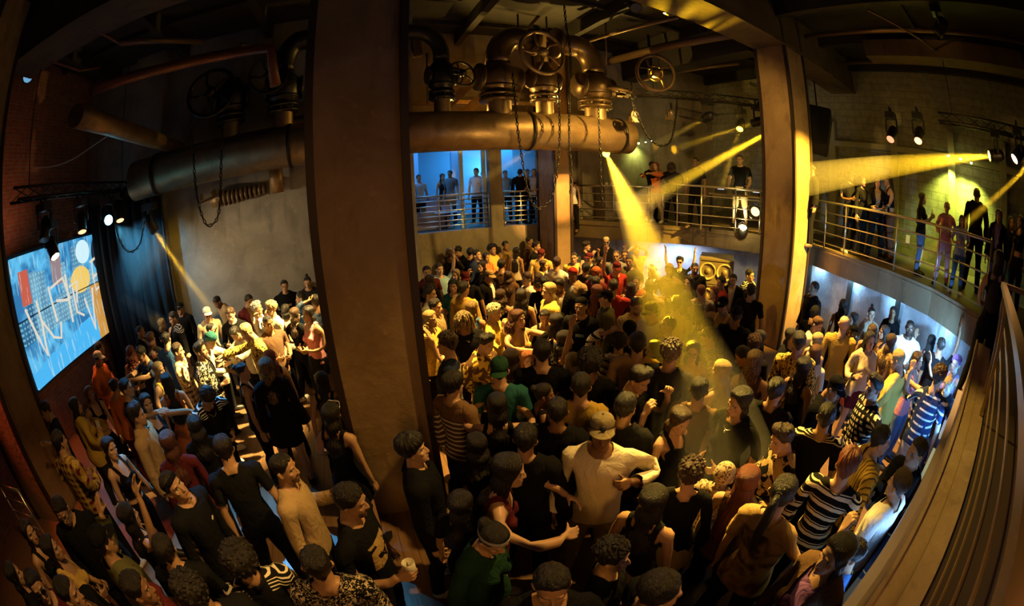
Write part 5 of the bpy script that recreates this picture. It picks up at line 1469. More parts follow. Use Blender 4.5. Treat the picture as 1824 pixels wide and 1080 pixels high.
# far right lamps
P5 = atd(1775, 277, 9.3); T6 = Vector((8.1, 4.31, 3.62)); moving_head(P5, T6, AMB, 'glaring amber stage lamp at the far right', estr=120); spot(P5, T6, 16000 * K, 13, AMB, .8); haze('light_beam', P5, T6, .06, .36, .22, (1, 1, 1), 'level beam from the far right lamp to the right column')
P6 = atd(1815, 273, 9.0); moving_head(P6, (7, 3, 1), (1.0, .5, .22), 'reddish stage lamp at the right border', estr=40); PC = Vector((7.72, .5, 6.7)); moving_head(PC, (8.1, 4.31, 2.8), None, 'dark lamp under the ceiling aimed at the right column', .25); spot(PC, (8.15, 4.31, 2.9), 17000 * K, 36, (1.0, .58, .06), .7); spot(PC, (5.03, 9.28, 2.9), 18000 * K, 8, (1.0, .46, .09), .8)
P7 = atd(1840, 286, 8.2); T7 = atz(1548, 520, 1.5); moving_head(P7, T7, AMB, 'stage lamp just outside the right border of the hall view'); spot(P7, T7, 7000 * K, 4.5, AMB); haze('light_beam', P7, T7, .05, .22, .28, (1, 1, 1), 'beam slanting from the right border over the balcony rail')
moving_head(atd(1637, 240, 9.6), (6, 2, 1), (1.0, .36, .14), 'unlit can with a dull orange lens under the balcony ceiling', estr=5); moving_head(atd(1589, 238, 9.8), (6, 3, 1), (.8, .2, .1), 'dark lamp with a thin red lens left of the orange one', estr=3)
for i, (x, y) in enumerate(((1689, 277), (1711, 283), (1730, 290))):
    p = atu(x, y, 11.5); bulb(p, (.95, .95, .28), ['first of three small yellow lamps in a row on the balcony wall', 'middle of three small yellow lamps on the balcony wall', 'last of three small yellow lamps on the balcony wall'][i], 90, .03, group='balcony wall lamps'); spot(p, (11.95, p.y + .05, 3.3), 260 * K, 110, (.80, .95, .12), .8)
for i, (x, y) in enumerate(((1137, 255), (1150, 253), (1160, 251))):
    p = atv(x, y, 10.1); bulb(p, GRN if i == 0 else (.9, 1, .5), ['green lamp on the back wall right of the big pipe end', 'small white-green lamp beside the green one', 'smallest lamp of the row under the chain loop'][i], 70 if i == 0 else 40, .035 if i == 0 else .022)
spot(atv(1145, 252, 9.9), (8.2, 10.3, 4.1), 40 * K, 120, (.75, .9, .2), .8)
p = atz(1455, 470, 1.74); bulb(p, (1, .95, .3), 'starry yellow lamp under the balcony edge next to the right column', 120, .03); spot(p + Vector((.05, 0, -.02)), p + Vector((.75, -.5, -.75)), 130 * K, 130, (1.0, .80, .22), .8); spot((5.2, -.02, 2.0), (8.6, 2.3, 1.1), 650 * K, 76, (.24, .56, 1.0), .8)
p = atz(1730, 566, 1.70); bulb(p, (.85, 1, .3), 'starry green lamp under the balcony corner', 140, .03); point(p + Vector((.0, .05, -.08)), 5 * K, (.45, .95, .25)); b = MB()
# left lamps above the screen
for i, (x, y, tg, col, lab, es) in enumerate(((80, 408, (-4.5, 3.5, 0), None, 'dark stage lamp over the near top corner of the video wall', 0), (145, 395, (-4.6, 5.5, 0), (1.0, .30, .10), 'stage lamp with an orange lens above the middle of the video wall', 5),
        (212, 378, (-4.4, 7.0, 0), (1.0, .30, .10), 'stage lamp with an orange lens near the far screen corner', 6), (92, 440, (-3.4, 5.0, 0), (1.0, .62, .16), 'stage lamp glowing yellow over the screen top edge', 18))):
    p = atu(x, y, -5.6); moving_head(p, tg, col, lab, .30, estr=es or 1)
PB = atd(192, 388, 9.2); TB = Vector((-4.9, 8.85, 2.3)); moving_head(PB, PB + Vector((.75, -.9, -.35)), CYA, 'stage lamp shining pale blue beside the screen', .28, estr=60); spot(PB, TB, 260 * K, 95, CYA, .9); haze('light_haze', PB, Vector((-4.7, 8.2, 2.6)), .05, .75, .10, (1, 1, 1), 'blue hazy glow under the blue lamp in the dark corner')
PY = atd(268, 398, 9.0); TY = atz(383, 560, 1.25); moving_head(PY, TY, AMB, 'stage lamp throwing a yellow beam at the left wall', .28, estr=60); spot(PY, TY, 5000 * K, 6, AMB, .4); haze('light_beam', PY, TY, .05, .20, .35, (1, 1, 1), 'narrow yellow beam from the lamp by the screen to the wall crowd')
PZ = atu(200, 512, -6.6); spot(atu(92, 440, -5.6), atd(300, 585, 10.3), 900 * K, 6, AMB); haze('light_beam', atd(205, 520, 8.3), atd(300, 585, 9.6), .10, .22, .14, (1, 1, 1), 'faint brown beam beside the lower far corner of the screen')
# amber washes on the crowd from the ceiling
W = [((1.8, 6.4, 6.8), (-2.1, 6.0, 1.4), 25000, 27, (1.0, .68, .22), 'wash lamp over the left crowd'), ((2.4, 5.55, 6.95), (1.6, 4.9, 1.4), 8000, 32, (1.0, .58, .12), 'wash lamp over the middle crowd'),
     ((5.2, 3.7, 6.95), (4.9, 1.4, 1.4), 8000, 36, (1.0, .60, .13), 'wash lamp over the right crowd'), ((5.6, 5.6, 6.95), (4.4, 6.9, 1.4), 5200, 60, (1.0, .54, .11), 'wash lamp over the far crowd'),
     ((3.7, 2.3, 6.8), (.4, 1.9, 1.4), 1500, 40, (1.0, .58, .14), 'wash lamp over the near crowd'), ((4.6, 5.5, 6.65), (2.2, 1.35, 1.5), 10000, 19, (1.0, .60, .10), 'narrow wash lamp over the near right crowd'), ((.5, .9, 6.8), (-2.5, 1.9, 1.3), 700, 44, (1.0, .56, .16), 'wash lamp over the near left crowd')]
for p, t_, e, dg_, c, lab in W:
    moving_head(p, t_, None, lab + ', high under the ceiling', .36, group='wash lamps'); spot(p, t_, e * K, dg_, c, .7, .10)
spot((-5.7, 5.2, 3.9), (-7.05, 5.3, 4.7), 25 * K, 110, (1.0, .36, .16), .9)
par(atd(76, 84, 8.6), (-3, 5, 2), (1.0, .12, .05), 'small lamp with a red lens in the dark upper left', 3, .10); par(atd(52, 132, 8.4), (-5, 3, 3), (.12, .30, .5), 'dim blue-tinted can in the dark upper left', 1.2, .13)
b = MB(); b.tube(smooth_pts(pxline([(62, 299), (95, 296), (130, 283), (165, 260), (204, 233)], 6.3)), .014, 6); o = b.build('hanging_cable', mat('cable_grey', (.40, .38, .36), .6)); tag(o, 'pale cable sagging between the brick wall and the sloping pipe stub', 'cable')
p = atv(432, 345, 8.55); root = empty('hanging_duct', p); tag(root, 'ribbed brown flexible duct tucked under the left part of the big pipe', 'duct')
b = MB()
for k in range(11): b.torus((-.50 + .1 * k, 0, -.02 * math.sin(k * .5)), .15 - .006 * k, .034, (1, 0, 0), 20, 6)
b.build('hose', M_DULL, root); b = MB(); b.lathe([(0, -.1), (.17, -.1), (.17, .16), (0, .16)], (-.62, 0, 0), (1, 0, 0), 18); b.build('collar', M_PIPE, root)
p = atv(492, 322, 8.5); b = MB(); b.lathe([(0, -.25), (.15, -.25), (.15, .3), (0, .3)], (0, 0, 0), (0, 0, 1), 20); o = b.build('hanging_pipe_end', M_PIPE); o.location = p; tag(o, 'short pipe stub pointing down behind the left part of the big pipe', 'pipe')
# red-orange from under the screen
par((-6.6, 3.1, 3.6), (-4.6, 3.9, .6), REDL, 'red lamp high on the wall beside the left column'); spot((-6.6, 3.1, 3.6), (-4.9, 4.0, .6), 420 * K, 50, REDL, .7); spot(atu(145, 395, -5.6), (-5.4, 5.4, .4), 380 * K, 62, (1.0, .24, .05), .7)
# cool light: from the screen side onto the floor, and the strip under the near ledge
spot((-3.2, 7.0, 6.2), (-1.8, 2.6, 0), 3000 * K, 26, (.08, .46, 1.0), .5, .02)
area((5.0, -.02, 1.35), (5.2, 2.0, 1.1), 40 * K, 3.2, .25, (.10, .38, 1.0)); area((2.6, -.02, 1.42), (2.6, 2.0, 1.5), 4 * K, 2.2, .16, (.28, .55, 1.0)); spot((3.6, 2.6, 6.8), (2.3, -.2, 2.2), 700 * K, 30, (1.0, .62, .12), .9)
for (u, v), ang, e in (((8.62, 2.75), -70, 26), ((8.22, 1.55), -66, 28), ((7.45, .35), -52, 26), ((9.1, 4.1), -68, 22)):
    o = area((u + .22, v + .08, 1.73), (u + .28, v + .06, .2), e * K, 1.1, .10, (.26, .60, 1.0)); o.rotation_mode = 'XYZ'; o.rotation_euler = (0, 0, R(ang))
o = area((7.6, 7.75, 1.73), (7.6, 7.75, 0), 34 * K, .9, .12, (.50, .66, 1.0)); o.rotation_mode = 'XYZ'; o.rotation_euler = (0, 0, R(-48))
# warm low fill that lets the columns read
spot((-.3, -2.6, 4.3), (.1, 3.8, .5), 230 * K, 72, (1.0, .47, .10), 1.0, .3)
spot((3.4, 5.6, 5.2), (7.69, 4.7, 1.9), 420 * K, 30, AMB, .9)
spot((-5.4, 5.6, 3.25), (-1.8, 9.0, 1.7), 480 * K, 66, (1.0, .74, .42), .9, .12)
spot((7.2, 8.7, 5.6), (5.4, 4.7, 6.45), 9000 * K, 26, AMB, .8)
spot((3.2, 6.0, 3.4), (3.2, 8.6, 4.6), 60 * K, 120, (1.0, .60, .15), .8); spot((2.2, 9.6, 4.7), (3.6, 8.0, 5.6), 700 * K, 120, (1.0, .60, .12), .8); spot((6.3, 9.4, 4.7), (4.6, 8.0, 5.6), 600 * K, 110, (1.0, .60, .12), .8); spot((5.4, 6.2, 4.2), (4.6, 8.0, 5.6), 90 * K, 90, (1.0, .60, .12), .9)
spot((6.2, 4.5, 5.8), (3.6, 10.3, 2.0), 1500 * K, 60, (1.0, .60, .13), .8); spot((6.6, 2.4, 6.2), (5.2, 9.3, 3.4), 1500 * K, 12, (1.0, .58, .18), .5); spot((4.5, 2.5, 5.9), (9.5, 8.2, 3.4), 500 * K, 60, (1.0, .60, .14), .8)
spot((9.3, 4.4, 5.4), (11.9, 3.8, 2.9), 110 * K, 70, (1.0, .60, .10), .9)

# black curtain in the corner by the screen
b = MB(); n = 60; V = []; 
for k in range(n + 1):
    u = -6.95 + 2.5 * k / n; dv = .07 * math.sin(k * .9) + .03 * math.sin(k * 2.3)
    V += [(u, 8.62 + dv, .03), (u, 8.62 + dv, 4.2)]
b.add(V, [(2 * k, 2 * k + 2, 2 * k + 3, 2 * k + 1) for k in range(n)], True)
o = b.build('curtain', mat('curtain_cloth', (.022, .024, .030), .9)); m_ = o.modifiers.new('thick', 'SOLIDIFY'); m_.thickness = .02
tag(o, 'black curtain in the corner between the video wall and the grey wall', 'curtain')
# ------------------------------------------------------------------ loudspeakers, disc jockey desk, lounge, tables
def sub(c, rz, w, d, h, label):
    root = empty('loudspeaker', c, rz); tag(root, label, 'loudspeaker', 'stacked bass cabinets')
    m = mat('speaker_paint', (.13, .10, .055), .6)
    b = MB(); b.box((0, 0, h / 2), (w, d, h)); b.box((0, -d / 2 - .008, h - .02), (w, .02, .04)); b.box((0, -d / 2 - .008, .02), (w, .02, .04))
    for s in (1, -1): b.box((s * (w / 2 - .02), -d / 2 - .008, h / 2), (.04, .02, h))
    b.build('cabinet', m, root)
    for s in (1, -1):
        b = MB(); b.lathe([(.205, 0), (.205, .022), (.185, .028), (.170, .006), (.075, -.05), (.07, -.05)], (s * w * .245, -d / 2 - .004, h / 2), (0, -1, 0), 28); k = b.build('cone', mat('speaker_cone', (.38, .29, .14), .6), root)
        b = MB(); b.sphere((s * w * .245, -d / 2 + .03, h / 2), .085, 16, 10, (1, .8, 1)); b.build('dust_cap', mat('dust_cap', (.16, .12, .07), .5), k)
    for s in (1, -1):
        for z in (h * .62, h * .62 - .15):
            b = MB(); b.box((w / 2 + .004, s * .13, z), (.02, .07, .10)); b.build('handle', M_DARK, root)
    return root
SC = Vector((7.28, 6.05, 0)); A_ = math.atan2(.62, -.60)
sa = math.atan2(5.88 - 6.51, 7.84 - 7.33)
for k, z in enumerate((.56, 1.16)):
    sub((7.80, 6.52, z - .12), sa, .84, .95, .585, ['lower bass loudspeaker of the stack under the curved platform', 'upper bass loudspeaker of the stack under the curved platform'][k])
b = MB(); b.box((7.80, 6.52, .22), (.9, 1.0, .44), sa); tag(b.build('plinth', M_DARK), 'black plinth under the stacked bass loudspeakers', 'plinth')
# disc jockey table and gear
root = empty('table', (8.35, 6.35, Z2)); root.rotation_euler = (0, 0, sa); tag(root, 'dark table of the disc jockey behind the curved railing', 'table')
b = MB(); b.box((0, 0, .92), (1.5, .6, .05)); b.build('table_top', mat('desk_top', (.30, .22, .10), .5), root)
for x in (-.7, .7):
    for y in (-.25, .25): b = MB(); b.box((x, y, .45), (.05, .05, .9)); b.build('leg', M_IRON, root)
dq = Matrix.Rotation(sa, 4, 'Z')
for k, (x, lab) in enumerate(((-.45, 'left media player deck on the disc jockey table'), (.45, 'right media player deck on the disc jockey table'))):
    r2 = empty('media_player', Vector((8.35, 6.35, Z2 + .946)) + dq @ Vector((x, 0, 0)), sa); tag(r2, lab, 'player', 'players on the table')
    b = MB(); b.box((0, 0, .045), (.32, .38, .09)); b.build('body', M_BODY, r2); b = MB(); b.lathe([(0, .02), (.10, .02), (.105, 0), (.105, -.01)], (0, .05, .092), n=22); b.build('jog_wheel', mat('jog', (.4, .38, .34), .3, .6), r2)
    b = MB(); b.box((0, -.12, .095), (.16, .07, .01)); b.build('display', emis('disp', (.7, .8, .9), 2), r2)
r2 = empty('mixer', Vector((8.35, 6.35, Z2 + .946)) + dq @ Vector((0, 0, 0)), sa); tag(r2, 'mixer between the two players on the disc jockey table', 'mixer')
b = MB(); b.box((0, 0, .05), (.32, .36, .10)); b.build('body', M_BODY, r2)
for x in (-.1, -.03, .04, .11): b = MB(); b.box((x, .10, .108), (.02, .04, .016)); b.build('fader', M_BARE, r2)
# floor flood at the foot of the platform
p = atz(1322, 412, 2.26); par(p, p + Vector((-.45, -.45, .8)), (1, .80, .34), 'blazing floor lamp at the foot of the curved platform', 70, .12); spot(p, p + Vector((.5, .5, 1.0)), 120, 120, (1, .80, .36), .9); point(p + Vector((-.25, -.25, .05)), 14, (1, .78, .3))
p = atz(1252, 405, 2.1); par(p, p + Vector((-.1, -.3, -1)), (1, .85, .35), 'small bright spotlight clamped under the curved platform edge', 60, .08)
p = atd(1343, 380, 9.4); par(p, p + Vector((-.5, -.6, .3)), (1, .86, .45), 'glowing wire-caged lamp on the curved railing by the right column', 1.6, .12)
# hung loudspeaker right of the column
p = atd(1458, 232, 10.2); root = empty('line_speaker', p); tag(root, 'black loudspeaker hanging on the right of the right column', 'loudspeaker')
b = MB(); M3 = Matrix.Rotation(R(25), 3, 'Y') @ Matrix.Rotation(R(20), 3, 'Z')
b.box((0, 0, 0), (.50, .55, 1.05), M=M3); b.build('cabinet', M_BODY, root); b = MB(); b.box(M3 @ Vector((-.02, -.285, 0)), (.44, .02, .98), M=M3); b.build('grille', mat('grille', (.02, .02, .02), .6, .4), root); b = MB(); b.bar((0, 0, .4), (0, 0, 1.2), .03); b.build('bracket', M_IRON, root)
# wall boxes
b = MB(); b.box((11.75, 3.22, 4.55), (.12, .14, .34)); tag(b.build('junction_box', M_BARE), 'small metal box on the balcony wall above the leaning woman', 'box')
b = MB(); b.box((0, 0, 0), (.06, .10, .2)); o = b.build('switch_plate', emis('plate', (.9, .75, .25), .5)); o.location = atd(1617, 427, 10.4); tag(o, 'small lit plate low on the balcony wall', 'plate')
# ------------------------------------------------------------------ lounge behind the back wall
b = MB(); b.box((3.6, 13.0, W0 - .1), (8.0, 5.0, .2)); struct('floor_lounge', b, M_SOFF)
M_LW = mat('lounge_paint', (.20, .30, .42), .7)
b = MB(); b.box((3.6, 15.4, 4.0), (8, .2, 4)); b.box((-.4, 13, 4.0), (.2, 5, 4)); b.box((7.6, 13, 4.0), (.2, 5, 4)); struct('wall_lounge', b, M_LW)
b = MB(); b.box((3.6, 13, 5.2), (8, 5, .2)); struct('ceiling_lounge', b, M_DARK)
b = MB()
for u, w, v in ((2.78, .10, 10.6), (3.40, .10, 10.6), (1.95, .34, 13.6), (3.25, .22, 13.2), (5.2, .45, 13.8)): b.box((u, v, 3.6), (w, w, 3.0))
struct('trim_5', b, mat('lounge_post', (.35, .50, .62), .6))
area((4.6, 13.6, 5.0), (4.6, 13.6, 2), 170, 2.5, 2.0, (.06, .46, 1.0)); area((1.9, 12.6, 5.0), (1.9, 13.4, 2), 55, 2.5, 2.0, (.05, .33, 1.0)); point((4.9, 14.6, 3.9), 60, (.2, .7, 1.0)); area((.9, 11.6, 4.9), (2, 12.5, 2), 40, .8, .8, (.1, .45, 1.0))
b = MB(); b.box((0, 0, .22), (1.3, .7, .44)); b.box((0, .32, .60), (1.3, .16, .5)); b.box((-.6, 0, .45), (.14, .7, .3)); b.box((.6, 0, .45), (.14, .7, .3)); o = b.build('sofa', mat('sofa_cloth', (.25, .22, .30), .9)); o.location = (1.95, 11.6, W0); tag(o, 'low pale sofa behind the wide lounge railing', 'sofa')
for k, (x, y, lab) in enumerate(((2.45, 11.15, 'round low table behind the wide lounge railing'), (4.2, 11.3, 'round low table behind the narrow lounge railing'))):
    root = empty('low_table', (x, y, W0)); tag(root, lab, 'table'); b = MB(); b.lathe([(0, 0), (.32, 0), (.32, .03), (0, .03)], (0, 0, .42), n=24); b.build('table_top', mat('pale_top', (.6, .62, .65), .4), root); b = MB(); b.lathe([(.03, 0), (.03, .42)], n=10); b.lathe([(0, 0), (.2, 0), (.2, .02), (0, .02)], n=20); b.build('pedestal', M_IRON, root)
# cluttered counter on the right balcony, left part
b = MB(); b.box((0, 0, .45), (1.0, .5, .9)); b.box((0, 0, .92), (1.1, .6, .04)); o = b.build('counter', M_WALL); o.location = (7.1, 9.95, Z2); tag(o, 'small plastered counter under the green wall light', 'counter')
for k in range(4):
    b = MB(); b.lathe([(0, 0), (.05, 0), (.055, .13), (.05, .13), (.045, .02), (0, .02)], n=14); o = b.build('cup', mat('cup', (.7, .65, .5), .5)); o.location = (6.78 + .2 * k, 9.88 + .05 * (k % 2), Z2 + .94); tag(o, ['first pale cup from the left on the small counter', 'second pale cup from the left on the small counter', 'third pale cup from the left on the small counter', 'last pale cup on the right end of the small counter'][k], 'cup', 'cups on the counter')
# own balcony: tables and benches behind the near rail
def bar_table(x, y, z, label):
    root = empty('bar_table', (x, y, z)); tag(root, label, 'table'); b = MB(); b.box((0, 0, .74), (.7, .55, .04)); b.build('table_top', mat('wood_top', (.30, .15, .06), .5), root); b = MB(); b.box((0, 0, .37), (.07, .07, .72)); b.box((0, 0, .02), (.42, .42, .03)); b.build('pedestal', M_IRON, root)
bar_table(2.6, -1.05, Z2 - .02, 'wooden table behind the near rail, closest to the camera'); bar_table(3.25, -1.9, Z2 - .02, 'wooden table behind the near rail, farther back')
for k, (x, y, c, lab) in enumerate(((2.95, -.62, (.35, .06, .03), 'red bench seat seen between the near rails'), (2.0, -1.6, (.03, .05, .20), 'blue bench seat in the dark behind the near rails'))):
    b = MB(); b.box((0, 0, .22), (.9, .4, .44)); b.box((0, -.17, .62), (.9, .08, .4)); o = b.build('bench', mat('vinyl%d' % k, c, .5)); o.location = (x, y - .5, Z2 - .02); tag(o, lab, 'bench')
area((2.8, -2.4, 4.6), (2.8, -1.2, 2.2), 5, 1.0, .6, (1.0, .32, .12)); area((1.6, -2.9, 4.4), (1.8, -1.5, 2.2), 4, .8, .6, (.2, .35, 1.0))
# counter top along the foot of the near ledge
b = MB(); b.box((3.6, -.07, 1.05), (5.6, .10, .04)); tag(b.build('wall_shelf', mat('shelf_lam', (.10, .16, .34), .25)), 'narrow shelf along the wall below the near ledge', 'shelf')
# world: almost nothing
w = bpy.data.worlds.new('world'); sc.world = w; w.use_nodes = True; bg = w.node_tree.nodes.get('Background') or w.node_tree.nodes.new('ShaderNodeBackground')
bg.inputs[0].default_value = (1.0, .55, .25, 1); bg.inputs[1].default_value = .0015
sc.view_settings.view_transform = 'Standard'; sc.view_settings.look = 'None'; sc.view_settings.gamma = 1.0; sc.view_settings.exposure = 0.0
try: sc.cycles.volume_step_rate = 1.0; sc.cycles.use_denoising = True; sc.cycles.sample_clamp_indirect = 4.0; sc.cycles.max_bounces = 5; sc.cycles.diffuse_bounces = 2; sc.cycles.glossy_bounces = 3
except Exception: pass
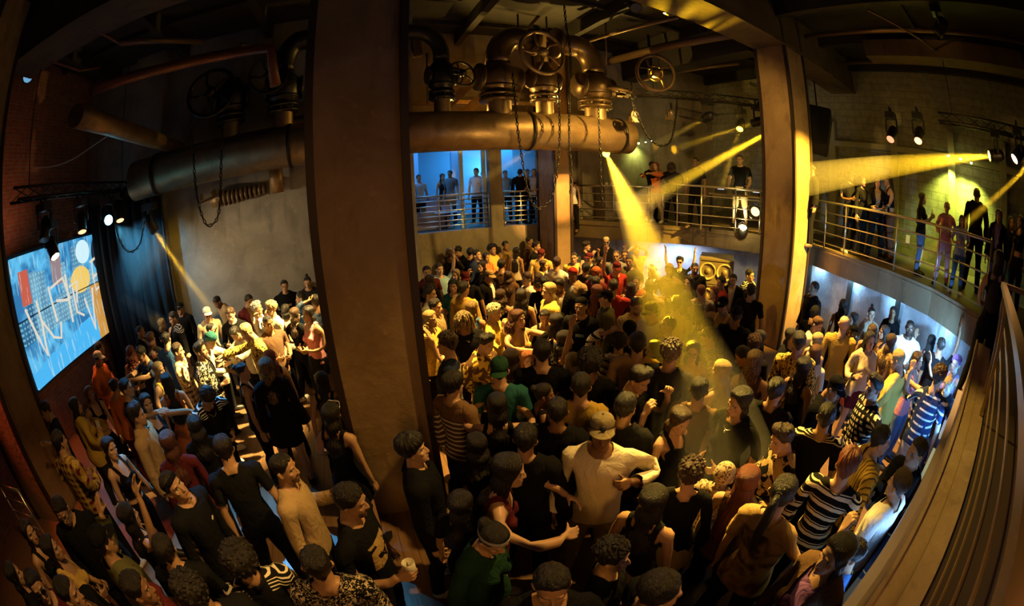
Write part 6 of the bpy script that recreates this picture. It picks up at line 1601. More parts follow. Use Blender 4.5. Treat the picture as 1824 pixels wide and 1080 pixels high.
# ------------------------------------------------------------------ the crowd
# x y sex facing hair:colour top:colour[:pattern:colour] bottom:colour arms skin [options] | label
FLOOR_CROWD = '''
289 580 f 60 long:blond long:black jeans:black fc 1 | fair-haired person with both hands raised to the face beside the dark corner curtain
311 568 m -70 short:dkhair jacket:black:track:silver jeans:black dn 2 nod=12 under=charcoal neck=n | man in a black jacket with pale stripes looking down near the dark curtain
322 552 m -20 short:dkhair jacket:black jeans:black dn 2 hat=cap:black | man in a black cap standing behind the man with the striped black jacket
368 561 m 15 short:dkhair tee:beige jeans:black dn 2 hat=cap:white glasses=r nod=12 | man in a white cap and red sunglasses wearing a beige shirt by the grey wall
374 542 m -60 short:dkhair jacket:tan jeans:charcoal dn 3 lean=24 nod=22 | hunched man in a tan jacket leaning over against the grey wall
377 590 f 70 slick:dkhair cami:black jeans:black hp 1 glasses=s | woman with sleek black hair and dark sunglasses in front of the beige shirt
413 561 m -25 short:brhair long:black:logo:white jeans:black hp 0 nod=20 neck=n | pale young man with a chain and a black top printed white, looking down
442 538 m 25 short:dkhair jacket:maroon jeans:black dn 2 under=tan nod=15 | man in a dark red jacket over a tan shirt close to the grey wall
507 512 m 5 short:dkhair hoodie:black:logo:camel jeans:black hp 1 | young man in a black hoodie with a tan box print leaning on the grey wall
549 505 m -12 topknot:dkhair tee:charcoal jeans:black dn 1 nod=10 | person with a topknot in a dark tee beside the big column, by the wall
458 552 m 70 curly:greyhair long:white jeans:black fr 2 | curly silver-lit man in a white shirt with a hand at his mouth
483 553 m -60 curly:blond long:cream jeans:black fr 1 | blond figure in a pale robe-like top right of the silver-haired man
479 579 m 30 crew:dkhair tee:brown jeans:black hp 3 | man in a brown tee with hands clasped before him in the brightly lit group
508 556 f 170 bob:dkhair tank:white jeans:black dn 0 | woman with a black bob and pale bare back, turned away by the wall
536 533 m -90 short:dkhair jacket:blue jeans:denim dn 1 | man in profile with slick dark hair and a blue jacket facing left
526 563 f 150 long:brhair crop:black leggings:black hp 1 glasses=sh | woman in a black crop top with sunglasses pushed up on long brown hair
551 562 f -50 long:dkhair tank:pink mini:black hp 2 | woman in a pink top with a bare waist next to the big column
564 540 m 190 short:dkhair long:denim jeans:denim hb 2 | person in a denim shirt with both arms lifted behind the head at the column edge
174 642 m 60 short:dkhair hoodie:orange jeans:black hp 2 hat=cap:white nod=14 | man in a white cap and orange hoodie before the brick wall
178 624 m 110 short:dkhair tee:black jeans:black dn 2 | dark-haired man between the white cap and the video wall
233 631 f 170 frizz:copper cami:black jeans:black dn 1 | red-haired woman with bare shoulders seen from behind below the screen corner
256 632 m -75 short:dkhair tee:navy jeans:black hug 2 nod=15 | man in a dark blue tee bending left over the red-haired woman
250 595 m 55 crew:dkhair jacket:black jeans:black dn 2 under=grey | young man with cropped hair and a dark jacket beside the brick wall end
270 606 f 150 wavy:auburn long:black jeans:black fc 1 | person with dark red hair and black sleeves holding hands before the face
284 663 f 50 long:blond cami:yellow jeans:black hp 1 | blonde woman lit yellow in the middle of the left group
298 607 m 140 crew:dkhair tee:blue jeans:black dn 1 | man in a bright blue tee seen from behind, topmost of the left middle
317 630 m 75 short:brhair long:cream:plaid:brown jeans:denim fr 1 | man in profile in a checked pale shirt holding a hand to his mouth
358 628 m 70 pomp:dkhair jacket:black:floral:cream jeans:black dr 2 under=black beard=1 hold=cup | man with swept-back hair and a black flowered shirt holding a drink
390 603 m 60 crew:teal long:cream jeans:black hug 1 lean=22 nod=30 hat=beanie:teal | figure in a teal beanie leaning in towards the yellow shirt
406 598 m -60 short:dkhair long:cream jeans:black hug 1 lean=22 nod=30 | dark-haired figure bending head to head with the teal beanie
429 597 m -80 short:blond long:yellow:baroque:black jeans:black exr 1 lean=14 nod=24 | blond man in a patterned yellow shirt reaching his arm to the left
433 667 f 80 bun:dkhair tank:black leggings:black dn 2 | person with pinned-up dark hair in a sleeveless black top with a strap
478 660 f 165 long:dkhair:camel jacket:black mini:black dn 1 h=1.70 | woman with long streaked hair over a black jacket, back turned
574 683 f 170 longest:dkhair tank:black jeans:black dn 2 | woman with very long black hair right beside the big column
482 642 f -160 wavy:copper cami:black jeans:black dn 1 | copper-haired woman half hidden behind the streaked hair
161 706 f 20 frizz:ginger cami:mustard:half:black jeans:black dr 1 hold=phone | laughing ginger woman in a small yellow top lit from the front
136 728 f 110 longest:dkhair jacket:mustard jeans:charcoal hp 2 | woman with long dark hair and a mustard jacket beside the laughing one
86 734 m -80 short:dkhair tee:black jeans:black dr 2 nod=12 | man in a black tee by the left column under the video wall
226 696 m 75 short:dkhair tee:black jeans:black exr 2 | man in a black tee reaching his arm out, left of the long orange dress
205 692 f 150 bun:dkhair long:orange jeans:maroon dn 1 | person with a hair bun and an orange top seen from behind
246 745 m 60 tuft:dkhair jacket:tan jeans:brown dn 2 | man with wavy dark hair and a tan overshirt in the left foreground group
263 722 f 30 long:dkhair cami:black jeans:olive exl 2 | woman in a low black top just behind the tan overshirt
300 684 f 175 longest:dkhair gown:rust none:black dn 1 | woman with waist-long black hair and an orange-red dress, back turned
380 708 m 20 mop:dkhair jacket:black:track:white jeans:black hp 2 nod=34 lean=16 under=black neck=n | man with a mop of dark hair bowing his head, open dark jacket
349 764 f 175 wavy:dkhair long:black jeans:black dn 2 | dark silhouette with round shoulder-long hair in the left foreground
303 795 f 178 long:auburn long:maroon jeans:black dn 1 | woman with long dark red hair seen from behind in deep shadow
592 745 f 150 long:dkhair dress:black none:black dl 2 glasses=wh hold=bottle | woman in black with white-framed glasses on her hair beside the big column
507 842 m 75 crew:dkhair long:tan jeans:black dl 2 beard=1 | man with cropped hair in a tan long-sleeved top, lower left of the big column
402 790 m 180 short:dkhair tee:black jeans:black dn 2 lean=12 | broad dark back in a black tee with a neck cord, left foreground
108 792 m 115 short:dkhair long:mustard:plaid:maroon jeans:black hp 2 h=1.80 | man in a yellow plaid shirt standing against the left column
198 804 f 35 long:dkhair cami:black leggings:black dn2 1 tilt=8 | woman in a strappy black top with long hair over one shoulder, lower left
114 905 m -20 short:dkhair jacket:black jeans:black dn 2 nod=20 glasses=g | man with glasses looking down at the foot of the left column
54 955 f 30 long:dkhair tank:black jeans:black dn 2 | dim woman with dark hair at the left border of the hall
95 985 f 50 long:dkhair tank:gold jeans:black hp 2 | dim woman in a gold top near the lower left corner
187 972 m 110 short:dkhair jacket:olive jeans:black wl 2 hat=cap:black | man in a black cap and olive jacket with a hand raised, lower left
70 1050 m -10 short:dkhair tee:maroon jeans:black dn 2 glasses=s | shadowed man with dark glasses in the bottom left corner
129 1062 m 45 short:dkhair jacket:black jeans:black dn 2 under=brown | shadowed man at the bottom edge right of the man with dark glasses
320 872 m 40 short:dkhair long:black:mark:cream jeans:black dn 2 hat=headband:black tilt=-14 nod=-16 | man in a black sweatshirt with a studded headband tipping his head back
436 1004 m 178 afro:dkhair jacket:black:track:cream jeans:black dn 2 | person with big dark hair and a black track jacket with cream shoulder stripes
569 1010 m 165 crew:dkhair tee:black:speck:beige jeans:black dn 2 | man with shaved hair in a black and beige speckled shirt at the bottom edge
621 898 m 60 short:dkhair tee:black:chest:camel jeans:black dr 2 beard=1 hold=cup nod=8 h=1.78 | man with a moustache in a black tee with a large tan print, holding a cup
740 806 m 85 mop:dkhair jacket:black jeans:black dn 1 h=1.74 nod=-8 | boy with curly dark hair and a dark jacket gazing up before the big column
300 985 m 150 short:dkhair tee:black jeans:black dn 2 | black-clad man lost in shadow between the olive jacket and the track jacket
232 925 f 100 long:dkhair tank:black jeans:black ru 2 | shadowed person raising an open hand, just right of the olive jacket
252 1058 m 60 short:dkhair tee:maroon jeans:black dr 3 hold=can | shadowed man holding a shiny can at the bottom left
30 1030 f 70 long:dkhair tee:black jeans:black dn 2 | shadowed woman at the very left of the bottom row
350 1062 m 170 curly:dkhair tee:black jeans:black dn 2 | curly-haired man in black at the bottom edge, left of the track jacket
774 434 m 0 crew:greyhair tank:black jeans:khaki dn 4 neck=n | man in a black tank top with a pale chain against the back wall
810 444 m -50 mop:dkhair jacket:charcoal jeans:black fc 1 nod=16 | man in a dark jacket lifting his hands to his mouth near the back wall
783 482 m 10 short:dkhair tee:lightblue jeans:black lu 0 | pale man in a light blue tee stretching one arm straight up
838 452 m 160 short:dkhair tee:black jeans:black dn 2 | dark-haired man in black seen from behind, below the wide lounge opening
851 457 m 60 short:dkhair jacket:navy jeans:black dn 1 nod=-10 | man in a dark blue jacket smiling with chin up, left of the yellow hoodie
866 461 f 40 long:dkhair long:orange jeans:black dn 2 | person in an orange top squeezed behind the dark blue jacket
877 447 m 60 afro:dkhair hoodie:yellow jeans:black hp 2 | man with round afro hair and a yellow hoodie near the back wall
895 438 m 40 short:dkhair long:camel jeans:black dn 2 | tall man in a plain tan sweater against the back wall
858 477 f -50 bob:dkhair jacket:black jeans:black fr 1 | woman with a dark bob and a black jacket holding a red phone to her cheek
868 493 m 70 short:dkhair jacket:black jeans:black dn 2 under=white hat=cap:tan nod=18 | man in a tan cap and black jacket bowing his head, centre left
762 488 m 20 short:dkhair tee:maroon jeans:black dn 1 | dark-haired man next to the right edge of the big column, back row
766 503 f 160 frizz:brhair tee:black jeans:black dn 2 | curly brown head by the big column, second row from the back
766 527 m 70 short:dkhair tee:grey jeans:black dn 1 | man with flat dark hair in profile by the big column, third row
831 499 m 170 short:dkhair tee:black jeans:black dn 2 hat=capback:maroon | person in a backwards dark red cap, back turned, left centre
827 518 m 150 short:dkhair long:mustard:floral:tan jeans:black dn 2 | man in a printed mustard shirt seen from behind, left centre
811 492 f -30 wavy:ash tee:olive jeans:black dn 1 | ash-haired woman beside the raised bare arm
808 512 f -20 bob:dkhair tee:teal jeans:black dn 1 hat=bandana:teal | woman in a pale teal headscarf below the raised bare arm
894 475 m 175 short:dkhair tee:brown jeans:black dn 2 | short black-haired man seen from behind under the tan sweater
919 450 f 150 longest:dkhair tank:cream jeans:black dn 2 | woman with long black hair and a sleeveless cream top near the back wall
942 432 m 75 short:dkhair jacket:brown jeans:black dn 2 under=yellow h=1.82 | tall man in an open brown jacket over a yellow shirt by the back wall
959 428 f -40 bob:brhair tee:black jeans:black dn 1 | woman peeking from behind the tall brown jacket by the back column
956 441 m 60 curly:dkhair tee:black jeans:black dn 2 | curly dark head in front of the left edge of the back column
963 455 m 175 short:dkhair jacket:gold jeans:black dn 2 hat=bandana:maroon | person in a gold jacket and dark red bandana, back turned
969 475 f 60 long:brhair cami:gold jeans:black dn 2 | woman with brown hair in profile between the gold jacket and the white tee
992 471 m 165 short:brhair tee:white jeans:black wv 1 | brown-haired man in a white tee with one hand up, back turned, below the back column
1023 461 m 0 crew:dkhair tee:yellow jeans:black dn 1 | man facing the camera in a yellow tee just right of the back column
939 500 m -80 short:brhair long:white jeans:black dn 0 | pale man in profile facing left in a white shirt, middle of the crowd
960 499 f 170 bob:brhair tee:orange jeans:black dn 2 | brown bob seen from behind just right of the pale profile
970 508 m 170 short:dkhair tee:black jeans:black dn 2 | dark-haired man seen from behind above the long blond hair
1020 492 m -30 short:dkhair jacket:tan jeans:black dn 3 hat=beanie:red under=silver | man in a red knitted cap and tan jacket
997 510 m -25 pomp:dkhair jacket:black jeans:black dn 3 nod=22 under=white beard=1 | bearded man in a black jacket looking down, left of the tan jacket
978 522 m -75 wavy:blond tee:yellow jeans:black dn 0 | long-haired blond man in profile facing left
929 531 f 172 wavy:dkhair tank:black jeans:black dn 2 | woman with wavy black hair seen from behind left of the blond man
891 530 f 160 frizz:brhair tank:black jeans:black dn 2 | woman with a big cloud of brown curls and bare shoulders
905 495 f 178 wavy:brhair jacket:brown jeans:black dn 2 | brown-haired figure in a brown coat seen from behind, middle left
1080 433 m 0 curly:dkhair tee:black jeans:black wl 1 glasses=s hat=capback:cream h=1.84 | tall man in a black tee with sunglasses and a cream cap at the back
1045 440 m 70 mop:dkhair tee:black jeans:black fc 1 | man clapping his hands at the back right of the back column
1050 463 m -40 short:dkhair tee:black jeans:black dn 1 hat=cap:maroon | man in a dark red cap right of the yellow tee
1069 468 f 70 long:dkhair long:red jeans:black dn 1 | woman with black hair and a red top in profile
1045 482 m 172 short:dkhair jacket:charcoal jeans:black dn 1 | dark-haired man in a charcoal jacket seen from behind below the dark red cap
1063 490 m 150 short:copper tee:maroon jeans:black dn 1 hat=beanie:rust | figure in a rust-red beanie
1061 507 m 175 short:dkhair tee:black jeans:black dn 2 | round dark head seen from behind under the rust-red beanie
1097 458 m 0 crew:brhair tee:grey jeans:black dn 1 glasses=g | man with spectacles facing the camera below the tall sunglasses man
1114 457 m -20 short:brhair tee:olive jeans:black dn 1 | brown-haired man right of the spectacled man at the back
1097 478 m 30 short:dkhair tee:red jeans:black ru 1 hat=cap:maroon nod=20 | man in a dark red cap and red tee with one arm raised
1120 468 m 10 short:dkhair tee:olive jeans:black hp 2 | man with black hair in an olive tee left of the beam
1161 486 f -50 bob:platinum tee:white jeans:black hh 1 | white-blonde person blazing at the foot of the wide beam
1133 448 m 40 short:brhair tee:mustard jeans:black hb 2 | person with an arm folded over the head inside the wide beam
1134 505 m -20 crew:dkhair tee:rust jeans:black dn 0 | pale-faced man looking out between two dark heads at the centre
1122 517 f 175 longest:dkhair tank:white jeans:black dn 1 | woman with long straight black hair and a white top seen from behind
1091 513 m 170 short:dkhair tee:red jeans:black hug 1 | dark-haired person in red hugging someone at the centre
1063 524 f 168 wavy:copper tee:black jeans:black dn 1 | red-brown hair seen from behind left of the black cap
1080 535 m -78 short:dkhair jacket:olive jeans:black dn 1 hat=cap:black | man in a black cap in profile facing left with an olive jacket
1130 547 m 15 pomp:brhair tee:cream:vs:mustard jeans:black dn 1 nod=16 beard=1 h=1.80 | man with brown hair in a broad striped cream shirt looking down
1158 516 m 172 short:brhair tee:camel jeans:black dn 2 | hazy brown head seen from behind right of the long black hair
1211 468 f 0 curly:dkhair tee:black jeans:black bu 1 glasses=s neck=n | person in dark sunglasses and a chain throwing both arms up by the blue-lit wall
1192 484 m 5 short:dkhair tee:brown jeans:black hp 2 hat=beanie:brown | hazy figure in a brown beanie left of the raised arms
1238 481 m 5 crew:dkhair tee:black jeans:black dn 1 beard=1 | man in a black tee facing the camera left of the bass loudspeakers
1227 505 f -20 wavy:dkhair tee:black jeans:black dn 0 | woman with a white-lit face and dark hair under the black tee man
1250 521 m 175 crew:copper tee:cream:check:tan jeans:black dn 1 | person with reddish cropped hair in a pale checked shirt, back turned
1272 524 f -70 wavy:copper tee:maroon jeans:black dn 0 | copper-haired woman in profile facing left
1284 506 m -70 short:dkhair tee:red jeans:black dn 1 | dark-haired man in profile with a red tee below the loudspeakers
1306 502 m -10 short:dkhair jacket:black jeans:black dn 1 under=white | man in a black jacket below the right edge of the loudspeakers
1335 493 m 70 short:dkhair jacket:black:track:white jeans:black dn 1 glasses=g | smiling man with glasses and a black track jacket next to the right column
1338 522 m 170 short:dkhair tee:black jeans:black dn 2 | black-haired head seen from behind against the right column edge
1289 546 m -40 short:dkhair tank:yellow jeans:black hug 2 hat=cap:black mark=silver nod=14 | man in a black cap and yellow tank top
1311 565 m 178 crew:dkhair tee:black jeans:black dn 3 hat=cap:black h=1.82 | man in black with a black cap, a solid dark silhouette by the right column
1244 560 f 175 long:brhair tank:tan jeans:black dn 1 | woman with long brown hair seen from behind left of the auburn hair
1264 556 f 172 long:auburn tank:pink jeans:black dn 1 | woman with straight auburn hair seen from behind
1260 580 m 5 short:dkhair tee:olive jeans:black dn 2 hat=cap:darkbrown mark=gold nod=30 | figure in a dark brown cap with a round gold emblem
1221 534 f 170 wavy:brhair tee:tan jeans:black dn 2 | hazy brown-haired woman seen from behind in the wide beam
1204 547 m 172 short:brhair tee:mustard jeans:black dn 2 | hazy man in mustard seen from behind in the wide beam
1264 604 m -80 short:dkhair tee:olive:vs:khaki jeans:black dn 2 hat=cap:darkbrown mark=cream | man in a dark cap turned left with an olive striped shirt
1234 632 f -5 long:dkhair tank:gold jeans:black dn 1 glasses=g | woman with long hair and glasses facing the camera in the haze
1352 607 f -60 longest:dkhair tee:black jeans:black dn 1 | woman with a great mass of black hair against the foot of the right column
1341 617 m 165 curly:auburn tee:black jeans:black dn 1 | reddish curly head seen from behind in front of the black-haired woman
1312 634 m -70 short:dkhair tee:black jeans:black wl 2 nod=22 lean=12 | dark-haired man leaning left with an open palm raised
1344 650 f 174 long:auburn:camel tank:brown jeans:black dn 1 | woman with smooth brown hair seen from behind below the reddish curls
1283 668 f -120 wavy:blond tank:tan jeans:black dn 1 | blonde woman with wavy hair in the lower middle right
776 550 m 70 short:dkhair long:tan:vs:brown jeans:black dn 1 | man with dark hair and a tan shirt in profile beside the big column
765 573 f 60 frizz:blond long:mustard:baroque:yellow jeans:black dn 1 | person with curly yellow hair cut off by the big column edge
828 574 m 15 locs:dkhair:blond tee:black jeans:black hp 3 neck=pend | man with pale dreadlocks and a pendant on a black tee
878 560 m 65 curly:platinum long:yellow jeans:black fr 1 nod=8 | person with bleached curls in a yellow top holding a fist at the chin
841 554 f 165 long:brhair:camel tank:blue jeans:black dn 2 | woman with straight light brown hair behind the dreadlocks
797 618 m -100 curly:brhair tee:navy:print:cream jeans:black wv 1 | curly-haired man in a navy tee printed across the back
859 613 m 60 pomp:dkhair jacket:yellow:camo:brown jeans:black hp 1 nod=20 | man with slick black hair looking down in a yellow and brown jacket
922 572 f 50 frizz:auburn cami:gold jeans:black hug 1 | auburn curly woman with bare golden shoulders
969 567 f 5 slick:dkhair tank:black jeans:black dn 1 nod=14 | dark-haired woman in a deep-necked black top facing the camera
1034 549 m -15 short:dkhair tee:black:logo:lightblue jeans:black dn 2 glasses=g hat=capback:black | man with glasses in a dark polo with a blue badge
1006 610 f 85 frizz:dkhair cami:maroon jeans:black ru 2 | curly dark-haired woman in profile stretching one bare arm high
965 632 m 178 short:dkhair tee:black jeans:black dn 1 h=1.80 | broad man in a black tee seen from behind in the middle
942 645 f 20 long:ginger tee:black jeans:black fr 0 | ginger woman with painted face peeking beside the broad black tee
911 645 f 172 long:brhair tank:white jeans:black dn 1 | woman with long brown hair and white straps seen from behind
1021 650 f 160 bob:ash:blond tee:black jeans:black dn 1 | woman with streaked blond bob seen from behind, centre
1052 652 m 178 afro:dkhair tee:black jeans:black dn 3 | round black afro seen from behind, centre
991 578 f 150 wavy:dkhair tee:black jeans:black dn 2 glasses=sh | dark-haired woman with sunglasses on her head, behind the raised arm
1101 615 m 178 mop:dkhair hoodie:cream:hs3:black jeans:black hh 2 h=1.72 | mop-haired person in a cream and black striped hoodie, back turned
1135 619 m 175 short:dkhair jacket:camel jeans:black dn 1 | man with neat dark hair and a camel jacket, back turned
1163 558 m -40 short:dkhair long:cream jeans:black dn 2 hat=cap:darkbrown nod=14 | hazy man in a dark cap with a white and yellow shirt
1186 584 m -70 crew:brhair long:yellow:camo:tan jeans:black dn 1 nod=-14 | man in a patterned yellow shirt looking up to the left
1192 634 m 172 curly:ash jacket:charcoal jeans:black dn 1 h=1.84 | tall curly man with a dark broad back in the wide beam
1165 628 f -75 bob:brhair tee:cream jeans:black dn 1 | face in profile tucked beside the tall curly man
1120 592 m 170 short:dkhair tee:black jeans:black dn 2 hat=beanie:black | black knitted cap behind the striped hoodie
810 692 m 140 mop:dkhair long:brown:yoke:cream jeans:black dn 1 | dark-haired man in a brown-shouldered striped sweater beside the big column
892 664 m 178 short:dkhair tee:teal jeans:black dn 1 hat=capback:green h=1.80 | man in a green cap and dark teal tee, back turned
887 728 f 176 long:dkhair dress:black none:black hug 1 | woman with long dark hair in black, back turned under the green cap
990 737 m 178 crew:dkhair jacket:black jeans:black dn 3 | man with a close-shaved head rimmed by light, back turned
1032 695 m 176 short:dkhair tee:mustard jeans:black dn 1 | dark-haired man with a mustard tee catching light on its back
969 708 f 100 bun:dkhair tank:black jeans:black dn 3 | small dark head with tied hair between two dark backs
1130 674 m 60 pomp:dkhair tee:black:mark:silver jeans:black fc 1 nod=24 | man in a black tee covering his face with both hands
1203 750 f 60 long:brhair tank:black jeans:black dn 1 nod=18 | woman with smooth long brown hair looking down to the right
1317 717 f -25 long:dkhair tee:black jeans:black hp 1 nod=10 tilt=14 neck=pend h=1.70 | woman in a black tee and pendant tilting her head
1245 700 m 178 short:dkhair tee:brown jeans:black dn 2 | hazy round head seen from behind left of the tilted head
1400 782 m -70 pomp:brhair jacket:black:camo:tan jeans:black hp 1 nod=18 | man in a black and tan patterned jacket looking down to the left
1070 775 m 0 short:dkhair long:cream jeans:khaki fob 3 hat=cap:khaki mark=black nod=-2 h=1.78 | man in a khaki cap and cream jacket looking down at his hands
1229 849 f 176 curly:brhair long:black mini:beige dn 1 h=1.76 | curly head with a glowing yellow rim, black top, back turned
1286 852 m 170 crew:dkhair hoodie:beige:floral:brown jeans:black dn 1 hat=hood h=1.56 | person in a pointed patterned beige hood
1329 862 f 177 longest:copper tank:brown jeans:black dn 1 h=1.60 | woman with straight copper hair shining down her back
1393 888 f 160 pony:dkhair tee:camel:print:brown jeans:black fist 1 h=1.72 | person in a tan tee with a printed back raising a fist with a bracelet
1091 993 m 85 curly:dkhair tee:black jeans:black hp 1 | curly dark-haired man in profile near the bottom edge
1172 1062 m 110 short:dkhair tee:black jeans:black dn 1 | crown of a dark head cut by the bottom edge
966 842 f 100 long:dkhair tank:maroon jeans:black hug 1 lean=20 | woman with bare arms and dark hair bending left of the cream jacket
899 968 f 60 bun:dkhair jacket:green jeans:denim dn 1 hat=headband:silver lean=12 nod=22 | person in a dark green jacket with a patterned headband bending forward
985 1050 m 20 short:dkhair tee:black jeans:black wl 2 h=1.66 | shadowed man with a raised gesturing hand at the bottom edge
850 800 f 176 wavy:dkhair tee:black jeans:black dn 2 | dark-haired figure in black under the striped sweater
1110 730 m 170 short:dkhair jacket:black jeans:black dn 2 | dark back in front of the covered face
940 790 m 176 short:dkhair jacket:black jeans:black dn 2 | tall dark back just left of the shaved head
1160 900 f 160 long:dkhair tank:black jeans:black dn 2 h=1.56 | shadowed woman between the cream jacket and the glowing curls
820 905 f 140 long:dkhair tee:black jeans:black dn 2 h=1.58 | shadowed figure behind the boy with curly hair
1448 517 m -60 short:dkhair jacket:black:plain:black jeans:black dn 1 nod=-8 h=1.80 | man in a black leather jacket gazing left beside the right column
1452 562 m 160 short:dkhair tee:black jeans:black dn 2 | dark-haired head in front of the black leather jacket
1502 548 f 172 longest:dkhair tank:black jeans:black dn 2 | woman with long straight dark hair facing the yellow-lit wall
1520 572 f -70 long:dkhair tank:maroon jeans:black dn 2 | dark-haired woman in profile near the dark wall post
1502 581 m 175 bald:dkhair long:mustard:grid:brown jeans:black dn 1 h=1.80 | bald man in a yellow checked shirt, back turned
1451 580 m 55 short:dkhair tee:cream jeans:black dn 1 hat=capback:brown nod=18 beard=1 | man in a backwards brown cap looking down with a smile
1408 604 f 55 long:dkhair jacket:black jeans:black dn 1 | smiling dark-haired woman against the foot of the yellow column face
1424 615 m 172 short:dkhair long:yellow:baroque:black jeans:black dn 1 h=1.78 | man in a yellow and black baroque shirt, back turned
1455 610 f 150 bob:blond tank:cream jeans:black dn 1 | blonde bob right of the baroque shirt
1452 632 f 160 wavy:auburn long:cream jeans:black dn 1 | woman with auburn hair in a shiny cream top, back turned
1551 562 f 10 topknot:dkhair long:beige jeans:black fr 1 | woman with a high knot sipping a drink by the blue-lit wall
1547 610 f 20 long:dkhair long:beige mini:maroon dr 1 | woman in a draped beige top and dark red skirt holding her hand out
1517 593 m 40 short:dkhair jacket:charcoal jeans:black dn 3 hat=cap:black nod=16 h=1.58 | man in a black cap looking down right of the checked shirt
1552 595 f 170 long:brhair tank:black jeans:black dn 2 | brown-haired woman seen from behind under the high knot
1574 595 f -60 long:dkhair tank:black jeans:black dn 2 | dark-haired woman in profile left of the white shirt
1619 587 m 5 crew:dkhair long:white jeans:charcoal hp 4 beard=1 h=1.78 | bearded dark-skinned man in a white shirt by the blue-lit wall
1587 614 f 150 long:brhair tee:camel:leopard:darkbrown jeans:black dn 1 | woman with brown hair in a leopard print top
1657 612 f 165 longest:dkhair tank:maroon jeans:black wl 2 | woman with long dark hair before the blue-lit wall, arm bent up
1676 619 m 175 crew:dkhair tee:black jeans:black ru 3 | man with a round dark head raising one hand high at the right
1602 647 m -120 short:blond long:yellow jeans:khaki hp 1 nod=16 h=1.80 | blond man in a plain yellow shirt leaning to the right group
1632 646 f 70 wavy:brhair tank:pink jeans:denim exr 1 | brown-haired woman in a pale pink top stretching her arm forward
1671 675 m 165 curly:brhair tee:navy:hs2:cream jeans:beige fistl 1 h=1.86 | curly man in a navy tee with thin cream stripes and pale trousers
1705 653 f -30 curly:purple tank:lilac jeans:black wv 1 | woman with a purple-lit face and waving hand by the ledge
1696 690 m -20 short:blond tee:black jeans:navy dn 1 nod=22 h=1.56 | person with light hair looking down right of the striped navy tee
1555 694 m -65 pomp:dkhair long:black:check:cream jeans:black hip 1 h=1.78 | man with a strong profile in a black and cream checked shirt
1565 790 m 120 short:dkhair long:mustard:vs:brown jeans:black dn 1 | dark-haired man in a mustard shirt with brown stripes
1640 817 m -50 short:dkhair jacket:black jeans:denim hp 1 | man in a black jacket looking left beside the ledge
1613 882 m -110 short:brhair tee:white jeans:denim dn 1 h=1.74 | brown-haired man in a white tee lit blue at the ledge
1503 836 m 170 tuft:copper long:black:hs3:cream jeans:black dn 1 h=1.78 | red-haired person in a black sweater with cream stripes, back turned
1470 748 m 172 short:dkhair tee:black:collar:cream jeans:black dn 2 | man in a black polo with a cream striped collar, back turned
1480 690 m 60 short:dkhair jacket:black jeans:black dn 1 hat=cap:black glasses=g nod=24 | man in a black cap with glasses bending his head
1486 998 f -30 long:dkhair jacket:brown jeans:black dn 1 under=purple h=1.70 | woman in a brown jacket over a purple top at the lower right
1542 1014 m -80 short:dkhair tee:blue jeans:black dn 1 h=1.74 | man in a blue tee in profile facing the brown jacket, lower right
1590 560 f -10 long:dkhair tee:black jeans:black dn 2 | dim woman in black behind the brown and leopard tops
1430 660 f 150 long:dkhair tank:black jeans:black dn 2 | dark-haired figure low behind the baroque shirt
1380 700 m 170 short:dkhair tee:black jeans:black dn 2 | black-clad back left of the baroque shirt
'''
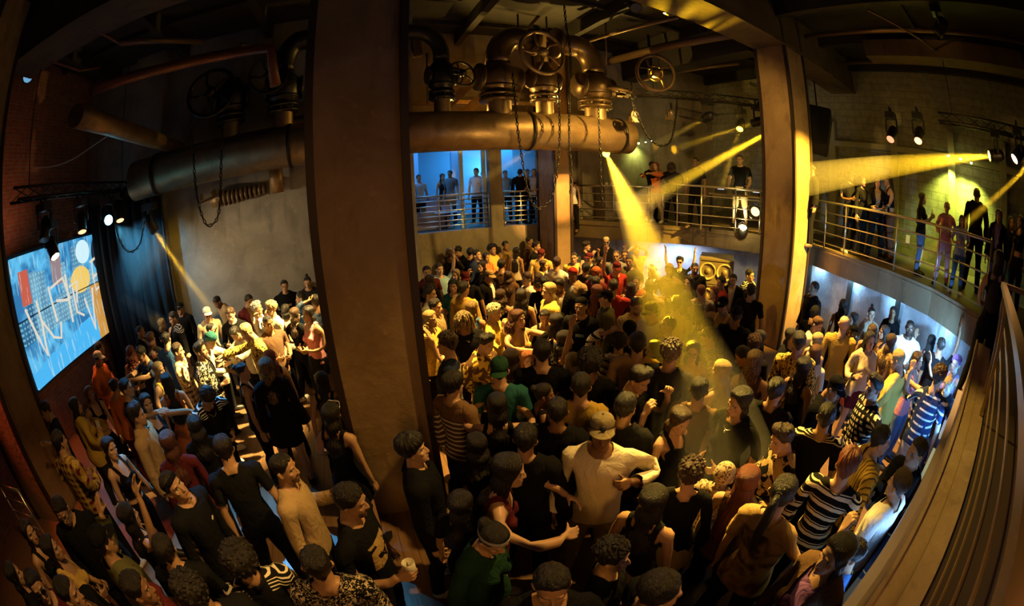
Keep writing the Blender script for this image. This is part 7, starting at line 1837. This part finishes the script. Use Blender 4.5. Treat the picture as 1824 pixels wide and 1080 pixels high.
# x y sex facing hair top bottom arms skin [options] d=distance z=floor | label
UPPER_CROWD = '''
1446 306 m -70 short:dkhair jacket:black jeans:black dn 2 d=9.6 | man in a black suit at the right edge of the right column on the balcony
1515 316 m 40 short:dkhair tee:black jeans:black hp 4 hat=cap:black d=9.8 | man in a black cap and polo standing at the balcony railing
1536 325 f 55 wavy:dkhair long:black jeans:black dn 2 d=9.7 | dark-haired woman in black beside the black polo on the balcony
1563 327 f 10 longest:dkhair jacket:black jeans:black rl 1 under=tan d=9.65 | long-haired woman in a black vest leaning on the balcony railing
1586 325 f -75 pony:dkhair cami:black baggy:brown rl 1 lean=14 d=9.75 | woman in a black camisole and brown trousers turning to her neighbour
1643 356 f 80 longest:dkhair tee:black jeans:denim ph 2 d=8.9 hold=phone | woman with long black hair holding a phone out on the balcony
1686 391 f -5 bun:blond long:pink jeans:pink hp 1 glasses=g d=8.3 hh=1.45 | small person in pale pink lit orange behind the balcony railing
1712 420 f 10 long:dkhair tee:lightblue:floral:pink jeans:denim hp 2 d=7.9 hh=1.28 | short person in a flowered top at the balcony railing
1740 346 m 180 crew:dkhair jacket:jet jeans:jet dn 4 d=8.8 hh=1.86 | tall man in black, a dark shape against the green wall
1779 391 f -10 long:dkhair jacket:black jeans:blue dn 1 under=lilac d=7.6 | woman with long hair, a badge and a black jacket at the balcony corner
1800 412 f 20 long:dkhair tee:black jeans:blue dn 2 d=8.6 | woman in blue trousers behind the one with the badge
1818 398 f -40 long:dkhair crop:black jeans:black dn 1 d=8.2 | woman in a black crop top at the right border
1778 474 f 175 longest:dkhair tank:black leggings:black rl 1 d=5.0 z=1.55 hh=1.62 | woman with a black tank top and long hair at the end of the near railing
1318 284 m -10 short:brhair tee:black shorts:khaki dj 0 d=11.1 z=2.25 | disc jockey in a black polo and shorts behind his table
1239 291 m -30 short:dkhair tee:black jeans:black dn 3 d=10.6 | man in black near the left post of the curved platform
1196 298 m 5 locs:dkhair tee:black jeans:black cr 4 d=11.2 | man in a black tee with braids under the green wall light
1169 298 f -40 long:copper long:orange leggings:beige hug 1 d=11.4 | woman in an orange-lit top hugging someone on the left balcony
1161 297 m 50 short:dkhair jacket:black jeans:black hug 2 d=11.7 | dark-haired man hugged by the woman in orange
747 337 m 20 short:dkhair tee:lightblue jeans:black dn 2 d=11.6 | blue-lit man at the left end of the lounge railing
789 338 f 30 long:dkhair tank:black jeans:black dn 2 d=12.2 | dark-haired woman sitting back in the wide lounge opening
803 341 m -30 short:dkhair tee:grey jeans:black dn 2 d=12.0 | grey-clad man beside the dark-haired woman in the wide lounge opening
850 349 m -20 short:dkhair tee:white jeans:black dl 1 d=11.5 | man in white leaning at the lounge railing right of the wide opening
862 338 m 170 short:dkhair jacket:rust jeans:black dn 2 d=12.1 | man in a rust jacket standing farther back in the lounge
901 339 m 30 crew:dkhair tee:lightblue jeans:black dn 1 d=12.0 | pale blue-lit man in the narrow lounge opening
927 333 m 175 short:dkhair jacket:black jeans:black dn 2 d=11.6 | man in a black jacket seen from behind in the narrow lounge opening
940 331 m 10 short:dkhair tee:red jeans:black dn 1 d=11.9 | man in a red tee in the middle of the narrow lounge opening
952 337 f -20 long:dkhair tee:silver jeans:black rl 1 d=11.55 | long-haired woman leaning at the right end of the narrow lounge opening
1020 347 f -30 wavy:dkhair tank:white jeans:black dn 1 d=11.5 z=1.9 | small woman in white just right of the back column
'''
def parse(txt):
    out = []
    for ln in txt.strip().splitlines():
        a, lab = ln.split('|'); t = a.split(); d = dict(label=lab.strip(), x=float(t[0]), y=float(t[1]), sex=t[2], face=float(t[3]))
        hc = t[4].split(':'); d['hair'] = hc[0]; d['hc'] = hc[1]; d['streak'] = hc[2] if len(hc) > 2 else None
        tp = t[5].split(':'); d['top'] = tp[0]; d['tc'] = tp[1]
        if len(tp) > 3: d['pat'] = tp[2] if tp[2] != 'plain' else 'sheen'; d['tc2'] = tp[3]
        b = t[6].split(':'); d['bot'] = None if b[0] == 'none' else b[0]; d['bc'] = b[1]
        d['arms'] = t[7]; d['tone'] = int(t[8])
        for o in t[9:]:
            k, v = o.split('=')
            if k == 'hat':
                hv = v.split(':'); d['hat'] = hv[0]; d['hatc'] = hv[1] if len(hv) > 1 else 'black'
            elif k in ('glasses', 'neck', 'hold', 'under', 'mark'): d[k] = v
            elif k == 'beard': d['beard'] = True
            else: d[k] = float(v)
        out.append(d)
    return out
def face_rz(p, face):
    v = Vector((p.x - CAMP.x, p.y - CAMP.y)).normalized(); right = Vector((v.y, -v.x))
    f = -v * math.cos(R(face)) + right * math.sin(R(face))
    return math.atan2(f.x, -f.y)
person_setup()
PEOPLE = parse(FLOOR_CROWD)
# people stand where their heads are seen; heights shift a little so that nobody stands inside a neighbour
n = len(PEOPLE)
H = np.array([d.get('h', 1.76 if d['sex'] == 'm' else 1.65) for d in PEOPLE]); fixed = np.array(['h' in d for d in PEOPLE])
dirs = [ray(d['x'], d['y']) for d in PEOPLE]; DX = np.array([[v.x / -v.z, v.y / -v.z] for v in dirs])
H0 = H.copy()
def pos_of(H): return DX * (HCAM - .925 * H)[:, None]
OBST = [(-.36, .44, 3.45, 4.25), (7.69, 8.49, 4.31, 5.11), (-6.29, -5.49, 3.34, 4.14), (4.8, 5.27, 9.28, 10.2)]
for it in range(160):
    Pp = pos_of(H); G = np.zeros(n)
    D = Pp[:, None] - Pp[None]; dist = np.linalg.norm(D, axis=2) + np.eye(n) * 9
    ii, jj = np.where(dist < .47)
    for i, j in zip(ii, jj):
        u = D[i, j] / max(dist[i, j], 1e-3); G[i] += (.47 - dist[i, j]) * (u @ (-DX[i]) * .925)
    for (a, b_, c, d_) in OBST:
        q = Pp; inside = (q[:, 0] > a - .24) & (q[:, 0] < b_ + .24) & (q[:, 1] > c - .24) & (q[:, 1] < d_ + .24)
        for i in np.where(inside)[0]:
            ctr = np.array([(a + b_) / 2, (c + d_) / 2]); u = Pp[i] - ctr; G[i] += .12 * np.sign(u @ (-DX[i]))
    lo = H0 - .16; hi = H0 + .13
    H = np.clip(H + np.clip(G * .10, -.02, .02) - (H - H0) * .02, lo, hi)
Pp = pos_of(H)
def clampwall(p):
    x, y = p
    if x < 1.2: y = min(y, 8.62)
    else: y = min(y, 10.02)
    x = max(x, -6.75); y = max(y, .12)
    return x, y
held = []
for i, d in enumerate(PEOPLE):
    x, y = clampwall(Pp[i]); h = H[i]
    kw = {k: d[k] for k in ('sex', 'hair', 'hc', 'streak', 'top', 'tc', 'pat', 'tc2', 'under', 'bot', 'bc', 'arms', 'tone', 'nod', 'lean', 'tilt', 'hat', 'hatc', 'glasses', 'neck', 'beard', 'mark') if k in d}
    p = Vector((x, y, 0)); rr = random.Random(i * 13 + 5)
    rz = face_rz(p, d['face'] + rr.uniform(-10, 10))
    lean = d.get('lean', 0); sh = .55 * h * math.sin(R(lean))      # keep a leaning head where it was seen
    p2 = p - Vector((math.sin(rz), -math.cos(rz), 0)) * sh
    o, hands = person(p2, rz, h=h, seed=i, label=d['label'], group='people on the dance floor', turn=rr.uniform(-12, 12), side=rr.uniform(-4, 4), **kw)
    if d.get('hold'): held.append((d['hold'], d['label'], hands, d['arms']))
for i, d in enumerate(parse(UPPER_CROWD)):
    p = atd(d['x'], d['y'], d['d']); z = d.get('z', Z2); h = d.get('hh') or min(1.90, max(1.52, (p.z - z) / .925))
    kw = {k: d[k] for k in ('sex', 'hair', 'hc', 'streak', 'top', 'tc', 'pat', 'tc2', 'under', 'bot', 'bc', 'arms', 'tone', 'nod', 'lean', 'tilt', 'hat', 'hatc', 'glasses', 'neck', 'beard', 'mark') if k in d}
    p.z = z if d['y'] > 340 or d['x'] > 1000 else W0
    rz = face_rz(p, d['face'])
    o, hands = person(p, rz, h=h, seed=500 + i, label=d['label'], group='people on the upper level' if d['x'] > 1000 else 'people in the lounge', **kw)
    if d.get('hold'): held.append((d['hold'], d['label'], hands, d['arms']))
# things they hold
for kind, lab, hands, arms in held:
    sd = 'L' if arms in ('dl',) else 'R'
    pos, wd, fd = hands[sd]; who = lab.split(' with ')[0].split(' in ')[0]
    short = ' '.join(lab.split()[:7])
    if kind == 'cup':
        b = MB(); b.lathe([(0, -.05), (.030, -.05), (.040, .07), (.036, .07), (.028, -.04), (0, -.04)], n=18); o = b.build('cup', mat('clear_cup', (.55, .50, .40), .2)); lb = 'plastic cup in the hand of the ' + short
    elif kind == 'bottle':
        b = MB(); b.lathe([(0, -.08), (.032, -.08), (.033, .05), (.014, .10), (.014, .15), (0, .15)], n=16); o = b.build('bottle', mat('dark_glass', (.02, .015, .01), .12)); lb = 'dark bottle held by the ' + short
    elif kind == 'can':
        b = MB(); b.lathe([(0, -.06), (.028, -.06), (.033, -.05), (.033, .05), (.027, .06), (0, .058)], n=18); o = b.build('can', mat('can_metal', (.7, .7, .7), .25, .9)); lb = 'shiny drink can held by the ' + short
    else:
        b = MB(); b.box((0, 0, .02), (.072, .009, .148)); o = b.build('phone', mat('phone_case', (.75, .74, .72), .3)); lb = 'pale phone held by the ' + short
    o.location = pos + (wd * .02 if kind != 'phone' else wd * .03); o.rotation_mode = 'QUATERNION'; o.rotation_quaternion = Vector((0, 0, 1)).rotation_difference((Vector((0, 0, 1)) + wd * .4).normalized())
    tag(o, lb, kind, 'held things')
